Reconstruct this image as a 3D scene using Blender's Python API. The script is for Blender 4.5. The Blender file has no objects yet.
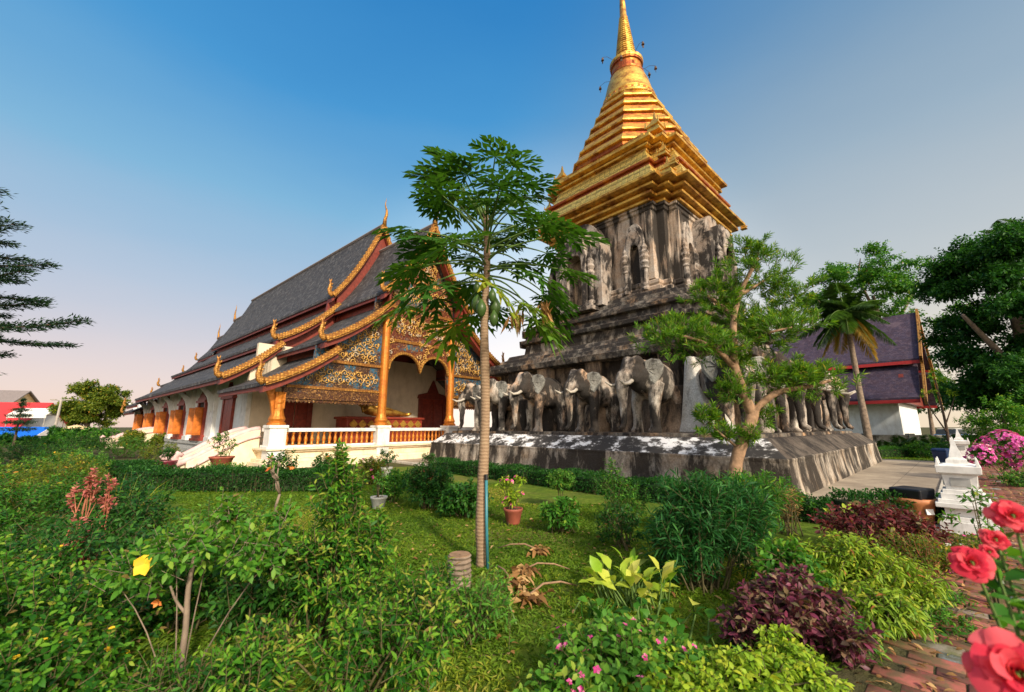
import bpy, bmesh, math, random
import numpy as np
from mathutils import Vector, Matrix

# ------------------------------------------------------------------ camera, sky, sun, exposure
SC = bpy.context.scene
COL = SC.collection
R = math.radians
cam_d = bpy.data.cameras.new('camera')
cam = bpy.data.objects.new('camera', cam_d)
COL.objects.link(cam)
cam.location = (0, 0, 1.65)
cam.rotation_euler = (R(90) + 0.194, 0, 0)
cam_d.sensor_width = 36
cam_d.lens = 411.6 / 1024 * 36
cam_d.clip_start = 0.05
cam_d.clip_end = 4000
cam_d.dof.use_dof = True
cam_d.dof.focus_distance = 9.0
cam_d.dof.aperture_fstop = 2.0
SC.camera = cam
SC.view_settings.view_transform = 'Standard'
SC.view_settings.look = 'None'
SC.view_settings.exposure = 0.58
SC.view_settings.gamma = 1
SC.view_settings.use_curve_mapping = False
SC.render.engine = 'CYCLES'
SC.cycles.use_denoising = True
SC.cycles.max_bounces = 8
SC.cycles.transparent_max_bounces = 8

SUN_AZ = R(152)      # direction towards the sun, clockwise from +Y
SUN_EL = R(30)
world = bpy.data.worlds.new('World')
SC.world = world
world.use_nodes = True
wn, wl = world.node_tree.nodes, world.node_tree.links
wn.clear()
w_out = wn.new('ShaderNodeOutputWorld')
w_bg = wn.new('ShaderNodeBackground')
w_sky = wn.new('ShaderNodeTexSky')
w_sky.sky_type = 'NISHITA'
w_sky.sun_disc = False
w_sky.sun_elevation = SUN_EL
w_sky.sun_rotation = SUN_AZ
w_sky.air_density = 1.0
w_sky.dust_density = 1.0
w_tc = wn.new('ShaderNodeTexCoord')
w_sep = wn.new('ShaderNodeSeparateXYZ')
wl.new(w_tc.outputs['Generated'], w_sep.inputs[0])
# evening colours by height above the horizon: pale rose low down, deep blue overhead
w_noi = wn.new('ShaderNodeTexNoise')          # faint uneven haze
w_noi.inputs['Scale'].default_value = 1.6
w_noi.inputs['Detail'].default_value = 5
w_map = wn.new('ShaderNodeMapping')
w_map.inputs['Scale'].default_value = (1, 1, 4)
wl.new(w_tc.outputs['Generated'], w_map.inputs[0])
wl.new(w_map.outputs[0], w_noi.inputs['Vector'])
w_off = wn.new('ShaderNodeMath')
w_off.operation = 'MULTIPLY_ADD'
w_off.inputs[1].default_value = 0.10
w_off.inputs[2].default_value = -0.05
wl.new(w_noi.outputs['Fac'], w_off.inputs[0])
w_hz = wn.new('ShaderNodeMath')
wl.new(w_sep.outputs['Z'], w_hz.inputs[0])
wl.new(w_off.outputs[0], w_hz.inputs[1])
def sky_ramp(stops):
    x = wn.new('ShaderNodeValToRGB')
    wl.new(w_hz.outputs[0], x.inputs['Fac'])
    c = x.color_ramp
    while len(c.elements) < len(stops): c.elements.new(0.5)
    for e, (p, q) in zip(c.elements, stops):
        e.position = p; e.color = (*q, 1)
    return x
w_blue = sky_ramp([(0.0, (6.3, 4.6, 3.9)), (0.10, (5.5, 4.4, 4.2)), (0.26, (3.35, 3.9, 4.7)), (0.45, (1.5, 3.3, 4.9)), (0.64, (0.4, 2.2, 4.6)), (0.8, (0.13, 1.5, 3.9)), (1.0, (0.08, 0.9, 2.8))])
w_grey = sky_ramp([(0.0, (6.6, 5.3, 3.9)), (0.14, (5.6, 5.0, 4.2)), (0.3, (3.8, 4.1, 4.2)), (0.5, (2.4, 3.2, 3.9)), (0.7, (1.1, 2.1, 3.3)), (1.0, (0.14, 1.0, 2.5))])
w_dot3 = wn.new('ShaderNodeVectorMath')
w_dot3.operation = 'DOT_PRODUCT'
w_dot3.inputs[1].default_value = (math.sin(R(62)), math.cos(R(62)), 0.0)
wl.new(w_tc.outputs['Generated'], w_dot3.inputs[0])
w_gl3 = wn.new('ShaderNodeMapRange')
w_gl3.inputs['From Min'].default_value = 0.3
w_gl3.inputs['From Max'].default_value = 0.85
w_gl3.interpolation_type = 'SMOOTHSTEP'
wl.new(w_dot3.outputs['Value'], w_gl3.inputs['Value'])
w_ramp = wn.new('ShaderNodeMix')
w_ramp.data_type = 'RGBA'
wl.new(w_gl3.outputs[0], w_ramp.inputs['Factor'])
wl.new(w_blue.outputs[0], w_ramp.inputs['A'])
wl.new(w_grey.outputs[0], w_ramp.inputs['B'])
w_mix = wn.new('ShaderNodeMix')
w_mix.data_type = 'RGBA'
w_mix.inputs['Factor'].default_value = 0.88
wl.new(w_sky.outputs[0], w_mix.inputs['A'])
wl.new(w_ramp.outputs['Result'], w_mix.inputs['B'])
# warm glow added to the unseen sky on the low sun's side, as fill
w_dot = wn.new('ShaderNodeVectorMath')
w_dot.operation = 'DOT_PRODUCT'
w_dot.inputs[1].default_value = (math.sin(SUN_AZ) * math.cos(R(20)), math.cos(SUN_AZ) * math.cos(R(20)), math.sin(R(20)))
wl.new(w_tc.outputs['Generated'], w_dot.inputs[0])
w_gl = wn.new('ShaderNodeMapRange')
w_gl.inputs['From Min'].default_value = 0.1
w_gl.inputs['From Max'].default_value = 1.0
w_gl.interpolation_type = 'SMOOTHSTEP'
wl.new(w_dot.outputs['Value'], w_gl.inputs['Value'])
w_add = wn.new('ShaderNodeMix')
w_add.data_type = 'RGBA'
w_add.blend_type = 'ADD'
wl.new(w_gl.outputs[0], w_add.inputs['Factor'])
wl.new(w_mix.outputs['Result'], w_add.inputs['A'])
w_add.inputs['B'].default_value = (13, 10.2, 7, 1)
# pale bright glow painted into the sky colour low over the far trees
w_dot2 = wn.new('ShaderNodeVectorMath')
w_dot2.operation = 'DOT_PRODUCT'
w_dot2.inputs[1].default_value = (math.sin(R(6)), math.cos(R(6)), 0.05)
wl.new(w_tc.outputs['Generated'], w_dot2.inputs[0])
w_gl2 = wn.new('ShaderNodeMapRange')
w_gl2.inputs['From Min'].default_value = 0.8
w_gl2.inputs['From Max'].default_value = 1.0
w_gl2.interpolation_type = 'SMOOTHSTEP'
wl.new(w_dot2.outputs['Value'], w_gl2.inputs['Value'])
w_add2 = wn.new('ShaderNodeMix')
w_add2.data_type = 'RGBA'
w_add2.blend_type = 'ADD'
wl.new(w_gl2.outputs[0], w_add2.inputs['Factor'])
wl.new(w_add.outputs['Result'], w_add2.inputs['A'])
w_add2.inputs['B'].default_value = (2.6, 2.3, 1.9, 1)
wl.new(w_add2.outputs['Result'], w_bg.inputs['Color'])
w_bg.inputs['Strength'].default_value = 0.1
wl.new(w_bg.outputs[0], w_out.inputs[0])

sun_d = bpy.data.lights.new('sun', 'SUN')
sun = bpy.data.objects.new('sun', sun_d)
COL.objects.link(sun)
sun_d.energy = 3.6
sun_d.angle = R(4)
sun_d.color = (1.0, 0.87, 0.69)
_sd = Vector((math.sin(SUN_AZ) * math.cos(SUN_EL), math.cos(SUN_AZ) * math.cos(SUN_EL), math.sin(SUN_EL)))
sun.rotation_euler = _sd.to_track_quat('Z', 'Y').to_euler()

# ------------------------------------------------------------------ object helpers
def tag(o, label=None, cat=None, group=None, kind=None):
    if label: o['label'] = label
    if cat: o['category'] = cat
    if group: o['group'] = group
    if kind: o['kind'] = kind
    return o

def thing(name, label, cat, loc=(0, 0, 0), rz=0.0, group=None, scale=1.0):
    o = bpy.data.objects.new(name, None)
    COL.objects.link(o)
    o.empty_display_size = 0.2
    o.location = loc
    o.rotation_euler = (0, 0, rz)
    o.scale = scale if isinstance(scale, tuple) else (scale, scale, scale)
    return tag(o, label, cat, group)

def kids(o):
    return list(o.children)

def copy_tree(o, parent=None):
    c = o.copy()
    COL.objects.link(c)
    c.parent = parent
    for ch in kids(o):
        copy_tree(ch, c)
    return c

def link_mesh(name, me, parent=None, loc=(0, 0, 0), rot=(0, 0, 0), scale=(1, 1, 1)):
    o = bpy.data.objects.new(name, me)
    COL.objects.link(o)
    o.parent = parent
    o.location = loc
    o.rotation_euler = rot
    o.scale = scale
    return o

class MB:
    """collects polygons for ONE mesh"""
    def __init__(self):
        self.v, self.f, self.m = [], [], []
        self.cur = 0
        self.T = Matrix.Identity(4)
    def pts(self, ps):
        n = len(self.v)
        T = self.T
        for p in ps:
            self.v.append(tuple(T @ Vector(p)))
        return n
    def face(self, idx):
        self.f.append(tuple(idx)); self.m.append(self.cur)
    def poly(self, ps):
        n = self.pts(ps)
        self.face(range(n, n + len(ps)))
    def box(self, c, s, rz=0.0, rx=0.0, ry=0.0, taper=1.0):
        M = Matrix.Translation(c) @ Matrix.Rotation(rz, 4, 'Z') @ Matrix.Rotation(ry, 4, 'Y') @ Matrix.Rotation(rx, 4, 'X')
        x, y, z = s[0] / 2, s[1] / 2, s[2] / 2
        q = []
        for k, t in ((-z, 1.0), (z, taper)):
            for a, b in ((-x, -y), (x, -y), (x, y), (-x, y)):
                q.append(M @ Vector((a * t, b * t, k)))
        n = self.pts(q)
        for f in ((3, 2, 1, 0), (4, 5, 6, 7), (0, 1, 5, 4), (1, 2, 6, 5), (2, 3, 7, 6), (3, 0, 4, 7)):
            self.face([n + i for i in f])
    def box2(self, a, b):
        self.box([(a[i] + b[i]) / 2 for i in range(3)], [abs(b[i] - a[i]) for i in range(3)])
    def loft(self, rings, closed=True, cap0=True, cap1=True):
        ns = [self.pts(r) for r in rings]
        k = len(rings[0])
        for a, b in zip(ns[:-1], ns[1:]):
            for i in range(k if closed else k - 1):
                j = (i + 1) % k
                self.face((a + i, a + j, b + j, b + i))
        if cap0 and closed: self.face([ns[0] + i for i in range(k)][::-1])
        if cap1 and closed: self.face([ns[-1] + i for i in range(k)])
    def lathe(self, prof, seg=12, c=(0, 0, 0), sx=1.0, sy=1.0, rot=0.0):
        rings = []
        for r, z in prof:
            rings.append([(c[0] + sx * r * math.cos(rot + 2 * math.pi * i / seg), c[1] + sy * r * math.sin(rot + 2 * math.pi * i / seg), c[2] + z) for i in range(seg)])
        self.loft(rings)
    def tube(self, path, rad, seg=6, cap=True):
        path = [Vector(p) for p in path]
        if not hasattr(rad, '__len__'): rad = [rad] * len(path)
        rings = []
        prev = None
        for i, p in enumerate(path):
            d = (path[min(i + 1, len(path) - 1)] - path[max(i - 1, 0)])
            if d.length < 1e-9: d = Vector((0, 0, 1))
            d.normalize()
            if prev is None:
                a = Vector((1, 0, 0)) if abs(d.x) < 0.8 else Vector((0, 1, 0))
            else:
                a = prev
            a = (a - d * a.dot(d)).normalized()
            prev = a
            b = d.cross(a)
            rings.append([tuple(p + (a * math.cos(2 * math.pi * k / seg) + b * math.sin(2 * math.pi * k / seg)) * rad[i]) for k in range(seg)])
        self.loft(rings, True, cap, cap)
    def ball(self, c, r, seg=10, rings=7):
        if not hasattr(r, '__len__'): r = (r, r, r)
        rs = []
        for j in range(rings + 1):
            ph = math.pi * (j / rings) - math.pi / 2
            rr = max(math.cos(ph), 0.02)
            rs.append([(c[0] + r[0] * rr * math.cos(2 * math.pi * i / seg), c[1] + r[1] * rr * math.sin(2 * math.pi * i / seg), c[2] + r[2] * math.sin(ph)) for i in range(seg)])
        self.loft(rs)
    def prism(self, outline, a, b):
        """outline: list of 2D points; a,b: functions (x,y)->3D for both end faces"""
        r0 = [a(x, y) for x, y in outline]
        r1 = [b(x, y) for x, y in outline]
        self.loft([r0, r1])
    def mesh(self, name, mats, smooth=False):
        me = bpy.data.meshes.new(name)
        me.from_pydata(self.v, [], self.f)
        if not isinstance(mats, (list, tuple)): mats = [mats]
        for m in mats: me.materials.append(m)
        if len(mats) > 1: me.polygons.foreach_set('material_index', self.m)
        if smooth: me.polygons.foreach_set('use_smooth', [True] * len(self.f))
        bm = bmesh.new(); bm.from_mesh(me); bmesh.ops.recalc_face_normals(bm, faces=bm.faces); bm.to_mesh(me); bm.free()
        me.update()
        return me
    def build(self, name, mats, parent=None, smooth=False, bevel=0.0, loc=(0, 0, 0), rz=0.0):
        o = link_mesh(name, self.mesh(name, mats, smooth), parent, loc, (0, 0, rz))
        if bevel:
            m = o.modifiers.new('bevel', 'BEVEL')
            m.width = bevel; m.segments = 2; m.limit_method = 'ANGLE'; m.angle_limit = R(40)
        return o

def np_mesh(name, V, F4=None, F3=None, mats=(), attr4=None, attr3=None, smooth=False, midx=None):
    """fast mesh from numpy arrays; attr = one float per face, stored as face attribute lv"""
    me = bpy.data.meshes.new(name)
    n4 = 0 if F4 is None else len(F4)
    n3 = 0 if F3 is None else len(F3)
    me.vertices.add(len(V))
    me.vertices.foreach_set('co', np.asarray(V, np.float32).ravel())
    loops = []
    if n4: loops.append(np.asarray(F4, np.int32).ravel())
    if n3: loops.append(np.asarray(F3, np.int32).ravel())
    L = np.concatenate(loops)
    me.loops.add(len(L))
    me.loops.foreach_set('vertex_index', L)
    me.polygons.add(n4 + n3)
    st = np.concatenate([np.arange(n4) * 4, n4 * 4 + np.arange(n3) * 3]).astype(np.int32)
    me.polygons.foreach_set('loop_start', st)
    me.polygons.foreach_set('loop_total', np.concatenate([np.full(n4, 4), np.full(n3, 3)]).astype(np.int32))
    if smooth: me.polygons.foreach_set('use_smooth', np.ones(n4 + n3, bool))
    A = []
    if attr4 is not None: A.append(attr4)
    if attr3 is not None: A.append(attr3)
    if A:
        at = me.attributes.new('lv', 'FLOAT', 'FACE')
        at.data.foreach_set('value', np.concatenate(A).astype(np.float32))
    for m in (mats if isinstance(mats, (list, tuple)) else [mats]): me.materials.append(m)
    if midx is not None: me.polygons.foreach_set('material_index', np.asarray(midx, np.int32))
    me.update(calc_edges=True)
    me.validate()
    return me
# ------------------------------------------------------------------ materials
class NT:
    def __init__(self, name):
        self.m = bpy.data.materials.new(name)
        self.m.use_nodes = True
        self.t = self.m.node_tree
        self.t.nodes.clear()
        self.out = self.t.nodes.new('ShaderNodeOutputMaterial')
        self.p = self.t.nodes.new('ShaderNodeBsdfPrincipled')
        self.t.links.new(self.p.outputs[0], self.out.inputs[0])
        self.tc = self.t.nodes.new('ShaderNodeTexCoord')
    def n(self, t, **kw):
        x = self.t.nodes.new(t)
        for k, v in kw.items(): setattr(x, k, v)
        return x
    def l(self, a, b): self.t.links.new(a, b)
    def val(self, sock, v):
        if hasattr(v, 'is_output'): self.l(v, sock)
        elif isinstance(v, (tuple, list)) and len(v) == 3 and sock.type == 'RGBA': sock.default_value = (*v, 1)
        else: sock.default_value = v
    def vec(self, src='Object', scale=(1, 1, 1), rot=(0, 0, 0), loc=(0, 0, 0)):
        mp = self.n('ShaderNodeMapping')
        mp.inputs['Scale'].default_value = scale
        mp.inputs['Rotation'].default_value = rot
        mp.inputs['Location'].default_value = loc
        self.l(self.tc.outputs[src], mp.inputs[0])
        return mp.outputs[0]
    def noise(self, vec, scale=5, detail=4, rough=0.55, dist=0.0, out='Fac'):
        x = self.n('ShaderNodeTexNoise')
        x.inputs['Scale'].default_value = scale
        x.inputs['Detail'].default_value = detail
        x.inputs['Roughness'].default_value = rough
        x.inputs['Distortion'].default_value = dist
        self.l(vec, x.inputs['Vector'])
        return x.outputs[out]
    def vor(self, vec, scale=5, feature='F1', out='Distance', rnd=1.0):
        x = self.n('ShaderNodeTexVoronoi', feature=feature)
        x.inputs['Scale'].default_value = scale
        x.inputs['Randomness'].default_value = rnd
        self.l(vec, x.inputs['Vector'])
        return x.outputs[out]
    def ramp(self, fac, stops, interp='LINEAR'):
        x = self.n('ShaderNodeValToRGB')
        r = x.color_ramp
        r.interpolation = interp
        while len(r.elements) < len(stops): r.elements.new(0.5)
        for e, (p, c) in zip(r.elements, stops):
            e.position = p
            e.color = (*c, 1) if isinstance(c, (tuple, list)) else (c, c, c, 1)
        self.l(fac, x.inputs[0])
        return x.outputs[0]
    def mix(self, fac, a, b, blend='MIX'):
        x = self.n('ShaderNodeMix', data_type='RGBA', blend_type=blend)
        self.val(x.inputs['Factor'], fac); self.val(x.inputs['A'], a); self.val(x.inputs['B'], b)
        return x.outputs['Result']
    def math(self, op, a, b=0.0, clamp=False):
        x = self.n('ShaderNodeMath', operation=op, use_clamp=clamp)
        self.val(x.inputs[0], a); self.val(x.inputs[1], b)
        return x.outputs[0]
    def bump(self, h, strength=0.4, dist=0.02):
        b = self.n('ShaderNodeBump')
        b.inputs['Strength'].default_value = strength
        b.inputs['Distance'].default_value = dist
        self.l(h, b.inputs['Height'])
        self.l(b.outputs[0], self.p.inputs['Normal'])
    def set(self, color=None, rough=None, metal=None, spec=None):
        if color is not None: self.val(self.p.inputs['Base Color'], color)
        if rough is not None: self.val(self.p.inputs['Roughness'], rough)
        if metal is not None: self.val(self.p.inputs['Metallic'], metal)
        if spec is not None: self.val(self.p.inputs['Specular IOR Level'], spec)
        return self.m

M = {}
def plain(name, c, rough=0.6, var=0.25, scale=6, metal=0.0, bump=0.15, spec=0.4, dirt=None):
    t = NT(name)
    v = t.vec()
    n = t.noise(v, scale, 5)
    lo = tuple(x * (1 - var) for x in c); hi = tuple(min(1, x * (1 + var)) for x in c)
    col = t.ramp(n, [(0.3, lo), (0.7, hi)])
    if dirt:
        n2 = t.noise(t.vec(scale=(1, 1, 0.35)), 2.2, 8, 0.7)
        col = t.mix(t.ramp(n2, [(0.5, 0.0), (0.72, 0.75)]), col, dirt)
    t.bump(n, bump, 0.01)
    M[name] = t.set(col, rough, metal, spec)
    return M[name]

def leafmat(name, stops, trans=0.34, rough=0.5, spec=0.2, tint=1.6):
    t = NT(name)
    a = t.n('ShaderNodeAttribute', attribute_name='lv')
    col = t.ramp(a.outputs['Fac'], stops)
    n = t.noise(t.vec(), 14, 3)
    col = t.mix(t.ramp(n, [(0.3, 0.0), (0.7, 0.5)]), col, t.mix(1.0, col, (0.72, 0.8, 0.6), 'MULTIPLY'))
    t.set(col, rough, 0, spec)
    tr = t.n('ShaderNodeBsdfTranslucent')
    t.l(t.mix(1.0, col, (tint * 1.05, tint, tint * 0.45), 'MULTIPLY'), tr.inputs['Color'])
    ms = t.n('ShaderNodeMixShader')
    ms.inputs[0].default_value = trans
    t.l(t.p.outputs[0], ms.inputs[1]); t.l(tr.outputs[0], ms.inputs[2])
    t.l(ms.outputs[0], t.out.inputs[0])
    M[name] = t.m
    return t.m

# --- foliage
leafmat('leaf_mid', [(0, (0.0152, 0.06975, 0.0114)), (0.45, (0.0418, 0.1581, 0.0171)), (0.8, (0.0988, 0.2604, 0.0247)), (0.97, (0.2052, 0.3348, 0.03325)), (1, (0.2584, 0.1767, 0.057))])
leafmat('leaf_dark', [(0, (0.00912, 0.0465, 0.0095)), (0.6, (0.02432, 0.1023, 0.0152)), (1, (0.0646, 0.186, 0.0228))])
leafmat('leaf_blue', [(0, (0.00912, 0.0465, 0.0133)), (0.6, (0.02432, 0.1163, 0.0266)), (1, (0.076, 0.2325, 0.0475))])
leafmat('leaf_bright', [(0, (0.034, 0.1261, 0.014)), (0.5, (0.07225, 0.2134, 0.028)), (0.85, (0.1445, 0.3201, 0.035)), (1, (0.289, 0.3492, 0.05))])
leafmat('leaf_lime', [(0, (0.1, 0.22, 0.015)), (0.5, (0.24, 0.38, 0.025)), (1, (0.46, 0.48, 0.04))], 0.3)
leafmat('leaf_lime_rust', [(0, (0.08, 0.19, 0.014)), (0.55, (0.24, 0.36, 0.025)), (0.85, (0.42, 0.4, 0.04)), (1, (0.42, 0.15, 0.05))], 0.3)
leafmat('leaf_olive', [(0, (0.04, 0.085, 0.012)), (0.5, (0.13, 0.19, 0.02)), (0.85, (0.3, 0.29, 0.03)), (1, (0.42, 0.2, 0.03))])
leafmat('leaf_purple', [(0, (0.03, 0.03, 0.016)), (0.25, (0.06, 0.024, 0.03)), (0.55, (0.12, 0.032, 0.055)), (0.75, (0.2, 0.04, 0.085)), (0.88, (0.1, 0.11, 0.04)), (1, (0.3, 0.17, 0.12))], 0.24, 0.42)
leafmat('leaf_wine', [(0, (0.035, 0.016, 0.016)), (0.5, (0.11, 0.02, 0.026)), (0.85, (0.22, 0.04, 0.045)), (1, (0.12, 0.13, 0.04))], 0.2)
leafmat('leaf_red', [(0, (0.2, 0.04, 0.04)), (0.5, (0.45, 0.13, 0.12)), (0.9, (0.58, 0.26, 0.2)), (1, (0.2, 0.24, 0.05))], 0.3)
leafmat('leaf_variegated', [(0, (0.07, 0.24, 0.02)), (0.35, (0.26, 0.44, 0.035)), (0.7, (0.5, 0.55, 0.07)), (0.95, (0.66, 0.6, 0.18)), (1, (0.5, 0.16, 0.07))], 0.35, 0.35)
leafmat('leaf_papaya', [(0, (0.018, 0.065, 0.01)), (0.5, (0.05, 0.145, 0.016)), (0.85, (0.15, 0.26, 0.022)), (1, (0.36, 0.3, 0.03))], 0.27)
leafmat('leaf_pod', [(0, (0.03, 0.1, 0.012)), (0.5, (0.09, 0.22, 0.018)), (0.85, (0.2, 0.34, 0.025)), (1, (0.36, 0.32, 0.03))], 0.35)
leafmat('leaf_palm', [(0, (0.025, 0.075, 0.015)), (0.7, (0.07, 0.15, 0.025)), (0.8, (0.32, 0.22, 0.03)), (1, (0.45, 0.26, 0.05))], 0.3)
leafmat('leaf_dry', [(0, (0.16, 0.075, 0.03)), (0.5, (0.33, 0.17, 0.06)), (1, (0.55, 0.36, 0.17))], 0.2, 0.7)
leafmat('leaf_conifer', [(0, (0.008, 0.028, 0.014)), (0.6, (0.02, 0.055, 0.022)), (1, (0.05, 0.1, 0.03))], 0.15)
leafmat('grass_blade', [(0, (0.06, 0.13, 0.012)), (0.5, (0.14, 0.25, 0.018)), (0.85, (0.3, 0.34, 0.03)), (1, (0.45, 0.35, 0.1))], 0.4, 0.6)
leafmat('petal_pink', [(0, (0.55, 0.04, 0.22)), (0.6, (0.75, 0.09, 0.36)), (1, (0.9, 0.3, 0.5))], 0.3)
leafmat('petal_magenta', [(0, (0.5, 0.05, 0.33)), (0.6, (0.72, 0.12, 0.5)), (1, (0.85, 0.4, 0.65))], 0.3)
leafmat('petal_rose', [(0, (0.55, 0.02, 0.05)), (0.5, (0.76, 0.05, 0.1)), (1, (0.88, 0.16, 0.2))], 0.45, 0.6, 0.1, tint=1.05)
leafmat('petal_yellow', [(0, (0.7, 0.38, 0.01)), (1, (0.9, 0.62, 0.05))], 0.25)
leafmat('petal_orange', [(0, (0.75, 0.13, 0.03)), (1, (0.9, 0.34, 0.1))], 0.25)
leafmat('petal_white', [(0, (0.7, 0.68, 0.6)), (1, (0.85, 0.85, 0.8))], 0.25)
leafmat('leaf_tip', [(0, (0.0076, 0.04185, 0.0076)), (0.4, (0.0228, 0.107, 0.0114)), (0.62, (0.0684, 0.2232, 0.0171)), (0.85, (0.1824, 0.3534, 0.0266)), (0.96, (0.3192, 0.372, 0.0475)), (1, (0.2432, 0.1581, 0.057))])
# --- plain things
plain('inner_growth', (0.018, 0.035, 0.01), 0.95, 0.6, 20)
plain('bark_tan', (0.27, 0.165, 0.095), 0.85, 0.4, 9, bump=0.5)
plain('bark_grey', (0.2, 0.15, 0.11), 0.9, 0.4, 8, bump=0.6)
plain('bark_dark', (0.085, 0.055, 0.04), 0.9, 0.4, 10, bump=0.6)
plain('stem_green', (0.09, 0.16, 0.03), 0.6, 0.3)
plain('stem_brown', (0.09, 0.075, 0.03), 0.85, 0.3)
plain('stem_red', (0.3, 0.1, 0.05), 0.6, 0.3)
plain('white_paint', (0.7, 0.69, 0.66), 0.6, 0.14, 5, dirt=(0.3, 0.28, 0.23))
plain('cream_plaster', (0.76, 0.64, 0.45), 0.75, 0.1, 3, dirt=(0.5, 0.38, 0.24))
plain('white_wall', (0.7, 0.72, 0.72), 0.75, 0.08, 3, dirt=(0.45, 0.44, 0.4))
plain('beige_wall', (0.62, 0.53, 0.4), 0.8, 0.1, 2, dirt=(0.42, 0.33, 0.22))
plain('red_wood', (0.16, 0.026, 0.016), 0.55, 0.35, 5)
plain('door_red', (0.2, 0.03, 0.016), 0.45, 0.35, 6)
plain('dark_inside', (0.02, 0.016, 0.013), 0.8, 0.3)
plain('orange_wood', (0.55, 0.16, 0.025), 0.42, 0.35, 4)
plain('roof_red', (0.5, 0.035, 0.035), 0.6, 0.15)
plain('roof_grey', (0.2, 0.17, 0.16), 0.7, 0.2)
plain('tarp_blue', (0.01, 0.12, 0.6), 0.45, 0.2)
plain('tarp_white', (0.75, 0.72, 0.68), 0.6, 0.1)
plain('tarp_cream', (0.72, 0.5, 0.26), 0.6, 0.1)
plain('metal_pole', (0.42, 0.38, 0.33), 0.5, 0.2, metal=0.3)
plain('terracotta', (0.28, 0.075, 0.045), 0.65, 0.3)
plain('terracotta_orange', (0.42, 0.16, 0.06), 0.6, 0.25)
plain('pot_maroon', (0.16, 0.03, 0.045), 0.4, 0.2)
plain('pot_grey', (0.36, 0.36, 0.34), 0.7, 0.2)
plain('soil', (0.07, 0.045, 0.03), 0.95, 0.4, 20, bump=0.6)
plain('black_plastic', (0.012, 0.013, 0.016), 0.35, 0.2)
plain('pipe_teal', (0.035, 0.17, 0.2), 0.4, 0.2)
plain('navy_plastic', (0.012, 0.03, 0.09), 0.35, 0.2)
plain('car_paint', (0.05, 0.16, 0.36), 0.25, 0.1)
plain('car_glass', (0.03, 0.04, 0.05), 0.1, 0.1)
plain('rubber', (0.02, 0.02, 0.02), 0.8, 0.2)
plain('papaya_skin', (0.05, 0.1, 0.02), 0.4, 0.3)
plain('kerb_stone', (0.5, 0.46, 0.38), 0.85, 0.2, 5, dirt=(0.25, 0.22, 0.17))
plain('tusk', (0.4, 0.36, 0.3), 0.6, 0.2)
plain('pink_plaster', (0.62, 0.42, 0.4), 0.7, 0.15)

def gold(name, base, grime, rough=0.3, metal=0.85, gr=(0.5, 0.75), pattern=None):
    t = NT(name)
    v = t.vec()
    n = t.noise(t.vec(scale=(1, 1, 1.6)), 1.7, 8, 0.7)
    n2 = t.noise(v, 9, 4)
    col = t.ramp(n2, [(0.3, tuple(x * 0.75 for x in base)), (0.7, base)])
    col = t.mix(t.ramp(n, [(gr[0], 0.0), (gr[1], 0.85)]), col, grime)
    h = n2
    if pattern == 'plates':      # beaten copper plates with a lattice of small bosses
        vo = t.vor(t.vec(scale=(1, 1, 1)), 3.4, 'DISTANCE_TO_EDGE', 'Distance', 0.15)
        h = t.math('ADD', t.ramp(vo, [(0.0, 0.0), (0.12, 1.0)]), t.math('MULTIPLY', n2, 0.4))
        col = t.mix(t.ramp(vo, [(0.0, 0.85), (0.09, 0.0)]), col, tuple(x * 0.22 for x in base))
    elif pattern == 'scales':
        w = t.vor(t.vec(), 7.5, 'F1', 'Distance', 0.25)
        h = t.ramp(w, [(0.1, 1.0), (0.5, 0.0)])
        col = t.mix(t.ramp(w, [(0.35, 0.0), (0.6, 0.7)]), col, grime)
    t.bump(h, 0.5, 0.03)
    M[name] = t.set(col, t.ramp(n, [(0.3, rough), (0.8, rough + 0.25)]), metal)
gold('gold_leaf', (0.84, 0.51, 0.1), (0.2, 0.055, 0.016), 0.36, 0.78, (0.44, 0.62))
gold('gold_red', (0.62, 0.24, 0.03), (0.22, 0.03, 0.012), 0.4, 0.65, (0.34, 0.55))
gold('gold_plates', (0.82, 0.58, 0.14), (0.36, 0.2, 0.06), 0.36, 0.72, (0.5, 0.8), 'plates')
gold('gold_trim', (0.56, 0.29, 0.055), (0.16, 0.045, 0.012), 0.42, 0.55, (0.5, 0.75), 'scales')
gold('gold_column', (0.6, 0.2, 0.025), (0.28, 0.055, 0.012), 0.35, 0.45, (0.5, 0.8))

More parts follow.
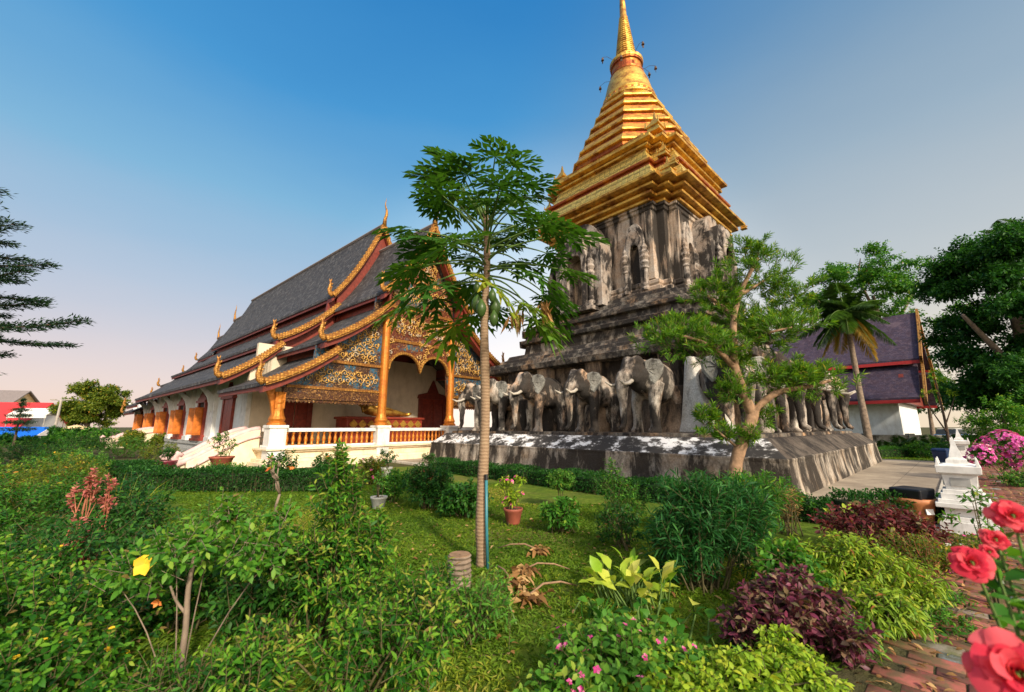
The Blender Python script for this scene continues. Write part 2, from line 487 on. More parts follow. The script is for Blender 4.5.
gold('gold_carving', (0.62, 0.36, 0.09), (0.5, 0.46, 0.38), 0.42, 0.5, (0.52, 0.6))
def stone(name, light, mid, dark, lo, hi, zs=0.22, sc=1.1, patches=None):
    """old lime plaster over brick with black algae runs and pale or rusty bare spots"""
    t = NT(name)
    if name == 'stone_elephant':       # every statue is worn in its own way
        oi = t.n('ShaderNodeObjectInfo')
        va = t.n('ShaderNodeVectorMath', operation='ADD')
        cm = t.n('ShaderNodeCombineXYZ')
        for i_ in range(3): t.l(t.math('MULTIPLY', oi.outputs['Random'], 17.0 + 9 * i_), cm.inputs[i_])
        t.l(t.tc.outputs['Object'], va.inputs[0]); t.l(cm.outputs[0], va.inputs[1])
        old = t.tc
        class _S: outputs = {'Object': va.outputs[0]}
        t.tc = _S
    base = t.ramp(t.noise(t.vec(), 1.3, 8, 0.65), [(0.35, mid), (0.62, light)])
    if patches:
        base = t.mix(t.ramp(t.noise(t.vec(loc=(3, 1, 7), scale=(1, 1, 0.5)), 0.8, 7, 0.65), [(0.5, 0.0), (0.6, 1.0)]), base, patches)
    run = t.noise(t.vec(scale=(1, 1, zs)), sc * 2.2, 8, 0.68, 0.3)
    big = t.noise(t.vec(loc=(9, 4, 2), scale=(1, 1, 0.6)), 0.55, 6, 0.6)
    k = t.math('ADD', t.math('MULTIPLY', run, 0.62), t.math('MULTIPLY', big, 0.38))
    fac = t.ramp(k, [(lo, 0.0), (hi, 0.95)])
    col = t.mix(fac, base, dark)
    fine = t.noise(t.vec(), 22, 6, 0.7)
    col = t.mix(t.ramp(fine, [(0.42, 0.55), (0.6, 0.0)]), col, t.mix(1.0, col, (0.45, 0.42, 0.4), 'MULTIPLY'))
    t.bump(t.math('ADD', t.math('MULTIPLY', fine, 0.6), run), 0.7, 0.04)
    M[name] = t.set(col, 0.9, 0, 0.2)
stone('stone_storey', (0.5, 0.43, 0.36), (0.44, 0.3, 0.2), (0.02, 0.018, 0.017), 0.455, 0.52, 0.1, 0.75)
stone('stone_ledge', (0.36, 0.33, 0.28), (0.2, 0.15, 0.11), (0.022, 0.02, 0.02), 0.37, 0.52, 0.8, 1.2, (0.52, 0.33, 0.19))
stone('stone_niche', (0.42, 0.38, 0.34), (0.33, 0.25, 0.19), (0.026, 0.023, 0.022), 0.46, 0.53, 0.6, 0.9)
stone('stone_elephant', (0.58, 0.53, 0.46), (0.34, 0.26, 0.2), (0.022, 0.02, 0.019), 0.42, 0.5, 0.35, 0.8, (0.55, 0.36, 0.23))
stone('stone_pale', (0.66, 0.66, 0.63), (0.46, 0.42, 0.36), (0.06, 0.055, 0.05), 0.53, 0.64, 0.25, 0.8)
stone('stone_ear', (0.34, 0.34, 0.31), (0.26, 0.25, 0.22), (0.05, 0.046, 0.042), 0.47, 0.6, 0.6, 1.2)
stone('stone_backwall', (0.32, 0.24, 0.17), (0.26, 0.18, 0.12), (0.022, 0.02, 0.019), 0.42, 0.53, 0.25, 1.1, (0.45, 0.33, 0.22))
stone('stone_plinth', (0.46, 0.42, 0.36), (0.3, 0.22, 0.15), (0.022, 0.018, 0.015), 0.42, 0.52, 0.35, 0.8, (0.6, 0.52, 0.42))
stone('stone_slope', (0.14, 0.12, 0.1), (0.1, 0.08, 0.065), (0.024, 0.021, 0.02), 0.42, 0.56, 0.8, 0.9)
def stone_white():  # pale stains plus the sky's reflection, painted in as white patches
    t = NT('stone_slope_stain_sheen')
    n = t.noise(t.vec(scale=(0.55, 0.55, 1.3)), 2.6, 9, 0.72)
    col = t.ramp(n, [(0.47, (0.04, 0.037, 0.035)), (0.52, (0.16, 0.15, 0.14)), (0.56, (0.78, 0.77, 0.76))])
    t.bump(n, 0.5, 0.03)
    M['stone_slope_stain_sheen'] = t.set(col, 0.85, 0, 0.3)
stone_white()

def roof_tiles(name, c0, c1, c2, ax='v', patch=(0.2, 0.2, 0.2)):
    t = NT(name)
    sep = t.n('ShaderNodeSeparateXYZ'); t.l(t.tc.outputs['Object'], sep.inputs[0])
    cmb = t.n('ShaderNodeCombineXYZ')
    t.l(sep.outputs['Y'], cmb.inputs[0])
    t.l(t.math('ADD', t.math('MULTIPLY', sep.outputs['Z'], 1.35), t.math('MULTIPLY', sep.outputs['Y'], 0.0)), cmb.inputs[1])
    br = t.n('ShaderNodeTexBrick')
    br.inputs['Scale'].default_value = 1.0
    br.inputs['Brick Width'].default_value = 0.22
    br.inputs['Row Height'].default_value = 0.17
    br.inputs['Mortar Size'].default_value = 0.012
    br.inputs['Mortar Smooth'].default_value = 0.6
    br.inputs['Bias'].default_value = -0.1
    br.inputs['Color1'].default_value = (*c0, 1); br.inputs['Color2'].default_value = (*c1, 1); br.inputs['Mortar'].default_value = (*[x * 0.35 for x in c0], 1)
    t.l(cmb.outputs[0], br.inputs['Vector'])
    n = t.noise(t.vec(), 2.3, 8, 0.72)
    col = t.mix(t.ramp(n, [(0.4, 0.0), (0.62, 0.85)]), br.outputs['Color'], c2)
    n4 = t.noise(t.vec(loc=(1, 9, 3)), 3.1, 9, 0.75)
    col = t.mix(t.ramp(n4, [(0.52, 0.0), (0.64, 0.7)]), col, patch)
    n3 = t.noise(t.vec(loc=(5, 5, 5), scale=(1, 0.6, 1)), 0.55, 3, 0.5)
    col = t.mix(t.ramp(n3, [(0.7, 0.0), (0.74, 0.6)]), col, patch)
    # each tile course overlaps the one below it
    fr = t.math('FRACT', t.math('DIVIDE', t.math('MULTIPLY', sep.outputs['Z'], 1.35), 0.17))
    h = t.math('ADD', t.math('MULTIPLY', br.outputs['Fac'], -0.5), t.math('SUBTRACT', t.math('MULTIPLY', n, 0.4), fr))
    t.bump(h, 0.75, 0.035)
    M[name] = t.set(col, 0.75, 0, 0.3)
roof_tiles('roof_slate', (0.042, 0.04, 0.042), (0.09, 0.084, 0.082), (0.022, 0.021, 0.022), patch=(0.19, 0.185, 0.18))
roof_tiles('roof_purple', (0.038, 0.03, 0.055), (0.08, 0.06, 0.095), (0.05, 0.028, 0.04), patch=(0.13, 0.09, 0.11))

def carved(name, ground, goldc, glass, gl=0.5, scale=6.0):
    """carved and gilded stucco scrollwork inlaid with coloured glass"""
    t = NT(name)
    warp = t.noise(t.vec(), 3.0, 3, 0.5, 0, 'Color')
    vadd = t.n('ShaderNodeVectorMath', operation='ADD')
    t.l(t.tc.outputs['Object'], vadd.inputs[0])
    sc = t.n('ShaderNodeVectorMath', operation='SCALE'); t.l(warp, sc.inputs[0]); sc.inputs['Scale'].default_value = 0.55
    t.l(sc.outputs[0], vadd.inputs[1])
    f1 = t.vor(vadd.outputs[0], scale, 'SMOOTH_F1', 'Distance', 0.9)
    rings = t.math('SINE', t.math('MULTIPLY', f1, 30.0))
    relief = t.ramp(rings, [(0.35, 0.0), (0.6, 1.0)])
    mask = t.noise(t.vec(loc=(2, 7, 1)), 1.1, 4, 0.6)
    glc = t.mix(t.ramp(t.noise(t.vec(loc=(8, 1, 1)), 9, 2), [(0.45, 0.0), (0.5, 1.0)]), glass, tuple(min(1, x * 1.7 + 0.01) for x in glass))
    back = t.mix(t.ramp(mask, [(gl - 0.03, 0.0), (gl + 0.03, 1.0)]), ground, glc)
    g2 = t.mix(t.ramp(t.noise(t.vec(), 14, 3), [(0.4, 0.0), (0.62, 1.0)]), goldc, tuple(x * 0.45 for x in goldc))
    sil = t.ramp(t.vor(t.vec(), 10, 'F1', 'Distance'), [(0.1, 0.7), (0.17, 0.0)])
    g2 = t.mix(sil, g2, (0.72, 0.68, 0.58))
    col = t.mix(relief, back, g2)
    t.bump(relief, 0.9, 0.06)
    M[name] = t.set(col, 0.45, 0.25)
carved('carved_gold', (0.11, 0.025, 0.014), (0.4, 0.17, 0.05), (0.02, 0.075, 0.1), 0.6, 4.6)
carved('carved_blue', (0.05, 0.022, 0.016), (0.28, 0.15, 0.055), (0.012, 0.07, 0.12), 0.5, 4.6)
carved('carved_brown', (0.07, 0.025, 0.012), (0.34, 0.17, 0.05), (0.03, 0.1, 0.12), 0.66, 5.5)

def trunkmat():
    t = NT('papaya_bark')
    v = t.vec()
    w = t.n('ShaderNodeTexWave', wave_type='BANDS', bands_direction='Z')
    w.inputs['Scale'].default_value = 7.5; w.inputs['Distortion'].default_value = 3.5; w.inputs['Detail'].default_value = 3; w.inputs['Detail Scale'].default_value = 2
    t.l(v, w.inputs[0])
    n = t.noise(v, 30, 4)
    col = t.ramp(t.math('ADD', t.math('MULTIPLY', w.outputs['Fac'], 0.3), t.math('MULTIPLY', t.noise(t.vec(loc=(3, 3, 3)), 6, 8, 0.75), 0.7)), [(0.2, (0.19, 0.125, 0.08)), (0.5, (0.27, 0.18, 0.11)), (0.8, (0.34, 0.25, 0.16))])
    t.bump(t.math('ADD', t.math('MULTIPLY', w.outputs['Fac'], 0.5), n), 0.6, 0.01)
    M['papaya_bark'] = t.set(col, 0.85, 0, 0.2)
trunkmat()

def groundmats():
    t = NT('lawn_soil')
    n = t.noise(t.vec(), 0.9, 9, 0.7); n2 = t.noise(t.vec(), 8, 6, 0.7); n3 = t.noise(t.vec(loc=(4, 2, 0)), 0.35, 5, 0.6)
    c = t.ramp(n, [(0.35, (0.07, 0.13, 0.016)), (0.55, (0.14, 0.2, 0.022)), (0.7, (0.24, 0.24, 0.045))])
    c = t.mix(t.ramp(n3, [(0.52, 0.0), (0.68, 0.75)]), c, (0.2, 0.15, 0.06))
    c = t.mix(t.ramp(n2, [(0.4, 0.6), (0.6, 0.0)]), c, t.mix(1.0, c, (0.45, 0.5, 0.4), 'MULTIPLY'))
    t.bump(n2, 0.7, 0.05)
    M['lawn_soil'] = t.set(c, 0.95, 0, 0.1)
    t = NT('earth')
    n = t.noise(t.vec(), 1.4, 9, 0.7); n2 = t.noise(t.vec(), 11, 6, 0.7)
    c = t.ramp(n, [(0.35, (0.06, 0.05, 0.03)), (0.55, (0.1, 0.095, 0.035)), (0.7, (0.07, 0.11, 0.025))])
    c = t.mix(t.ramp(n2, [(0.4, 0.5), (0.6, 0.0)]), c, (0.03, 0.03, 0.018))
    t.bump(n2, 0.8, 0.05)
    M['earth'] = t.set(c, 0.95, 0, 0.1)
    t = NT('concrete')
    br = t.n('ShaderNodeTexBrick')
    br.offset = 0.0
    br.inputs['Scale'].default_value = 1; br.inputs['Brick Width'].default_value = 2.4; br.inputs['Row Height'].default_value = 1.3
    br.inputs['Mortar Size'].default_value = 0.012
    br.inputs['Color1'].default_value = (0.36, 0.3, 0.22, 1); br.inputs['Color2'].default_value = (0.42, 0.35, 0.26, 1); br.inputs['Mortar'].default_value = (0.1, 0.08, 0.06, 1)
    t.l(t.vec(), br.inputs['Vector'])
    n = t.noise(t.vec(), 0.8, 9, 0.72); n2 = t.noise(t.vec(), 13, 5, 0.7)
    c = t.mix(t.ramp(n, [(0.4, 0.8), (0.6, 0.0)]), br.outputs['Color'], (0.2, 0.16, 0.12))
    c = t.mix(t.ramp(n2, [(0.4, 0.4), (0.6, 0.0)]), c, (0.24, 0.2, 0.15))
    t.bump(n2, 0.3, 0.01)
    M['concrete'] = t.set(c, 0.85, 0, 0.25)
    t = NT('brick_red')
    a = t.n('ShaderNodeAttribute', attribute_name='lv')
    c = t.ramp(a.outputs['Fac'], [(0, (0.12, 0.05, 0.042)), (0.35, (0.26, 0.07, 0.055)), (0.75, (0.36, 0.11, 0.09)), (0.92, (0.3, 0.2, 0.17)), (1, (0.3, 0.4, 0.42))])
    n = t.noise(t.vec(), 7, 8, 0.7)
    c = t.mix(t.ramp(n, [(0.4, 0.0), (0.6, 0.8)]), c, (0.1, 0.085, 0.04))
    c = t.mix(t.ramp(t.noise(t.vec(loc=(7, 2, 0)), 1.3, 7, 0.7), [(0.5, 0.0), (0.64, 0.7)]), c, (0.075, 0.1, 0.03))
    t.bump(n, 0.5, 0.01)
    M['brick_red'] = t.set(c, 0.85, 0, 0.25)
groundmats()
# ------------------------------------------------------------------ foliage helpers (numpy)
def nrm(a):
    return a / np.maximum(np.linalg.norm(a, axis=-1, keepdims=True), 1e-9)

class Leaves:
    """many small leaf blades gathered into one mesh"""
    def __init__(self):
        self.V, self.Q, self.T, self.aq, self.at = [], [], [], [], []
        self.n = 0
    def add(self, P, D, L, W, lv, rng, curl=0.25, fold=0.18, tilt=0.5, detail=2, shape=(0.38, 0.75), up=None):
        N = len(P)
        if N == 0: return
        D = nrm(D)
        L = np.broadcast_to(np.asarray(L, float), (N,))[:, None]
        W = np.broadcast_to(np.asarray(W, float), (N,))[:, None] * 0.5
        U = np.tile([0, 0, 1.0], (N, 1)) if up is None else up
        U = U + rng.normal(0, tilt, (N, 3))
        S = nrm(np.cross(D, U)); Nn = np.cross(S, D)
        def at(t, c):
            return P + D * L * t - Nn * L * (curl * t * t) * 0.6 - np.array([0, 0, 1.0]) * L * curl * 0.5 * t * t
        if detail == 2:
            t1, w2 = shape
            p1, p2 = at(t1, 0), at(0.72, 0)
            rows = [P, p1 - S * W + Nn * W * fold, p1, p1 + S * W + Nn * W * fold,
                    p2 - S * W * w2 + Nn * W * fold, p2, p2 + S * W * w2 + Nn * W * fold, at(1, 0)]
            k = 8
            q = [(1, 4, 5, 2), (2, 5, 6, 3)]; t = [(0, 1, 2), (0, 2, 3), (4, 7, 5), (5, 7, 6)]
        else:
            p1 = at(shape[0] + 0.1, 0)
            rows = [P, p1 - S * W + Nn * W * fold, at(1, 0), p1 + S * W + Nn * W * fold]
            k = 4
            q = []; t = [(0, 1, 2), (0, 2, 3)]
        V = np.stack(rows, 1).reshape(-1, 3)
        b = (np.arange(N) * k)[:, None, None] + self.n
        self.V.append(V)
        lv = np.clip(np.broadcast_to(lv, (N,)), 0, 1)
        if q:
            self.Q.append((np.array(q)[None] + b).reshape(-1, 4)); self.aq.append(np.repeat(lv, len(q)))
        self.T.append((np.array(t)[None] + b).reshape(-1, 3)); self.at.append(np.repeat(lv, len(t)))
        self.n += len(V)
    def build(self, name, mat, parent=None, **kw):
        me = np_mesh(name, np.concatenate(self.V), np.concatenate(self.Q) if self.Q else None, np.concatenate(self.T), M[mat],
                     np.concatenate(self.aq) if self.aq else None, np.concatenate(self.at))
        return link_mesh(name, me, parent, **kw)

def np_tubes(name, A, B, C, r0, r1, mat, parent=None, seg=4, n=5):
    """quadratic curves A->C pulled towards B, all in one mesh"""
    N = len(A)
    ts = np.linspace(0, 1, n)
    rings = []
    r0 = np.broadcast_to(r0, (N,)); r1 = np.broadcast_to(r1, (N,))
    ax = nrm(C - A)
    ref = np.where(np.abs(ax[:, 2:3]) > 0.8, np.array([[1.0, 0, 0]]), np.array([[0, 0, 1.0]]))
    s = nrm(np.cross(ax, ref)); u = np.cross(ax, s)
    for t in ts:
        p = A * (1 - t) ** 2 + 2 * B * t * (1 - t) + C * t * t
        r = (r0 * (1 - t) + r1 * t)[:, None]
        for k in range(seg):
            a = 2 * math.pi * k / seg
            rings.append(p + (s * math.cos(a) + u * math.sin(a)) * r)
    V = np.stack(rings, 1).reshape(-1, 3)
    f = []
    for i in range(n - 1):
        for k in range(seg):
            j = (k + 1) % seg
            f.append((i * seg + k, i * seg + j, (i + 1) * seg + j, (i + 1) * seg + k))
    F = (np.array(f)[None] + (np.arange(N) * n * seg)[:, None, None]).reshape(-1, 4)
    return link_mesh(name, np_mesh(name, V, F, None, M[mat], smooth=True), parent)

def lumpy(d, rng, amt):
    o = np.zeros(len(d))
    for _ in range(5):
        k = rng.normal(0, 2.6, 3)
        o += np.sin(d @ k + rng.uniform(0, 6.28))
    return 1 + amt * o / 2.2

def twigs_in(blobs, rng, tl, shell=(0.5, 1.0), lump=0.16, upb=0.35, zmin=0.03):
    P, D, Ln = [], [], []
    for cx, cy, cz, rx, ry, rz, n in blobs:
        d = nrm(rng.normal(0, 1, (n, 3)) + np.array([0, 0, 0.25]))
        rr = rng.uniform(shell[0] ** 2, shell[1] ** 2, n) ** 0.5 * lumpy(d, rng, lump)
        e = np.array([cx, cy, cz]) + d * np.array([rx, ry, rz]) * rr[:, None]
        e[:, 2] = np.maximum(e[:, 2], zmin + rng.uniform(0, 0.06, n))
        dr = nrm(d * 0.8 + np.array([0, 0, upb]) + rng.normal(0, 0.35, (n, 3)))
        l = tl * rng.uniform(0.6, 1.25, n)
        P.append(e - dr * l[:, None]); D.append(dr); Ln.append(l)
    return np.concatenate(P), np.concatenate(D), np.concatenate(Ln)

def twig_leaves(lf, P, D, Ln, k, L, W, rng, spread=1.0, axis=0.55, droop=0.1, start=0.1, curl=0.25, detail=2, young=0.35, lv0=0.38, lvs=0.17,
                shape=(0.38, 0.75), fold=0.18, tilt=0.5, tipscale=0.75):
    T = len(P)
    s = nrm(np.cross(D, np.array([0.31, 0.17, 0.93]))); u = np.cross(D, s)
    ph0 = rng.uniform(0, 6.28, T)
    for i in range(k):
        f = start + (1 - start) * (i + rng.uniform(-0.3, 0.3, T)) / max(k - 1, 1)
        f = np.clip(f, 0, 1.0)
        a = ph0 + i * 2.4 + rng.normal(0, 0.3, T)
        rad = s * np.cos(a)[:, None] + u * np.sin(a)[:, None]
        d = nrm(rad * spread + D * (axis + 0.5 * f[:, None] ** 2) + np.array([0, 0, -droop]) + rng.normal(0, 0.16, (T, 3)))
        p = P + D * (Ln * f)[:, None] + np.array([0, 0, -1.0]) * (0.05 * Ln * f * f)[:, None]
        sc = rng.uniform(0.7, 1.15, T) * (1 - (1 - tipscale) * f ** 2)
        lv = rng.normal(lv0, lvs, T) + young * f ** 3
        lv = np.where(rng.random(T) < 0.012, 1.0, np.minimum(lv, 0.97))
        lf.add(p, d, L * sc, W * sc, lv, rng, curl, fold, tilt, detail, shape)

def shrub(name, label, cat, loc, blobs, k, L, W, tl, leaf, seed, group=None, stem='stem_brown', nst=16, sr=(0.012, 0.004), shell=(0.5, 1.0), lump=0.16,
          upb=0.35, base=0.08, detail=2, part='foliage', flowers=None, rz=0.0, twigs=True, **kw):
    """a bush: stems rising from the ground, twigs, and blades along the twigs"""
    rng = np.random.default_rng(seed)
    o = thing(name, label, cat, loc, rz, group)
    P, D, Ln = twigs_in(blobs, rng, tl, shell, lump, upb)
    lf = Leaves()
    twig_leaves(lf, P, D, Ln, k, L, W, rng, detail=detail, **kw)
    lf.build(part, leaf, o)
    pick = rng.choice(len(P), min(nst, len(P)), replace=False)
    C = P[pick]
    A = np.zeros_like(C); A[:, :2] = rng.normal(0, base, (len(C), 2)) + C[:, :2] * 0.15; A[:, 2] = -0.02
    B = A * 0.6 + C * 0.4; B[:, 2] = C[:, 2] * 0.62
    A2, B2, C2, ra, rb = A, B, C, np.full(len(C), sr[0]), np.full(len(C), sr[1])
    if twigs:
        A2 = np.concatenate([A, P]); E = P + D * Ln[:, None]
        B2 = np.concatenate([B, (P + E) / 2]); C2 = np.concatenate([C, E])
        ra = np.concatenate([ra, np.full(len(P), sr[1] * 0.8)]); rb = np.concatenate([rb, np.full(len(P), sr[1] * 0.4)])
    np_tubes('stems', A2, B2, C2, ra, rb, stem, o)
    if flowers:
        for (pn, mat, n, r, petals) in flowers:
            fl = Leaves()
            idx = rng.choice(len(P), min(n, len(P)), replace=False)
            E = P[idx] + D[idx] * Ln[idx][:, None] * 1.05
            bloom(fl, E, nrm(D[idx] + np.array([0, -0.3, 0.5])), r, petals, rng)
            b = fl.build(pn, mat, o)
            if n > 100: b['kind'] = 'stuff'
    return o

def bloom(fl, E, ax, r, petals, rng, cup=0.5, wide=0.75):
    n = len(E)
    s = nrm(np.cross(ax, np.array([0.3, 0.2, 0.9]))); u = np.cross(ax, s)
    rr = r * rng.uniform(0.7, 1.2, n)
    for i in range(petals):
        a = 2 * math.pi * i / petals + rng.normal(0, 0.15, n)
        d = (s * np.cos(a)[:, None] + u * np.sin(a)[:, None]) + ax * cup * rng.uniform(0.6, 1.3, (n, 1))
        fl.add(E, d, rr, rr * wide, rng.uniform(0, 1, n), rng, 0.25, 0.2, 0.1, 2, (0.55, 0.8), up=ax)

# ------------------------------------------------------------------ frames of the two buildings
CH = (6.85, 20.97); CH_RZ = 0.754
TE = (-5.165, 22.93); TE_RZ = 0.852
def chp(u, v):
    c, s = math.cos(CH_RZ), math.sin(CH_RZ)
    return (CH[0] + u * c - v * s, CH[1] + u * s + v * c)

# ------------------------------------------------------------------ ground, lawn, paving, path
def sheet(name, poly, z, mat, rz=0.0, loc=(0, 0)):
    mb = MB(); mb.poly([(x, y, 0) for x, y in poly])
    o = mb.build(name, M[mat]); o.location = (loc[0], loc[1], z); o.rotation_euler = (0, 0, rz)
    if o.data.polygons[0].normal.z < 0: o.data.flip_normals()
    return tag(o, kind='structure')
sheet('ground', [(-1500, -200), (1500, -200), (1500, 2600), (-1500, 2600)], -0.03, 'earth')
sheet('lawn', [(-16, 2.5), (2.6, 2.5), (9.0, 8.6), (-2.5, 19.2), (-12, 14.8), (-19, 20)], -0.012, 'lawn_soil')
sheet('far_lawn', [(9.6, -16.5), (26, -16.5), (26, 4), (9.6, 4)], -0.012, 'lawn_soil', CH_RZ, CH)
pv = MB()
pv.box2((-9.3, -10.0, -0.25), (9.7, 17.5, 0.025))
tag(pv.build('pavement', M['concrete'], None, bevel=0.015, loc=(CH[0], CH[1], 0), rz=CH_RZ), kind='structure')
kb = MB()
kb.box2((-9.52, -10.22, -0.2), (-9.305, 17.5, 0.07)); kb.box2((-9.3, -10.22, -0.2), (9.7, -10.005, 0.07))
tag(kb.build('kerb', M['kerb_stone'], None, bevel=0.02, loc=(CH[0], CH[1], 0), rz=CH_RZ), kind='structure')

def brick_path():
    rng = np.random.default_rng(5)
    mb_v, mb_f, av = [], [], []
    n = 0
    bw, bd = 0.3, 0.15
    rows = int(26 / bd)
    for r in range(rows):
        u0 = -17.5 + r * bd
        for c in range(-1, 12):
            v0 = -12.95 + c * bw + (bw / 2 if r % 2 else 0)
            if v0 + bw > -9.85 or v0 < -13.1: continue
            h = 0.012 + rng.normal(0, 0.003)
            tl = rng.normal(0, 0.008, 2)
            x0, x1, y0, y1 = u0 + 0.004, u0 + bd - 0.004, v0 + 0.004, v0 + bw - 0.004
            i_ = 0.008
            q = [(x0, y0), (x1, y0), (x1, y1), (x0, y1)]
            ii = [(x0 + i_, y0 + i_), (x1 - i_, y0 + i_), (x1 - i_, y1 - i_), (x0 + i_, y1 - i_)]
            for (x, y) in q: mb_v.append((x, y, -0.04))
            for (x, y) in q: mb_v.append((x, y, h - 0.008 + (x - u0) * tl[0] + (y - v0) * tl[1]))
            for (x, y) in ii: mb_v.append((x, y, h + (x - u0) * tl[0] + (y - v0) * tl[1]))
            for a in range(4):
                b = (a + 1) % 4
                mb_f += [(n + a, n + b, n + 4 + b, n + 4 + a), (n + 4 + a, n + 4 + b, n + 8 + b, n + 8 + a)]
            mb_f.append((n + 8, n + 9, n + 10, n + 11))
            av += [np.clip(rng.beta(2, 2.2) if rng.random() > 0.05 else 0.97, 0, 1)] * 9
            n += 12
    me = np_mesh('path', np.array(mb_v), np.array(mb_f), None, M['brick_red'], np.array(av))
    tag(link_mesh('path', me, None, (CH[0], CH[1], 0), (0, 0, CH_RZ)), kind='structure')
brick_path()
sheet('path_bedding', [(-17.6, -13.2), (8.6, -13.2), (8.6, -9.7), (-17.6, -9.7)], 0.003, 'earth', CH_RZ, CH)
# ------------------------------------------------------------------ the chedi
def rsq(s, z, d=0.0):
    """square ring of half width s, corners cut back in two steps of d"""
    if d <= 0: q = [(s, s)]
    else: q = [(s, s - 2 * d), (s - d, s - 2 * d), (s - d, s - d), (s - 2 * d, s - d), (s - 2 * d, s)]
    out = []
    for k in range(4):
        c, t = [(1, 0), (0, 1), (-1, 0), (0, -1)][k]
        out += [(x * c - y * t, x * t + y * c, z) for x, y in q]
    return out

chedi = thing('chedi', 'tall weathered stone chedi with gilded stepped roof and thin golden spire', 'stupa', (CH[0], CH[1], 0), CH_RZ)
mb = MB()
mb.loft([rsq(7.86, -0.1), rsq(7.84, 0.12), rsq(7.8, 0.3), rsq(7.76, 0.62), rsq(7.74, 0.8), rsq(7.76, 0.9)])
mb.build('plinth', M['stone_plinth'], chedi, bevel=0.04)
mb = MB()
r0, r1 = rsq(7.72, 0.902), rsq(7.2, 1.36)
n = mb.pts(r0 + r1)
for i in range(4):
    j = (i + 1) % 4
    A_, B_ = Vector(r0[i]), Vector(r0[j])
    nx = (A_ + B_) / 2
    mb.cur = 1 if nx.x < -3 else 0  # left side alone carries the painted white sheen
    mb.face((n + i, n + j, n + 4 + j, n + 4 + i))
mb.cur = 0
mb.face((n + 4, n + 5, n + 6, n + 7))
mb.build('plinth_slope', [M['stone_slope'], M['stone_slope_stain_sheen']], chedi, bevel=0.05)
mb = MB()
mb.loft([rsq(7.0, 1.34), rsq(6.98, 1.46), rsq(5.5, 1.47)])
mb.build('elephant_terrace', M['stone_ledge'], chedi)
mb = MB()
mb.loft([rsq(5.25, 1.4), rsq(5.25, 4.3)])
for k in range(4):          # pale plaster piers between the elephants
    mb.T = Matrix.Rotation(k * math.pi / 2, 4, 'Z')
    for y in (-3.9, -1.95, 0.75, 3.95, ):
        mb.loft([[(5.0, y - 0.5, z), (5.25 + d, y - 0.5 * w, z), (5.25 + d, y + 0.5 * w, z), (5.0, y + 0.5, z)] for z, d, w in ((1.45, 0.75, 1.0), (1.9, 0.55, 0.8), (2.6, 0.35, 0.62), (3.4, 0.3, 0.6), (4.25, 0.4, 0.8))])
mb.build('elephant_wall', M['stone_backwall'], chedi, bevel=0.03)
mb = MB()          # smooth pale plaster flank left by a repair near the corner
rings = []
for k in range(9):
    t_ = k / 8
    z = 1.46 + 2.5 * t_; w0 = 0.62 * (1 - 0.62 * t_ ** 0.6); sh_ = 0.55 * (1 - t_) ** 1.8
    rings.append([(-5.1, -4.75 + w0, z), (-5.75 - 0.25 * (1 - t_), -4.75 + w0 * 0.7, z), (-5.85 - 0.3 * (1 - t_), -4.75 - w0 * 0.6 - sh_, z), (-5.1, -4.75 - w0 - sh_, z)])
mb.loft(rings)
mb.build('plaster_flank', M['stone_pale'], chedi, smooth=True, bevel=0.06)
mb = MB()
mb.loft([rsq(s, z, d) for s, z, d in ((5.2, 4.2, 0), (5.85, 4.25, 0), (5.9, 4.5, 0), (5.7, 4.54, 0), (5.65, 4.72, 0), (5.3, 4.78, 0), (5.25, 4.95, 0), (5.05, 5.0, 0), (4.95, 5.2, 0), (4.72, 5.26, 0))])
mb.build('ledge', M['stone_ledge'], chedi, bevel=0.03)
mb = MB()
mb.loft([rsq(s, z, 0.3) for s, z in ((4.7, 5.2), (4.66, 5.5), (4.62, 5.72))])
mb.build('plaster_band', M['stone_plinth'], chedi, bevel=0.03)
mb = MB()
mb.loft([rsq(s, z, 0.3) for s, z in ((4.6, 5.7), (4.86, 5.76), (4.88, 5.94), (4.66, 6.0), (4.6, 6.24), (4.78, 6.3), (4.78, 6.46), (4.52, 6.54), (4.4, 6.72), (4.14, 6.8), (4.1, 7.0), (3.86, 7.06), (3.82, 7.26), (3.5, 7.32))])
mb.build('moulding', M['stone_ledge'], chedi, bevel=0.025)
mb = MB()
mb.loft([rsq(s, z, 0.36) for s, z in ((3.5, 7.3), (3.62, 7.34), (3.62, 7.5), (3.5, 7.58), (3.56, 7.66), (3.56, 7.8), (3.36, 7.9), (3.34, 11.1), (3.42, 11.16), (3.42, 11.3), (3.5, 11.34), (3.5, 11.46))])
for k in range(4):
    mb.T = Matrix.Rotation(k * math.pi / 2, 4, 'Z')
    for y in (-2.45, 2.45):
        mb.box2((3.2, y - 0.17, 7.9), (3.46, y + 0.17, 11.1))
mb.build('niche_storey', M['stone_storey'], chedi, bevel=0.02)

def arch_pts(w, h0, h1, n=9):
    """pointed arch from (-w,h0) over (0,h1) to (w,h0)"""
    pts = []
    for i in range(n + 1):
        t = i / n
        pts.append((-w * math.cos(t * math.pi / 2) ** 0.8 if t < 1 else 0.0, h0 + (h1 - h0) * (math.sin(t * math.pi / 2) ** 0.9)))
    return pts + [(-x, z) for x, z in pts[::-1][1:]]

def arch_band(mb, x0, x1, y, w_in, w_out, hb, hs, h_in, h_out):
    """jambs and pointed arch of a niche as one band; x = outwards"""
    pi = [(-w_in, hb)] + arch_pts(w_in, hs, h_in) + [(w_in, hb)]
    po = [(-w_out, hb)] + arch_pts(w_out, hs, h_out) + [(w_out, hb)]
    rings = [[(x0, y + a[0], a[1]), (x1, y + a[0], a[1]), (x1, y + b[0], b[1]), (x0, y + b[0], b[1])] for a, b in zip(po, pi)]
    mb.loft(rings)

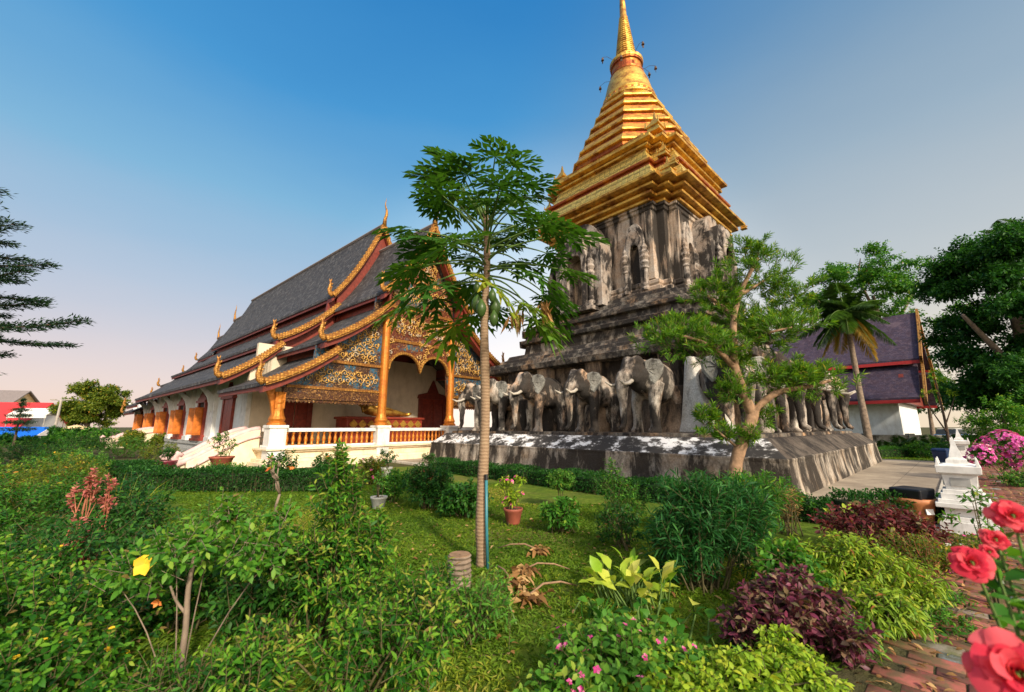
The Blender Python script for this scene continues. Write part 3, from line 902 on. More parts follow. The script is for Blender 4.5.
def niche(mb, dark, y, face, depth, w, hb, ht, pillar=True):
    hs = hb + (ht - hb) * 0.6
    mb.box2((face - 0.1, y - w - 0.25, hb - 0.32), (face + depth + 0.12, y + w + 0.25, hb - 0.14))
    mb.box2((face - 0.1, y - w - 0.16, hb - 0.14), (face + depth + 0.02, y + w + 0.16, hb))
    arch_band(mb, face - 0.05, face + depth, y, w * 0.55, w * 0.86, hb, hs, hs + 0.45, ht)
    arch_band(mb, face - 0.05, face + depth * 0.7, y, w * 0.8, w * 1.08, hb, hs + 0.1, ht, ht + 0.3)
    dark.box2((face - 0.04, y - w * 0.6, hb), (face + 0.06, y + w * 0.6, hs + 0.3))
    if pillar:
        for s in (-1, 1):
            c = (face + depth * 0.7, y + s * w * 1.02, hb)
            H = hs - hb
            mb.lathe([(0.2, 0), (0.2, 0.12), (0.13, 0.18), (0.16, 0.3), (0.12, 0.36), (0.12, H * 0.55), (0.17, H * 0.58), (0.13, H * 0.64), (0.2, H * 0.72), (0.14, H * 0.78), (0.22, H * 0.86), (0.16, H * 0.93), (0.2, H)], 10, c)
            mb.lathe([(0.2, 0), (0.12, 0.12), (0.15, 0.22), (0.06, 0.42), (0.02, 0.62)], 8, (c[0], c[1], hs))
def add_niche(k, porch, y):
    mb, dk = MB(), MB()
    mb.T = dk.T = Matrix.Rotation(k * math.pi / 2, 4, 'Z')
    if porch:            # deep central porch with its own double gable
        for s in (-1, 1):
            mb.box2((3.3, y + s * 1.05 - 0.3, 7.05), (4.25, y + s * 1.05 + 0.3, 9.9))
        mb.box2((3.3, y - 1.3, 9.85), (4.2, y + 1.3, 10.25))
        niche(mb, dk, y, 3.9, 0.65, 0.82, 7.15, 10.6)
        arch_band(mb, 3.3, 3.95, y, 0.5, 1.12, 9.8, 10.0, 10.3, 11.45)
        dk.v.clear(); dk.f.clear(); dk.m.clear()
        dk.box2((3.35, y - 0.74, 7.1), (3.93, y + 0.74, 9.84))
    else:
        niche(mb, dk, y, 3.34, 0.3, 0.45, 7.4, 10.35)
    o = mb.build('niche', M['stone_niche'], chedi, bevel=0.015)
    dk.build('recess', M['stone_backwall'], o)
for k in range(4):
    add_niche(k, True, -0.9 if k == 2 else 0.0)
    for fy in ((1.78, -2.75) if k == 2 else (-2.0, 2.0)):
        add_niche(k, False, fy)

def gold_tier(name, prof, mat, d, bevel=0.015):
    mb = MB(); mb.loft([rsq(s, z, d) for s, z in prof]); return mb.build(name, M[mat], chedi, bevel=bevel)
gold_tier('gold_cornice', [(3.3, 11.44), (3.62, 11.46), (3.64, 11.56), (3.55, 11.58), (3.55, 11.64), (3.84, 11.67), (3.86, 11.78), (3.76, 11.8), (3.76, 11.86), (4.06, 11.9), (4.08, 12.0), (3.98, 12.02), (3.98, 12.08), (4.36, 12.12), (4.38, 12.23), (4.1, 12.25)], 'gold_leaf', 0.48)
gold_tier('gold_slope', [(4.14, 12.22), (4.12, 12.28), (3.88, 12.98), (3.8, 13.0)], 'gold_plates', 0.48)
gold_tier('gold_cornice', [(3.7, 12.96), (3.82, 12.98), (3.83, 13.08), (3.76, 13.1), (3.76, 13.16), (3.9, 13.18), (3.92, 13.28), (3.84, 13.3), (3.84, 13.36), (3.7, 13.38)], 'gold_red', 0.46)
gold_tier('gold_slope', [(3.74, 13.34), (3.72, 13.4), (3.5, 14.02), (3.4, 14.04)], 'gold_plates', 0.46)
gold_tier('gold_cornice', [(3.36, 14.0), (3.46, 14.02), (3.48, 14.12), (3.42, 14.14), (3.42, 14.2), (3.6, 14.23), (3.62, 14.33), (3.55, 14.35), (3.84, 14.42), (3.86, 14.54), (3.5, 14.58), (3.42, 14.6), (3.4, 14.76), (3.28, 14.78), (3.26, 14.96), (3.34, 14.98), (3.34, 15.08), (2.6, 15.1)], 'gold_leaf', 0.42)
OCT = math.pi / 8
NS = 6
prof, R0, R1, Z0, Z1 = [], 3.74, 1.52, 15.05, 19.85
for k in range(NS):
    a = R0 + (R1 - R0) * k / NS; b = R0 + (R1 - R0) * (k + 1) / NS
    z0 = Z0 + (Z1 - Z0) * k / NS; h = (Z1 - Z0) / NS
    mb = MB(); mb.lathe([(a - 0.25, z0 - 0.02), (a - 0.08, z0), (a - 0.1, z0 + 0.3 * h)], 8, rot=OCT)
    mb.build('octagon_frieze', M['gold_red'], chedi)
    mb = MB(); mb.lathe([(a - 0.12, z0 + 0.26 * h), (a + 0.04, z0 + 0.3 * h), (a + 0.06, z0 + 0.42 * h), (a - 0.02, z0 + 0.46 * h), (b + 0.06, z0 + h * 0.99), (b - 0.2, z0 + h)], 8, rot=OCT)
    mb.build('octagon_tier', M['gold_leaf'], chedi, bevel=0.015)
mb = MB()
mb.lathe([(1.5, 19.8), (1.6, 19.86), (1.6, 19.98), (1.48, 20.04), (1.46, 20.2), (1.5, 20.24), (1.5, 20.32), (1.42, 20.36), (1.38, 20.6), (1.3, 20.95), (1.2, 21.35), (1.08, 21.7), (0.98, 21.92), (0.92, 21.96)], 28)
mb.build('bell', M['gold_leaf'], chedi, smooth=True)
mb = MB()
for z, h in ((19.9, 0.26), ):
    for k in range(28):
        a = 2 * math.pi * k / 28
        mb.box((1.5 * math.cos(a), 1.5 * math.sin(a), z + h / 2), (0.16, 0.2, h), rz=a, taper=0.5)
mb.build('lotus_petals', M['gold_red'], chedi)
mb = MB()
mb.lathe([(0.9, 21.92), (0.98, 21.96), (0.98, 22.08), (0.88, 22.12), (0.86, 22.22), (0.86, 22.6), (0.94, 22.65), (0.94, 22.75), (0.8, 22.78)], 24)
mb.build('harmika', M['gold_red'], chedi)
mb = MB()
mb.lathe([(0.8, 22.74), (0.96, 22.77), (0.98, 22.95), (0.86, 22.99), (0.78, 23.12), (0.68, 23.26), (0.6, 23.32)], 24)
mb.build('umbrella_ring', M['gold_leaf'], chedi)
prof = []
for k in range(17):
    t = k / 17
    r = 0.62 - 0.34 * t; z = 23.28 + 2.8 * t; h = 2.8 / 17
    prof += [(r * 0.9, z), (r, z + h * 0.25), (r, z + h * 0.6), (r * 0.88, z + h * 0.95)]
mb = MB(); mb.lathe(prof, 18)
mb.build('ringed_spire', M['gold_leaf'], chedi)
mb = MB(); mb.lathe([(0.2, 26.05), (0.28, 26.09), (0.27, 26.3), (0.21, 26.35), (0.19, 27.1), (0.14, 28.0), (0.11, 28.05), (0.05, 29.0), (0.012, 29.7)], 14)
mb.build('spire_tip', M['gold_leaf'], chedi, smooth=True)
def finial_mesh():
    mb = MB()
    mb.loft([rsq(s, z) for s, z in ((0.36, 0), (0.36, 0.1), (0.28, 0.12), (0.27, 0.3), (0.33, 0.32), (0.33, 0.4), (0.24, 0.42), (0.2, 0.56), (0.1, 0.78), (0.07, 0.82), (0.02, 1.2))])
    for k in range(4):
        mb.T = Matrix.Rotation(k * math.pi / 2, 4, 'Z')
        mb.box((0.33, 0.3, 0.5), (0.09, 0.09, 0.36), taper=0.2)
    return mb.mesh('finial', M['gold_leaf'])
fm = finial_mesh()
for s, z, sc in ((2.82, 15.06, 1.0), (3.36, 13.36, 0.62), (3.62, 12.23, 0.72), (4.1, 12.22, 0.4)):
    for a, b in ((1, 1), (-1, 1), (-1, -1), (1, -1)):
        link_mesh('finial', fm, chedi, (a * s, b * s, z), scale=(sc, sc, sc))
def bell_mesh():
    mb = MB()
    mb.tube([(0.9, 0, 0.1), (1.3, 0, 0.2), (1.62, 0, 0.05)], 0.012, 4)
    mb.lathe([(0.02, 0), (0.05, -0.03), (0.09, -0.2), (0.08, -0.21), (0.02, -0.22)], 8, (1.62, 0, 0.03))
    mb.box((1.62, 0, -0.3), (0.015, 0.1, 0.14))
    return mb.mesh('hanging_bell', M['bark_dark'])
bmh = bell_mesh()
for k in range(8):
    link_mesh('hanging_bell', bmh, chedi, (0, 0, 22.9 if k % 2 else 22.1), (0, 0, 0.35 + k * math.pi / 4))

# ------------------------------------------------------------------ elephants round its foot
def elephant_body():
    mb = MB()
    mb.ball((-0.6, 0, 1.74), (1.0, 0.54, 0.7), 16, 10)
    mb.ball((0.12, 0, 1.95), (0.6, 0.52, 0.62), 14, 9)
    mb.ball((0.52, 0, 2.1), (0.44, 0.4, 0.5), 14, 9)
    for s in (-1, 1):
        mb.ball((0.5, s * 0.17, 2.42), (0.28, 0.22, 0.24), 10, 7)
        mb.ball((0.66, s * 0.25, 1.86), (0.22, 0.16, 0.22), 10, 7)
        mb.tube([(-0.1, s * 0.42, 1.7), (0.0, s * 0.42, 1.15), (0.05, s * 0.42, 0.65), (0.04, s * 0.42, 0.2), (0.06, s * 0.42, 0.0)], [0.3, 0.22, 0.165, 0.17, 0.21], 10)
        mb.ball((0.12, s * 0.42, 0.07), (0.22, 0.2, 0.1), 10, 6)
        mb.tube([(-1.2, s * 0.42, 1.6), (-1.15, s * 0.44, 0.8), (-1.15, s * 0.44, 0.0)], [0.4, 0.28, 0.26], 8)
    mb.tube([(0.62, 0, 2.15), (0.92, 0, 1.85), (1.02, 0, 1.4), (0.98, 0, 0.9), (0.96, 0, 0.45), (1.04, 0, 0.2), (1.22, 0, 0.12)], [0.32, 0.25, 0.19, 0.145, 0.115, 0.1, 0.09], 10)
    mb.box((-1.15, 0, 1.2), (0.4, 0.7, 1.6))
    o = mb.build('body', M['stone_elephant'])
    r = o.modifiers.new('r', 'REMESH'); r.mode = 'VOXEL'; r.voxel_size = 0.045; r.use_smooth_shade = True
    s = o.modifiers.new('s', 'SMOOTH'); s.factor = 0.5; s.iterations = 5
    dg = bpy.context.evaluated_depsgraph_get()
    me = bpy.data.meshes.new_from_object(o.evaluated_get(dg))
    bpy.data.objects.remove(o)
    me.name = 'body'
    rng = np.random.default_rng(3)
    co = np.empty(len(me.vertices) * 3); me.vertices.foreach_get('co', co); co = co.reshape(-1, 3)
    wv = np.zeros(len(co))
    for f in (3, 6, 11):
        for _ in range(3): wv += np.sin(co @ rng.normal(0, f, 3) + rng.uniform(0, 6.3)) / f
    co += nrm(co - np.array([-0.3, 0, 1.4])) * wv[:, None] * 0.045
    me.vertices.foreach_set('co', co.ravel()); me.update()
    return me
def ear_mesh(s):
    mb = MB()
    out = [(0.0, 0.32), (0.25, 0.42), (0.52, 0.36), (0.66, 0.1), (0.62, -0.18), (0.48, -0.42), (0.3, -0.66), (0.18, -0.6), (0.1, -0.35), (0.0, -0.2)]
    rings = []
    for th, k in ((-0.05, 0.9), (-0.02, 1.0), (0.03, 1.0), (0.06, 0.86)):
        rings.append([(-0.3 * (x * k) + th, s * (x * k), z * k) for x, z in out])
    mb.loft(rings)
    for q in range(5):      # raised veins
        a = -0.9 + q * 0.42
        mb.tube([(0.03, s * 0.08, -0.05), (-0.3 * 0.3 + 0.07, s * 0.3 * math.cos(a) , 0.45 * math.sin(a)), (-0.3 * 0.5 + 0.06, s * 0.5 * max(0.4, math.cos(a)), 0.7 * math.sin(a) * 0.75)], [0.03, 0.025, 0.012], 5)
    return mb.mesh('ear', M['stone_ear'])
e_body = elephant_body()
ears = {s: ear_mesh(s) for s in (-1, 1)}
tm = MB(); tm.tube([(0, 0, 0), (0.25, 0.02, -0.16), (0.5, 0.05, -0.2), (0.74, 0.06, -0.08)], [0.075, 0.065, 0.05, 0.02], 8)
tusk_me = tm.mesh('tusk', M['tusk'], True)
def make_elephant():
    t = thing('elephant_statue', '', 'statue', group='stone elephants round the chedi')
    link_mesh('body', e_body, t)
    for s in (-1, 1):
        link_mesh('ear', ears[s], t, (0.3, s * 0.4, 2.16), (0, 0, s * 0.5), (0.82, 0.82, 0.82))
        link_mesh('tusk', tusk_me, t, (0.72, s * 0.26, 1.8), (0, 0, s * 0.12))
    return t
ele0 = make_elephant()
EL = []      # (u, v, heading in the chedi frame, label)
EL.append((-6.05, 5.95, R(135), 'stone elephant at the left corner of the terrace, its trunk before the golden temple columns'))
EL.append((-6.3, 4.2, R(160), 'stone elephant hidden mostly behind the papaya trunk'))
EL.append((-6.3, 1.85, R(164), 'blackened stone elephant just right of the papaya trunk, one white tusk showing'))
EL.append((-6.3, -0.95, R(164), 'pale faced stone elephant with round grey ear in the middle of the left terrace'))
EL.append((-6.3, -3.4, R(164), 'dark headed stone elephant last before the tree, under the lowest green branches'))
EL.append((-6.0, -6.0, R(225), 'stone elephant on the near corner of the terrace behind the leaning tree trunk'))
EL.append((-4.1, -6.35, R(270), 'first stone elephant along the streaked right side, beside the near corner'))
EL.append((-1.6, -6.35, R(270), 'second stone elephant along the streaked right side'))
EL.append((0.9, -6.35, R(270), 'third stone elephant along the streaked right side'))
EL.append((3.4, -6.35, R(270), 'fourth stone elephant along the streaked right side, before the far corner'))
EL.append((5.95, -5.95, R(315), 'stone elephant at the far right corner of the terrace near the palm'))
rngE = random.Random(4)
for i, (u, v, h, lab) in enumerate(EL):
    e = ele0 if i == 0 else copy_tree(ele0)
    x, y = chp(u, v)
    e.location = (x, y, 1.46)
    e.rotation_euler = (0, 0, CH_RZ + h)
    s = rngE.uniform(0.92, 1.0)
    e.scale = (s, s * rngE.uniform(0.95, 1.08), s * rngE.uniform(0.95, 1.0))
    e.rotation_euler.z += rngE.uniform(-0.1, 0.1)
    e['label'] = lab
# ------------------------------------------------------------------ the temple hall (local x across the front, y back along the hall)
temple = thing('temple_hall', 'long Lanna temple hall with tiered slate roofs, golden bargeboards and carved gilded gable', 'temple', (TE[0], TE[1], 0), TE_RZ)
def curve(p0, p1, sag, n=10):
    out = []
    for i in range(n + 1):
        s = i / n
        out.append((p0[0] + (p1[0] - p0[0]) * s, p0[1] + (p1[1] - p0[1]) * s - sag * 4 * s * (1 - s)))
    return out
def roof_z(x, tiers):
    x = abs(x)
    for (a, b, sag) in tiers[::1]:
        if a[0] <= x <= b[0]:
            s = (x - a[0]) / (b[0] - a[0])
            return a[1] + (b[1] - a[1]) * s - sag * 4 * s * (1 - s)
    return tiers[-1][1][1]
FRONT = [((0.0, 13.3), (2.95, 8.55), 0.42), ((2.45, 8.05), (5.78, 5.55), 0.24), ((5.1, 5.2), (8.05, 3.42), 0.16)]
MAIN = [((0.0, 15.2), (3.1, 9.45), 0.5), ((2.6, 9.0), (5.9, 6.38), 0.26), ((5.55, 6.15), (8.17, 4.1), 0.16)]
REAR = [((0.0, 13.9), (3.0, 8.9), 0.42), ((2.5, 8.4), (5.8, 5.85), 0.24), ((5.3, 5.5), (8.1, 3.7), 0.16)]
LOW = [((0.0, 12.6), (2.9, 8.1), 0.4), ((2.4, 7.6), (5.4, 5.3), 0.2), ((5.0, 5.0), (7.6, 3.2), 0.14)]
SECT = [('front', FRONT, -0.85, 5.6), ('main', MAIN, 4.75, 31.0), ('rear', REAR, 30.6, 36.5), ('low', LOW, 36.1, 42.5)]
TH = 0.16
naga_path = [(0.0, 0.0), (0.22, -0.06), (0.42, 0.06), (0.5, 0.3), (0.42, 0.55), (0.36, 0.78), (0.42, 1.0), (0.56, 1.2)]
def naga_mesh(name='naga_finial'):
    """rising flame shaped serpent head in the plane x-z, pointing outwards (+x)"""
    mb = MB()
    rad = [0.2, 0.22, 0.22, 0.2, 0.17, 0.15, 0.11, 0.015]
    P = [Vector((x, 0, z)) for x, z in naga_path]
    rings = []
    for i, p in enumerate(P):
        d = (P[min(i + 1, len(P) - 1)] - P[max(0, i - 1)]).normalized()
        nv = Vector((-d.z, 0, d.x))
        r = rad[i]
        rings.append([p + nv * r * math.cos(a) + Vector((0, 0.09 * (0.3 + r * 3.5) * math.sin(a), 0)) for a in [k * math.pi / 4 for k in range(8)]])
    mb.loft(rings)
    for i in range(1, 7):       # crest flames
        p = P[i]
        d = (P[i + 1] - P[i - 1]).normalized(); nv = Vector((-d.z, 0, d.x))
        q = p + nv * rad[i] * 0.8
        mb.loft([[q - d * 0.12 + Vector((0, -0.04, 0)), q + d * 0.1 + Vector((0, -0.04, 0)), q + nv * 0.2 + d * 0.18],
                 [q - d * 0.12 + Vector((0, 0.04, 0)), q + d * 0.1 + Vector((0, 0.04, 0)), q + nv * 0.2 + d * 0.18 + Vector((0, 0.002, 0))]])
    return mb.mesh(name, M['gold_trim'], True)
naga_me = naga_mesh()
def spire_mesh():
    mb = MB()
    path = [(0, 0, -0.4), (0, -0.05, 0.2), (0, -0.22, 0.55), (0, -0.2, 0.9), (0, -0.05, 1.25), (0, 0.04, 1.6), (0, -0.1, 2.05)]
    mb.tube(path, [0.16, 0.12, 0.1, 0.075, 0.05, 0.035, 0.006], 8)
    return mb.mesh('ridge_finial', M['gold_trim'], True)
spire_me = spire_mesh()
def barge_mesh(tier, sgn):
    """carved board along the gable edge of one roof tier; its back (serpent body) is scalloped"""
    a, b, sag = tier
    n = 44
    c = curve(a, b, sag, n)
    lo, hi = [], []
    for i, (x, z) in enumerate(c):
        p = Vector((c[min(i + 1, n)][0] - c[max(i - 1, 0)][0], c[min(i + 1, n)][1] - c[max(i - 1, 0)][1])).normalized()
        nv = Vector((-p.y, p.x))
        if nv.y < 0: nv = -nv
        up = 0.1 + (0.07 if i % 2 else 0.0)
        hi.append((x + nv.x * up, z + nv.y * up)); lo.append((x - nv.x * 0.15, z - nv.y * 0.15))
    mb = MB()
    rings = [[(sgn * l[0], -0.07, l[1]), (sgn * l[0], 0.07, l[1]), (sgn * h[0], 0.07, h[1]), (sgn * h[0], -0.07, h[1])] for l, h in zip(lo, hi)]
    mb.loft(rings)
    # round moulding on the face of the board
    mb.tube([(sgn * (l[0] * 0.6 + h[0] * 0.4), -0.08, l[1] * 0.6 + h[1] * 0.4) for l, h in zip(lo[::2], hi[::2])], 0.05, 6)
    return mb.mesh('bargeboard', M['gold_trim'])

for nm, tiers, va, vb in SECT:
    for ti, (a, b, sag) in enumerate(tiers):
        sides = (1,) if ti == 0 else (-1, 1)
        for sg in sides:
            c = curve(a, b, sag, 12)
            if ti == 0: c = [(-x, z) for x, z in c[::-1]][:-1] + c
            top = [(sg * x, z) for x, z in c]; bot = [(sg * x, z - TH) for x, z in c]
            mb = MB()
            rings = []
            nv_ = 6
            for k in range(nv_ + 1):
                s = k / nv_
                v = va + (vb - va) * s
                dz = 0.0
                rings.append([(x, v, z + dz) for x, z in top] + [(x, v, z + dz) for x, z in bot[::-1]])
            mb.loft(rings)
            mb.build('roof', M['roof_slate'], temple)
            # dark red boards under the eave edge and in the gap below the upper tier
            mb = MB()
            for q in ((-1, 1) if ti == 0 else (sg,)):
                ex, ez = q * b[0], b[1]
                mb.box2((ex - q * 0.06, va + 0.1, ez - TH - 0.16), (ex - q * 0.14, vb - 0.05, ez - 0.02))
                if ti < 2:
                    nx = tiers[ti + 1][0]
                    mb.box2((q * (nx[0][0] if isinstance(nx[0], tuple) else nx[0]) , va + 0.25, nx[1] - 0.25), (q * (nx[0] + 0.1), vb - 0.1, roof_z(nx[0] + 0.05, [tiers[ti]]) - TH - 0.02))
            mb.build('eave_board', M['red_wood'], temple)
    if nm in ('front', 'main', 'rear', 'low'):
        for ti, t in enumerate(tiers):
            for sg in (-1, 1):
                if nm not in ('front', 'main'):
                    link_mesh('naga_finial', naga_me, temple, (sg * t[1][0], vb, t[1][1] + 0.06), scale=(0.42 * sg, 0.6, 0.6))
                    continue
                for face in (va,):
                    bb = link_mesh('bargeboard', barge_mesh(t, sg), temple, (0, face, 0))
                    nf = link_mesh('naga_finial', naga_me, bb, (sg * (t[1][0] + 0.0), 0, t[1][1] + 0.06), scale=(0.52 * sg, 0.6, 0.74))
        link_mesh('ridge_finial', spire_me, temple, (0, va if nm in ('front', 'main') else vb, tiers[0][0][1] + 0.25), (0, 0, 0 if nm in ('front', 'main') else math.pi), (1, 1, 0.85))
    # soffit battens under the front overhang
    mb = MB()
    if nm in ('front', 'main'):
        for (a, b, sag) in tiers:
            for sg in (-1, 1):
                c = curve(a, b, sag, 8)
                rings = [[(sg * x, va + 0.08, z - TH - 0.02), (sg * x, va + 0.5, z - TH - 0.02), (sg * x, va + 0.5, z - TH - 0.26), (sg * x, va + 0.08, z - TH - 0.26)] for x, z in c]
                mb.loft(rings)
        mb.build('gable_batten', M['red_wood'], temple)
# ridge capping
mb = MB()
for nm, tiers, va, vb in SECT:
    z = tiers[0][0][1]
    mb.tube([(0, va + (vb - va) * k / 6, z + 0.03) for k in range(7)], 0.13, 6)
mb.build('ridge_cap', M['roof_grey'], temple)

def gable_panel(x0, x1, zbot, tiers, y, th, n=24, drop=TH + 0.03):
    """upright panel filling the space below the roof, its lower edge given by zbot(x)"""
    mb = MB()
    rings = []
    for i in range(n + 1):
        x = x0 + (x1 - x0) * i / n
        zt = roof_z(x, tiers) - drop; zb = min(zbot(x), zt - 0.01)
        rings.append([(x, y, zb), (x, y + th, zb), (x, y + th, zt), (x, y, zt)])
    mb.loft(rings)
    return mb
def arch_z(x):            # two round lobes meeting at a cusp in the middle
    q = abs(x)
    if q > 2.02: return 3.9
    c = 1.02
    d = (q - c) / 1.0
    return 4.62 + 0.95 * math.sqrt(max(0.0, 1 - d * d))
gable_panel(-2.25, 2.25, lambda x: arch_z(x) if abs(x) < 2.03 else 3.9, FRONT, 0.0, 0.2, 60).build('gable_panel', M['carved_gold'], temple)
for sg in (-1, 1):
    gable_panel(sg * 2.45, sg * 5.1, lambda x: 3.32, FRONT, 0.05, 0.16).build('side_panel', M['carved_blue'], temple)
    gable_panel(sg * 5.1, sg * 7.1, lambda x: 3.32, FRONT, 0.05, 0.16).build('side_panel', M['carved_blue'], temple)
    mb = MB(); mb.box2((sg * 2.45, 0.0, 2.86), (sg * 7.0, 0.24, 3.34))
    for k in range(26):       # hanging fringe of small carved drops
        x = sg * (2.6 + k * 0.17)
        mb.box((x, 0.1, 2.8), (0.12, 0.06, 0.2), ry=R(45))
    mb.build('valance', M['carved_brown'], temple)
    mb = MB()
    for z0, z1 in ((3.34, 3.46), (4.62, 4.76)):
        mb.box2((sg * 2.45, -0.04, z0), (sg * (6.9 if z0 < 4 else 5.4), 0.06, z1))
    mb.build('frieze_band', M['gold_trim'], temple)
mb = MB()
for z in (6.15, 8.0, 9.75):
    w = min(2.25, 2.25 if z < 8.3 else (13.0 - z) * 0.52)
    mb.box2((-w, -0.06, z), (w, 0.02, z + 0.14))
# rim of the cusped arch
pr = [(-2.02 + 4.04 * i / 60) for i in range(61)]
mb.tube([(x, -0.02, arch_z(x)) for x in pr], 0.085, 6)
mb.build('frieze_band', M['gold_trim'], temple)
mb = MB()
for s in (-1, 1):
    mb.box2((s * 2.02, -0.02, 3.4), (s * 2.1, 0.18, 4.7))
mb.build('arch_jamb', M['carved_gold'], temple)

# scrollwork standing proud of the panels
def scrollwork(name, parent, inside, x0, x1, z0, z1, y, seed, step=0.42):
    rr = random.Random(seed)
    mb = MB()
    nz = int((z1 - z0) / (step * 0.86)); nx = int((x1 - x0) / step)
    for j in range(nz + 1):
        for i in range(nx + 1):
            cx = x0 + (i + (0.5 if j % 2 else 0)) * step + rr.uniform(-0.05, 0.05); cz = z0 + j * step * 0.86 + rr.uniform(-0.05, 0.05)
            if not (inside(cx - 0.16, cz + 0.2) and inside(cx + 0.16, cz + 0.2) and inside(cx, cz - 0.2)): continue
            s = rr.choice((-1, 1)); a0 = rr.uniform(0, 6.28); R_ = step * rr.uniform(0.4, 0.52)
            path, rad = [], []
            for k in range(13):
                t = k / 12
                r = R_ * (1 - 0.85 * t); a = a0 + s * t * 8.0
                path.append((cx + r * math.cos(a), y - 0.03 - 0.05 * t, cz + r * math.sin(a))); rad.append(0.034 * (1 - 0.5 * t))
            mb.tube(path, rad, 5)
            for k in range(3):
                a = a0 + s * (0.4 + 1.5 * k); p = (cx + R_ * math.cos(a), y - 0.03, cz + R_ * math.sin(a))
                q = (cx + R_ * 1.4 * math.cos(a + s * 0.5), y - 0.06, cz + R_ * 1.4 * math.sin(a + s * 0.5))
                mb.tube([p, q], [0.04, 0.008], 4)
    return mb.build(name, M['gold_carving'], parent, smooth=True)
scrollwork('scrollwork', temple, lambda x, z: abs(x) < 2.15 and (z > arch_z(x) + 0.12 or abs(x) > 2.1) and z < roof_z(x, FRONT) - 0.3 and not any(abs(z - b - 0.07) < 0.16 for b in (6.15, 8.0, 9.75)), -2.1, 2.1, 4.0, 12.6, 0.0, 1, 0.36)
for sg in (-1, 1):
    scrollwork('scrollwork', temple, lambda x, z: 2.5 < abs(x) < 6.9 and z > 3.5 and abs(z - 4.69) > 0.12 and z < roof_z(x, FRONT) - 0.28, min(sg * 2.5, sg * 6.9), max(sg * 2.5, sg * 6.9), 3.55, 8.0, 0.05, 5 + sg, 0.36)
# columns and posts of the porch
for x in (-7.15, -2.25, 2.25, 7.15):
    top = 7.95 if abs(x) < 3 else 3.1
    mb = MB()
    mb.lathe([(0.36, 1.7), (0.36, 1.8), (0.28, 1.86), (0.33, 1.98), (0.27, 2.1), (0.24, 2.2), (0.22, 2.3), (0.21, top - 0.5), (0.24, top - 0.45), (0.24, top - 0.36), (0.21, top - 0.32), (0.26, top)], 16, (x, 0, 0))
    if abs(x) > 3:       # carved corner post with struts
        mb.box((x, 0, 2.75), (0.38, 0.38, 0.7), taper=1.05)
        for sg in (-1 if x < 0 else 1,):
            mb.loft([[(x + sg * 0.2, -0.08, z), (x + sg * 0.2, 0.08, z), (x + sg * (0.2 + w), 0.08, z), (x + sg * (0.2 + w), -0.08, z)] for z, w in ((2.1, 0.03), (2.5, 0.1), (2.9, 0.22), (3.3, 0.42))])
    mb.build('column', M['gold_column'], temple, smooth=False, bevel=0.01)
    mb = MB()
    mb.box2((x - 0.33, -0.33, 0.0), (x + 0.33, 0.33, 1.66)); mb.box2((x - 0.38, -0.38, 1.6), (x + 0.38, 0.38, 1.72)); mb.box2((x - 0.4, -0.4, 0.7), (x + 0.4, 0.4, 0.86))
    mb.build('post', M['white_paint'], temple, bevel=0.02)
# balustrade
bal = MB(); bal.lathe([(0.07, 0), (0.07, 0.06), (0.045, 0.09), (0.085, 0.22), (0.075, 0.3), (0.04, 0.42), (0.05, 0.46), (0.07, 0.5), (0.07, 0.56)], 8)
bal_me = bal.mesh('baluster', M['gold_column'], True)
rl = MB()
for x0, x1 in ((-6.82, -2.58), (-1.92, 1.92), (2.58, 6.82)):
    rl.box2((x0, -0.13, 1.44), (x1, 0.13, 1.6)); rl.box2((x0, -0.14, 0.78), (x1, 0.14, 0.88))
    n = int((x1 - x0) / 0.25)
    for k in range(n):
        link_mesh('baluster', bal_me, temple, (x0 + (k + 0.5) * (x1 - x0) / n, 0, 0.88))
for x in (-7.15, 7.15):
    for v0, v1 in ((0.35, 1.25), (3.35, 5.0)):
        rl.box2((x - 0.12, v0, 1.44), (x + 0.12, v1, 1.6)); rl.box2((x - 0.13, v0, 0.78), (x + 0.13, v1, 0.88))
        n = int((v1 - v0) / 0.27)
        for k in range(n):
            link_mesh('baluster', bal_me, temple, (x, v0 + (k + 0.5) * (v1 - v0) / n, 0.88))
rl.build('rail', M['white_paint'], temple, bevel=0.02)
# platform
mb = MB()
for z0, z1, e in ((-0.1, 0.22, 0.55), (0.22, 0.34, 0.42), (0.34, 0.62, 0.2), (0.62, 0.7, 0.32), (0.7, 0.78, 0.42)):
    mb.box2((-7.15 - e, -e, z0), (7.15 + e, 5.0, z1))
mb.build('platform', M['cream_plaster'], temple, bevel=0.015)
mb = MB()
for z0, z1, e in ((-0.1, 0.3, 0.3), (0.3, 0.55, 0.15), (0.55, 0.78, 0.22)):
    mb.box2((-6.7 - e, 5.003, z0), (6.7 + e, 42.0, z1))
mb.build('hall_base', M['pot_grey'], temple, bevel=0.015)
# walls
mb = MB()
mb.box2((-6.65, 5.0, 0.78), (6.65, 5.25, 6.0))
mb.build('porch_wall', M['beige_wall'], temple)
gable_panel(-2.6, 2.6, lambda x: 5.9, MAIN, 5.02, 0.2).build('gable_wall', M['red_wood'], temple)
for sg in (-1, 1):
    gable_panel(sg * 2.6, sg * 5.55, lambda x: 4.6, MAIN, 5.26, 0.2).build('gable_wall', M['red_wood'], temple)
    gable_panel(sg * 5.92, sg * 6.9, lambda x: 4.0, MAIN, 5.0, 0.24).build('gable_wall', M['beige_wall'], temple)
mb = MB()
for sg in (-1, 1):
    mb.box2((sg * 6.4, 5.26, 0.78), (sg * 6.65, 30.8, 5.1)); mb.box2((sg * 6.4, 30.8, 0.78), (sg * 6.65, 41.5, 3.8))
mb.box2((-6.4, 41.2, 0.78), (6.4, 41.45, 3.6))
mb.build('hall_wall', M['white_wall'], temple)
mb = MB()
mb.box2((-6.3, 5.3, 0.5), (6.3, 41.1, 0.8))
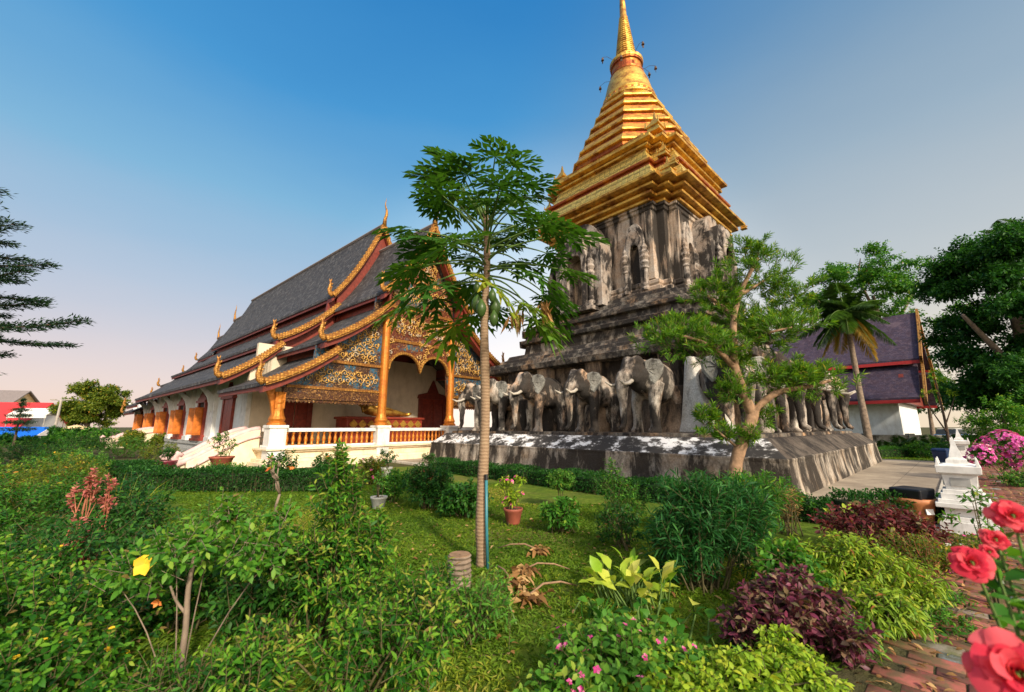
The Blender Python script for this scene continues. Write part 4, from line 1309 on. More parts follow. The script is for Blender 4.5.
mb.build('hall_floor', M['door_red'], temple)
# side piers, windows with open shutters, eave struts
VW = [8.6, 14.2, 19.8, 25.4, 31.0, 36.6]
pier = MB()
pier.box2((-0.2, -0.4, 0.78), (0.02, 0.4, 4.3)); pier.box2((-0.3, -0.5, 0.78), (0.01, 0.5, 1.05))
pier_me = pier.mesh('pier', M['white_paint'])
for v in [5.5] + [w + 2.8 for w in VW]:
    link_mesh('pier', pier_me, temple, (-6.65, v, 0))
def strut_mesh():
    mb = MB()
    out = [(0, 0), (-0.15, 0.25), (-0.2, 0.6), (-0.3, 0.95), (-0.5, 1.25), (-0.8, 1.55), (-0.7, 1.65), (-0.3, 1.4), (0, 1.1)]
    mb.prism(out, lambda x, z: (x, -0.07, z), lambda x, z: (x, 0.07, z))
    return mb.mesh('eave_strut', M['white_wall'])
st_me = strut_mesh()
for v in [w + 2.8 for w in VW]:
    link_mesh('eave_strut', st_me, temple, (-6.86, v, 2.45))
win = MB()
win.box2((-0.14, -0.95, 0.0), (0.02, -0.7, 2.2)); win.box2((-0.14, 0.7, 0.0), (0.02, 0.95, 2.2)); win.box2((-0.2, -1.1, -0.22), (0.03, 1.1, 0.0)); win.box2((-0.3, -1.2, -0.34), (0.03, 1.2, -0.2))
win.prism([(-1.1, 2.2), (1.1, 2.2), (0.9, 2.4), (0.62, 2.46), (0.5, 2.62), (0.22, 2.7), (0.0, 3.05), (-0.22, 2.7), (-0.5, 2.62), (-0.62, 2.46), (-0.9, 2.4)], lambda x, z: (-0.15, x, z), lambda x, z: (0.02, x, z))
win.box2((-0.22, -1.1, 2.08), (0.02, 1.1, 2.24))
win_me = win.mesh('window', M['door_red'])
pane = MB(); pane.box2((-0.035, -0.7, 0), (0.01, 0.7, 2.15)); pane_me = pane.mesh('opening', M['dark_inside'])
sh = MB()
sh.box2((-0.46, -0.03, 0.02), (0, 0.03, 1.75)); sh.box2((-0.41, -0.05, 0.1), (-0.06, 0.05, 0.82)); sh.box2((-0.41, -0.05, 0.95), (-0.06, 0.05, 1.66))
sh_me = sh.mesh('shutter', M['orange_wood'])
sill = MB()
sill.loft([[(-0.03, y, z), (-d, y, z), (-d, -y, z), (-0.03, -y, z)] for z, y, d in ((-0.95, 0.5, 0.1), (-0.7, 0.75, 0.2), (-0.55, 0.7, 0.16), (-0.4, 1.0, 0.3))])
sill_me = sill.mesh('sill', M['stone_ear'])
for i, v in enumerate(VW):
    w = link_mesh('window', win_me, temple, (-6.66, v, 1.12))
    link_mesh('opening', pane_me, w)
    link_mesh('sill', sill_me, w)
    if i > 0:
        for s in (-1, 1):
            link_mesh('shutter', sh_me, w, (-0.14, s * 0.7, 0), (0, 0, s * R(-22 if s > 0 else -10)))
    else:
        p = MB(); p.box2((-0.1, -0.68, 0), (-0.05, -0.01, 2.1)); p.box2((-0.1, 0.01, 0), (-0.05, 0.68, 2.1))
        p.build('shutter', M['door_red'], w)
# doors at the back of the porch
def door(x0, x1, zt):
    cx, w = (x0 + x1) / 2, (x1 - x0)
    mb = MB()
    for s in (-1, 1): mb.box2((cx + s * w / 2, 4.85, 0.78), (cx + s * (w / 2 + 0.28), 5.02, zt))
    mb.prism([(-w / 2 - 0.4, 0), (w / 2 + 0.4, 0), (w / 2 + 0.3, 0.35), (w / 4, 0.55), (w / 6, 0.95), (0, 1.7), (-w / 6, 0.95), (-w / 4, 0.55), (-w / 2 - 0.3, 0.35)], lambda x, z: (cx + x, 4.84, zt + z * 0.8), lambda x, z: (cx + x, 5.01, zt + z * 0.8))
    d = mb.build('door_frame', M['red_wood'], temple, bevel=0.02)
    mb = MB()
    for s in (-1, 1):
        mb.box2((cx + s * 0.02, 4.93, 0.8), (cx + s * w / 2, 4.99, zt))
        mb.box2((cx + s * 0.12, 4.9, 1.0), (cx + s * (w / 2 - 0.1), 4.94, zt - 0.15))
    mb.build('door', M['door_red'], d, bevel=0.01)
door(3.9, 5.75, 3.6)
door(-5.2, -3.9, 3.0)
# side stair with curling balustrade
def stair_wall(v, t0, xb, xe, z0, z1):
    prof = []
    n = 14
    for i in range(n + 1):
        s = i / n
        prof.append((xb + (xe - xb) * s, z0 + (z1 - z0) * (0.5 * s + 0.5 * s * s * (3 - 2 * s)) + 0.12 * math.sin(s * math.pi)))
    mb = MB()
    mb.loft([[(x, v, -0.05), (x, v + t0, -0.05), (x, v + t0, z), (x, v, z)] for x, z in prof])
    o = mb.build('stair_wall', M['cream_plaster'], temple, bevel=0.02)
    mb = MB()
    mb.tube([(x, v + t0 / 2, z + 0.04) for x, z in prof] + [(xe - 0.25, v + t0 / 2, z1 - 0.05), (xe - 0.4, v + t0 / 2, z1 + 0.15), (xe - 0.28, v + t0 / 2, z1 + 0.32), (xe - 0.12, v + t0 / 2, z1 + 0.24)], [0.13] * (n + 1) + [0.15, 0.15, 0.12, 0.07], 10)
    mb.tube([(x, v - 0.04, z - 0.28) for x, z in prof], 0.05, 6)
    mb.build('coping', M['pink_plaster'], o, smooth=True)
for v in (1.25, 3.0):
    stair_wall(v, 0.3, -7.3, -9.75, 1.52, 0.32)
    stair_wall(v + 26.0, 0.34, -6.9, -9.8, 1.5, 0.6)
mb = MB()
for k in range(5):
    for v in (1.6, 27.6):
        mb.box2((-7.57 - 0.42 * k, v, -0.05), (-7.16 - 0.42 * k, v + 1.4, 0.76 - 0.15 * k))
mb.build('steps', M['cream_plaster'], temple, bevel=0.01)

# red altar and golden reclining image in the porch
def tloc(x, y):
    c, s = math.cos(TE_RZ), math.sin(TE_RZ)
    return (TE[0] + x * c - y * s, TE[1] + x * s + y * c)
ax, ay = tloc(-0.2, 3.3)
al = thing('altar', 'stepped red altar in the porch carrying golden figures', 'altar', (ax, ay, 0.78), TE_RZ, None, 1.18)
mb = MB()
mb.box2((-2.3, -0.7, 0), (2.3, 0.7, 0.5)); mb.box2((-2.4, -0.76, 0.5), (2.4, 0.76, 0.62)); mb.box2((-2.1, -0.55, 0.62), (2.1, 0.55, 1.1)); mb.box2((-2.2, -0.62, 1.1), (2.2, 0.62, 1.22))
mb.build('base', M['door_red'], al, bevel=0.03)
mb = MB()
for k in range(9): mb.box((-1.8 + k * 0.45, -0.575, 0.86), (0.3, 0.05, 0.3), ry=R(45))
mb.build('ornament', M['gold_leaf'], al)
fg = thing('reclining_statue', 'golden reclining statue lying on the red altar behind the second column', 'statue', (ax, ay, 2.22), TE_RZ, None, 1.15)
mb = MB()
mb.tube([(1.5, 0, 0.14), (0.9, 0, 0.2), (0.2, 0, 0.26), (-0.4, 0, 0.3), (-0.85, 0, 0.42), (-1.1, 0, 0.5)], [0.1, 0.17, 0.24, 0.27, 0.3, 0.12], 12)
mb.tube([(1.5, -0.05, 0.14), (1.75, -0.05, 0.22)], [0.1, 0.07], 8)
mb.ball((-1.2, 0, 0.74), (0.2, 0.2, 0.25), 12, 8); mb.lathe([(0.1, 0), (0.06, 0.1), (0.02, 0.32)], 8, (-1.2, 0, 0.94))
mb.tube([(-0.95, -0.15, 0.5), (-1.25, -0.3, 0.25), (-1.25, -0.15, 0.58)], [0.1, 0.08, 0.07], 8)
mb.tube([(-0.7, -0.2, 0.5), (-0.1, -0.26, 0.46), (0.4, -0.2, 0.4)], [0.1, 0.08, 0.06], 8)
mb.build('body', M['gold_leaf'], fg, smooth=True)
# ------------------------------------------------------------------ things behind and beside
# far temple roof at the right
fh = thing('roofed_hall', 'low white hall with two tiered purple tiled roof and red eaves behind the palm', 'building', (31.2, 42.8, 0), R(-49))
def fslope(mb, y0, z0, y1, z1, x0, x1, th=0.2):
    c = curve((y0, z0), (y1, z1), 0.35, 8)
    mb.loft([[(x, -y, z) for y, z in c] + [(x, -y, z - th) for y, z in c[::-1]] for x in (x0, x1)])
    c = curve((-y0, z0), (-y1, z1), 0.35, 8)
    mb.loft([[(x, -y, z) for y, z in c] + [(x, -y, z - th) for y, z in c[::-1]] for x in (x0, x1)])
RTX = math.pi / 2
for (y0, z0, y1, z1, x0, x1) in ((0, 11.9, 4.6, 7.2, -16, 8.6), (4.2, 6.8, 7.2, 3.9, -16, 8.4)):
    mb = MB(); mb.T = Matrix.Rotation(-RTX, 4, 'Z'); fslope(mb, y0, z0, y1, z1, x0, x1)
    mb.build('roof', M['roof_purple'], fh, rz=RTX)
    mb = MB()
    for s in (-1, 1): mb.box2((x0, s * y1 - 0.08, z1 - 0.42), (x1, s * y1 + 0.06, z1 - 0.16))
    mb.build('eave_board', M['roof_red'], fh)
for s in (-1, 1):
    mb = MB()
    c = curve((0, 12.0), (4.8, 7.1), 0.35, 8) + curve((4.5, 6.8), (7.5, 3.6), 0.3, 8)
    mb.loft([[(8.62 + 0.0 * z, -s * y, z - 0.3), (8.8 + 0.0 * z, -s * y, z - 0.3), (8.8 + 0.0 * z, -s * y, z + 0.25), (8.62 + 0.0 * z, -s * y, z + 0.25)] for y, z in c])
    mb.build('bargeboard', M['gold_trim'], fh)
mb = MB(); mb.prism([(-6.8, 3.6), (6.8, 3.6), (4.3, 6.6), (0, 11.4), (-4.3, 6.6)], lambda y, z: (7.2, y, z), lambda y, z: (7.5, y, z))
mb.build('gable_wall', M['red_wood'], fh)
mb = MB(); mb.box2((-15.5, -6.2, 0), (7.0, 6.2, 4.0)); mb.build('wall', M['white_wall'], fh)

# boundary wall behind the right side garden
w = thing('boundary_wall', 'low grey garden wall crossing behind the shrubs at right', 'wall', (37, 31, 0), R(-10))
mb = MB(); mb.box2((-10, -0.12, -0.1), (24, 0.12, 0.95)); mb.box2((-10, -0.17, 0.95), (24, 0.17, 1.05))
for k in range(12): mb.box2((-9.9 + k * 3, -0.2, -0.1), (-9.5 + k * 3, 0.2, 1.15))
mb.build('masonry', M['stone_ear'], w)

# left background: roofs, awnings, lamp, parasols
def gabled(name, label, loc, rz, L, W, zw, zr, roofmat, wallmat='tarp_cream'):
    o = thing(name, label, 'building', loc, rz)
    mb = MB(); mb.box2((-L / 2, -W / 2, 0), (L / 2, W / 2, zw)); mb.prism([(-W / 2, zw), (W / 2, zw), (0, zr - 0.2)], lambda y, z: (-L / 2, y, z), lambda y, z: (L / 2, y, z)); mb.build('wall', M[wallmat], o)
    mb = MB()
    for s in (-1, 1): mb.loft([[(x, 0, zr), (x, s * (W / 2 + 0.6), zw - 0.3), (x, s * (W / 2 + 0.6), zw - 0.5), (x, 0, zr - 0.2)] for x in (-L / 2 - 0.5, L / 2 + 0.5)])
    mb.build('roof', M[roofmat], o)
    return o
gabled('red_roofed_house', 'house with a bright red roof at the left edge', (-77, 60, 0), R(15), 16, 9, 1.8, 5.2, 'roof_red', 'tarp_white')
gabled('grey_roofed_house', 'grey hipped roof peeping above the red roof at the left edge', (-95, 74, 0), R(20), 12, 8, 5.5, 8.2, 'roof_grey')
def awning(label, loc, rz, L, W, h, mat, endmat):
    o = thing('awning', label, 'awning', loc, rz, 'awnings by the left wall')
    mb = MB(); mb.loft([[(x, -W / 2, h), (x, 0, h + 0.9), (x, W / 2, h), (x, W / 2, h - 0.06), (x, 0, h + 0.84), (x, -W / 2, h - 0.06)] for x in (-L / 2, L / 2)]); mb.box2((-L / 2, -W / 2 - 0.02, h - 0.45), (L / 2, -W / 2 + 0.02, h)); mb.build('canopy', M[mat], o)
    mb = MB(); mb.prism([(-W / 2, h), (W / 2, h), (0, h + 0.9)], lambda y, z: (L / 2 + 0.02, y, z), lambda y, z: (L / 2 + 0.06, y, z)); mb.build('end_panel', M[endmat], o)
    for x in (-L / 2 + 0.1, L / 2 - 0.1):
        for y in (-W / 2, W / 2):
            mb = MB(); mb.tube([(x, y, 0), (x, y, h)], 0.04, 6); mb.build('leg', M['metal_pole'], o)
awning('blue tarpaulin awning with white end at the left edge', (-52.2, 44, 0), R(10), 6.5, 3, 0.75, 'tarp_blue', 'tarp_white')
awning('white tarpaulin awning between red roof and round tree', (-66, 58, 0), R(10), 4.5, 3, 3.3, 'tarp_white', 'tarp_white')
def parasol(label, loc, r, h):
    o = thing('parasol', label, 'parasol', loc, 0, 'cream parasols at the left')
    mb = MB(); mb.lathe([(r, h), (r * 0.95, h + 0.05), (r * 0.5, h + 0.36), (0.03, h + 0.55), (0.02, h + 0.6)], 10); mb.build('canopy', M['tarp_cream'], o)
    mb = MB(); mb.tube([(0, 0, 0), (0, 0, h + 0.5)], 0.03, 6); mb.build('pole', M['metal_pole'], o)
parasol('wide cream parasol, the nearer and larger one', (-46.0, 44, 0), 1.75, 0.6)
parasol('smaller cream parasol beyond the wide one', (-54.0, 52, 0), 1.5, 1.35)
lp = thing('street_lamp', 'slim street lamp post with two short arms before the round tree', 'street lamp', (-43.6, 40, 0))
mb = MB(); mb.tube([(0, 0, 0), (0.1, 0, 4.2)], [0.14, 0.08], 8); mb.build('post', M['metal_pole'], lp)
for s in (-1, 1):
    mb = MB(); mb.tube([(0.1, 0, 4.1), (0.1 + s * 0.6, 0, 4.25)], 0.035, 6); mb.box((0.1 + s * 0.75, 0, 4.22), (0.5, 0.2, 0.1)); mb.build('lamp_head', M['metal_pole'], lp)

# little white shrines on the path
def shrine(label, loc, rz, sc=1.0):
    o = thing('spirit_shrine', label, 'shrine', loc, rz, 'white boundary shrines beside the path', sc)
    mb = MB()
    for s, z0, z1 in ((0.46, -0.02, 0.2), (0.4, 0.2, 0.28), (0.34, 0.28, 0.42), (0.47, 0.42, 0.5), (0.42, 0.5, 0.56), (0.36, 0.56, 0.66), (0.32, 0.66, 0.72)):
        mb.box2((-s, -s, z0), (s, s, z1))
    mb.build('base', M['white_paint'], o, bevel=0.012)
    mb = MB(); mb.loft([rsq(0.25, 0.722), rsq(0.29, 0.98)]); mb.build('body', M['white_paint'], o, bevel=0.01)
    for k in range(4):
        mb = MB(); mb.T = Matrix.Rotation(k * math.pi / 2, 4, 'Z')
        mb.box2((0.262, -0.16, 0.78), (0.285, 0.16, 0.92)); mb.build('panel', M['pot_grey'], o)
    mb = MB(); mb.loft([rsq(s, z) for s, z in ((0.3, 0.975), (0.36, 1.0), (0.37, 1.12), (0.33, 1.13), (0.2, 1.16))])
    for k in range(4):
        mb.T = Matrix.Rotation(k * math.pi / 2, 4, 'Z')
        mb.loft([rsq(0.06, 1.12), rsq(0.012, 1.26)]) if False else mb.box((0.32, 0.32, 1.17), (0.09, 0.09, 0.16), taper=0.25)
    mb.build('cornice', M['white_paint'], o, bevel=0.008)
    mb = MB(); mb.loft([rsq(s, z) for s, z in ((0.18, 1.155), (0.17, 1.22), (0.11, 1.26), (0.09, 1.34), (0.05, 1.46), (0.01, 1.62))]); mb.build('spire', M['white_paint'], o)
    return o
shrine('white shrine with pointed top, the nearest, standing right of the planter pot', (7.3, 7.0, 0), CH_RZ, (0.7, 0.7, 0.92))
shrine('smaller looking white shrine farther along the path by the pink bougainvillea', (17.9, 16.9, 0), CH_RZ, (0.75, 0.75, 0.98))
shrine('farthest white shrine at the end of the paved court', (33.6, 30.6, 0), CH_RZ, (0.75, 0.75, 1.0))

# round terracotta bin with black lining
o = thing('planter_pot', 'large round terracotta tub lined in black, left of the nearest white shrine', 'pot', (6.85, 7.4, 0.0), 0, None, 0.86)
mb = MB(); mb.lathe([(0.2, 0), (0.24, 0.02), (0.3, 0.42), (0.34, 0.46), (0.35, 0.54), (0.3, 0.55), (0.27, 0.5), (0.2, 0.3)], 20); mb.build('bowl', M['terracotta_orange'], o, smooth=True)
mb = MB(); mb.box((0, 0, 0.6), (0.5, 0.46, 0.26), rz=0.4, taper=1.12); mb.build('liner', M['black_plastic'], o, bevel=0.03)
mb = MB(); mb.box((-0.02, -0.318, 0.33), (0.14, 0.02, 0.1), rx=R(-9)); mb.build('notice', M['white_paint'], o)
# blue bin and parked car far along the path
o = thing('litter_bin', 'dark blue litter bin standing left of the second white shrine', 'bin', (18.2, 18.0, 0), 0.5)
mb = MB(); mb.box((0, 0, 0.33), (0.4, 0.4, 0.66), taper=1.2); mb.build('body', M['navy_plastic'], o, bevel=0.03)
mb = MB(); mb.box((0, 0, 0.71), (0.54, 0.54, 0.1), taper=0.8); mb.build('lid', M['navy_plastic'], o, bevel=0.03)
car = thing('parked_car', 'blue car parked beyond the garden wall at right', 'car', (43.5, 41.5, 0), R(25))
mb = MB()
mb.prism([(-2.1, 0.35), (-2.05, 0.85), (-1.6, 0.95), (1.0, 0.98), (2.0, 0.8), (2.15, 0.4)], lambda x, z: (x, -0.85, z), lambda x, z: (x, 0.85, z)); mb.build('body', M['car_paint'], car, bevel=0.08)
mb = MB(); mb.prism([(-1.75, 0.93), (-1.3, 1.42), (0.2, 1.45), (1.05, 0.96)], lambda x, z: (x, -0.72, z), lambda x, z: (x, 0.72, z)); mb.build('windows', M['car_glass'], car, bevel=0.05)
mb = MB(); mb.box((-0.55, 0, 1.47), (1.5, 1.3, 0.06)); mb.build('roof', M['white_paint'], car, bevel=0.03)
for x in (-1.3, 1.3):
    for y in (-0.8, 0.8):
        mb = MB(); mb.tube([(x, y - 0.09, 0.33), (x, y + 0.09, 0.33)], 0.33, 16); wq = mb.build('wheel', M['rubber'], car)

# ------------------------------------------------------------------ trees
def spline(pts, n=6):
    out = []
    P = [Vector(p) for p in pts]
    for i in range(len(P) - 1):
        p0 = P[max(i - 1, 0)]; p1 = P[i]; p2 = P[i + 1]; p3 = P[min(i + 2, len(P) - 1)]
        for k in range(n):
            t = k / n
            out.append(0.5 * ((2 * p1) + (p2 - p0) * t + (2 * p0 - 5 * p1 + 4 * p2 - p3) * t * t + (3 * p1 - p0 - 3 * p2 + p3) * t ** 3))
    out.append(P[-1])
    return out
def limb(mb, pts, r0, r1, seg=8, rng=None):
    s = spline(pts)
    rad = [r0 + (r1 - r0) * i / (len(s) - 1) for i in range(len(s))]
    if rng: rad = [r * rng.uniform(0.93, 1.07) for r in rad]
    mb.tube(s, rad, seg)

# --- papaya tree in the middle
pt = thing('papaya_tree', 'slim papaya tree with lobed leaves standing alone on the lawn', 'tree', (-0.36, 5.43, 0))
mb = MB(); limb(mb, [(0.0, 0, -0.05), (-0.02, 0, 0.6), (0.012, 0, 1.8), (-0.015, 0, 3.0), (0.01, 0, 3.9), (-0.02, 0, 4.68)], 0.076, 0.04, 12, random.Random(2))
mb.build('trunk', M['papaya_bark'], pt, smooth=True)
def papaya_leaves():
    """each blade: seven deeply toothed lobes fanning from the end of a long stalk"""
    rng = np.random.default_rng(8)
    lf = Leaves()
    stA, stB, stC = [], [], []
    def leaf(org, az, el, size, roll, lv, curl):
        ax = np.array([math.cos(az) * math.cos(el), math.sin(az) * math.cos(el), math.sin(el)])
        side = np.array([-math.sin(az), math.cos(az), 0.0])
        nrml = np.cross(ax, side)
        side = side * math.cos(roll) + nrml * math.sin(roll); nrml = np.cross(ax, side)
        P, D, Ls, Ws = [], [], [], []
        for ang, sc in ((0, 1.0), (36, 0.97), (-36, 0.97), (74, 0.84), (-74, 0.84), (118, 0.58), (-118, 0.58)):
            a = R(ang) + rng.normal(0, 0.06)
            d = ax * math.cos(a) + side * math.sin(a); e = -ax * math.sin(a) + side * math.cos(a)
            L = size * sc * rng.uniform(0.9, 1.08); dr = rng.uniform(0.6, 1.4) * curl
            def at(s): return org + d * L * s + np.array([0, 0, -1.0]) * L * dr * s * s
            for s0, s1, w in ((0.0, 0.55, 0.17), (0.42, 1.0, 0.15)):      # the lobe's own blade
                P.append(at(s0)); D.append(at(s1) - at(s0)); Ls.append(np.linalg.norm(at(s1) - at(s0))); Ws.append(L * w)
            for k in range(3):                                            # finger-like side lobes
                s0 = 0.3 + 0.21 * k
                fl = L * (0.4, 0.4, 0.3)[k] * rng.uniform(0.85, 1.1)
                for q in (-1, 1):
                    P.append(at(s0)); D.append(d * 0.8 + e * q * 0.62 + np.array([0, 0, -dr * 0.9 * s0])); Ls.append(fl); Ws.append(L * 0.15)
        n = len(P)
        lf.add(np.array(P), np.array(D), np.array(Ls), np.array(Ws), lv + rng.normal(0, 0.04, n), rng, 0.12, 0.1, 0.12, 1, (0.32, 0.7), up=np.tile(nrml, (n, 1)))
    for i in range(54):
        f = i / 53
        az = i * 2.39996 + rng.normal(0, 0.2)
        zt = 3.55 + 1.13 * f
        el = -0.5 + 1.4 * f ** 1.05 + rng.normal(0, 0.14)
        sl = (1.04 - 0.3 * f ** 2) * rng.uniform(0.6, 1.12)
        A0 = np.array([0.05 * math.cos(az), 0.05 * math.sin(az), zt])
        C0_ = A0 + sl * np.array([math.cos(az) * math.cos(el), math.sin(az) * math.cos(el), math.sin(el)])
        B0 = (A0 + C0_) / 2 + np.array([0, 0, 0.16 * (1 - f) + 0.03])
        stA.append(A0); stB.append(B0); stC.append(C0_)
        lv = 0.35 + rng.normal(0, 0.12) + (0.32 if f < 0.12 else 0) + (0.12 if f > 0.8 else 0)
        leaf(C0_, az, el * 0.35 - 0.12, rng.uniform(0.46, 0.6) * (1 - 0.1 * f), rng.normal(0, 0.25), lv, 0.22 if f > 0.2 else 0.55)
    lf.build('crown', 'leaf_papaya', pt)
    np_tubes('leaf_stalks', np.array(stA), np.array(stB), np.array(stC), 0.016, 0.008, 'stem_green', pt, 6, 7)
papaya_leaves()
fr = MB(); fr.lathe([(0.012, 0), (0.03, -0.03), (0.07, -0.1), (0.078, -0.17), (0.05, -0.25), (0.01, -0.29)], 12)
fr_me = fr.mesh('fruit', M['papaya_skin'], True)
for k, (a, z, s) in enumerate(((0.2, 3.42, 1.0), (1.6, 3.36, 0.85), (2.9, 3.46, 0.95), (4.3, 3.34, 0.9), (5.5, 3.5, 0.7), (-0.5, 3.2, 0.8), (3.5, 3.62, 0.6))):
    link_mesh('fruit', fr_me, pt, (0.13 * math.cos(a), 0.13 * math.sin(a), z), scale=(s, s, s))
# dried hanging blades
lf = Leaves(); rng = np.random.default_rng(12)
for c in ((0.42, 0.2, 3.25), (0.8, 0.0, 3.3)):
    n = 22
    P = np.array(c) + rng.normal(0, 0.045, (n, 3)); D = rng.normal(0, 0.3, (n, 3)) + np.array([0, 0, -1])
    lf.add(P, D, rng.uniform(0.14, 0.3, n), 0.05, rng.uniform(0.2, 0.9, n), rng, 0.5)
lf.build('dry_leaves', 'leaf_dry', pt)
o = thing('plastic_pipe', 'thin teal plastic pipe leaning against the papaya trunk', 'pipe', (-0.31, 5.33, 0))
mb = MB(); mb.tube([(0.02, -0.03, 0.0), (0.0, 0.0, 0.5), (-0.01, 0.01, 1.02)], 0.019, 8); mb.build('tube', M['pipe_teal'], o, smooth=True)
mb = MB(); mb.tube([(-0.01, 0.01, 1.0), (-0.015, 0.015, 1.07)], 0.022, 8); mb.build('end_cap', M['black_plastic'], o)
# --- leaning tree with layered pads of narrow leaves
def pad_tree():
    T0 = (4.72, 9.0, 0)
    o = thing('layered_tree', 'leaning tree with tan forked trunk and flat pads of narrow leaves before the chedi', 'tree', T0)
    rr = random.Random(9)
    mb = MB()
    limb(mb, [(-0.1, 0, -0.1), (-0.05, 0, 0.6), (0.08, 0, 1.1), (0.4, 0, 1.75), (0.52, 0.02, 2.0)], 0.135, 0.115, 10, rr)
    limb(mb, [(0.48, 0.02, 1.9), (0.32, 0, 2.4), (0.2, 0.0, 2.95), (0.22, -0.02, 3.5), (0.3, 0.0, 4.1), (0.6, 0.05, 4.8), (1.0, 0, 5.5)], 0.12, 0.04, 8, rr)
    limb(mb, [(0.48, 0.0, 1.95), (0.85, -0.1, 2.3), (1.15, -0.15, 2.42), (1.6, -0.2, 2.5), (2.1, -0.2, 2.62)], 0.085, 0.035, 8, rr)
    limb(mb, [(0.2, 0, 2.9), (-0.15, -0.1, 3.25), (-0.6, -0.15, 3.5), (-1.2, -0.2, 3.65)], 0.075, 0.025, 8, rr)
    limb(mb, [(0.3, 0.0, 4.1), (0.0, 0.3, 4.6), (-0.3, 0.5, 4.95)], 0.06, 0.02, 6, rr)
    limb(mb, [(0.5, 0.05, 4.6), (1.0, 0.2, 4.9), (1.5, 0.3, 5.2)], 0.05, 0.02, 6, rr)
    limb(mb, [(0.22, 0, 3.3), (0.7, -0.3, 3.6), (1.3, -0.4, 3.75)], 0.05, 0.02, 6, rr)
    limb(mb, [(0.22, 0.0, 3.5), (0.6, 0.5, 4.0), (0.9, 0.9, 4.4)], 0.05, 0.02, 6, rr)
    limb(mb, [(0.1, 0.0, 1.2), (-0.3, -0.1, 1.5), (-0.55, -0.12, 1.75)], 0.03, 0.012, 6, rr)
    mb.build('trunk', M['bark_tan'], o, smooth=True)
    rng = np.random.default_rng(21)
    pads = [(-1.1, -0.2, 3.6, 0.95, 0.7, 0.34, 95), (-0.2, -0.1, 3.45, 0.8, 0.7, 0.3, 70), (-0.75, 0.1, 3.9, 0.55, 0.5, 0.26, 38), (0.1, 0.3, 4.75, 0.75, 0.6, 0.36, 75), (1.05, 0.1, 5.2, 1.0, 0.7, 0.42, 95), (0.9, 0.1, 5.75, 0.55, 0.5, 0.25, 34), (1.75, 0.2, 4.75, 0.75, 0.6, 0.3, 55),
            (1.0, -0.3, 3.75, 0.95, 0.7, 0.36, 95), (0.5, 0.4, 4.2, 0.9, 0.7, 0.34, 75), (1.6, 0.4, 4.15, 0.8, 0.6, 0.3, 55), (1.1, -0.1, 2.75, 0.85, 0.6, 0.3, 78), (1.75, -0.2, 2.7, 0.8, 0.6, 0.34, 80), (-0.05, -0.2, 2.5, 0.5, 0.4, 0.26, 36), (0.4, 0.3, 3.2, 0.6, 0.5, 0.24, 34),
            (-0.6, -0.15, 1.9, 0.36, 0.34, 0.24, 28), (-0.2, -0.1, 1.55, 0.35, 0.3, 0.16, 20), (0.75, 0.1, 1.9, 0.35, 0.3, 0.2, 18), (0.25, -0.2, 1.55, 0.3, 0.3, 0.18, 14)]
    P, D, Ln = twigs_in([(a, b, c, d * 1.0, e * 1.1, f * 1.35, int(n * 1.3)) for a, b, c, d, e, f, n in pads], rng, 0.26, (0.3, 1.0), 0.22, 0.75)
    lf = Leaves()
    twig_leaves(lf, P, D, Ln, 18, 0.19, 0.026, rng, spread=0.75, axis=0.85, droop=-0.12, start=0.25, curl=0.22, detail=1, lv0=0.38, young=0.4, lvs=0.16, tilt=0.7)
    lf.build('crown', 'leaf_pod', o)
    E = P + D * Ln[:, None]
    np_tubes('twigs', P, (P + E) / 2, E, 0.007, 0.003, 'stem_brown', o, 3, 3)
pad_tree()

def crown_tree(name, label, loc, trunk, blobs, k, L, W, tl, leaf, seed, group=None, bark='bark_grey', shell=(0.45, 1.0), lump=0.2, detail=1, part='crown', **kw):
    rng = np.random.default_rng(seed); rr = random.Random(seed)
    o = thing(name, label, 'tree', loc, 0, group)
    mb = MB()
    for pts, r0, r1 in trunk: limb(mb, pts, r0, r1, 8, rr)
    mb.build('trunk', M[bark], o, smooth=True)
    P, D, Ln = twigs_in(blobs, rng, tl, shell, lump, 0.25)
    lf = Leaves()
    twig_leaves(lf, P, D, Ln, k, L, W, rng, detail=detail, **kw)
    lf.build(part, leaf, o)
    return o, P, D, Ln
def rblobs(rng, c, R_, n, r, per, flat=0.75, hollow=0.55):
    out = []
    for _ in range(n):
        d = rng.normal(0, 1, 3); d /= np.linalg.norm(d)
        f = rng.uniform(hollow, 1.0)
        s = rng.uniform(0.75, 1.25) * r
        out.append((c[0] + d[0] * R_[0] * f, c[1] + d[1] * R_[1] * f, c[2] + d[2] * R_[2] * f, s, s, s * flat, int(per * (s / r) ** 2)))
    return out
g = np.random.default_rng(33)
# big dark tree at the right edge
crown_tree('rain_tree', 'large dark leafy tree filling the right edge', (29.5, 23.5, 0), [([(0, 0, -0.1), (0.1, 0, 2), (0.4, 0.1, 4.5), (0.2, 0, 8)], 0.5, 0.25), ([(0.3, 0, 3.6), (-2, -0.5, 6), (-3.6, -0.6, 8)], 0.25, 0.08), ([(0.3, 0, 4), (2, 0.5, 7), (3.5, 0, 10)], 0.25, 0.08)],
           rblobs(g, (1.0, 0, 7.9), (5.6, 4.6, 5.6), 80, 1.5, 150, 0.62, 0.45), 9, 0.3, 0.14, 0.7, 'leaf_dark', 34, lv0=0.4, shell=(0.3, 1.0), young=0.3)
crown_tree('leafy_tree', 'mid green tree in front of the large dark tree at the right edge', (24.5, 19.5, 0), [([(0, 0, -0.1), (0.1, 0, 1.5), (0.3, 0.1, 4)], 0.16, 0.05)],
           rblobs(g, (1.0, 0, 3.4), (2.4, 1.8, 2.0), 22, 0.85, 75, 0.65, 0.4), 8, 0.2, 0.09, 0.4, 'leaf_dark', 35, lv0=0.5, shell=(0.3, 1.0))
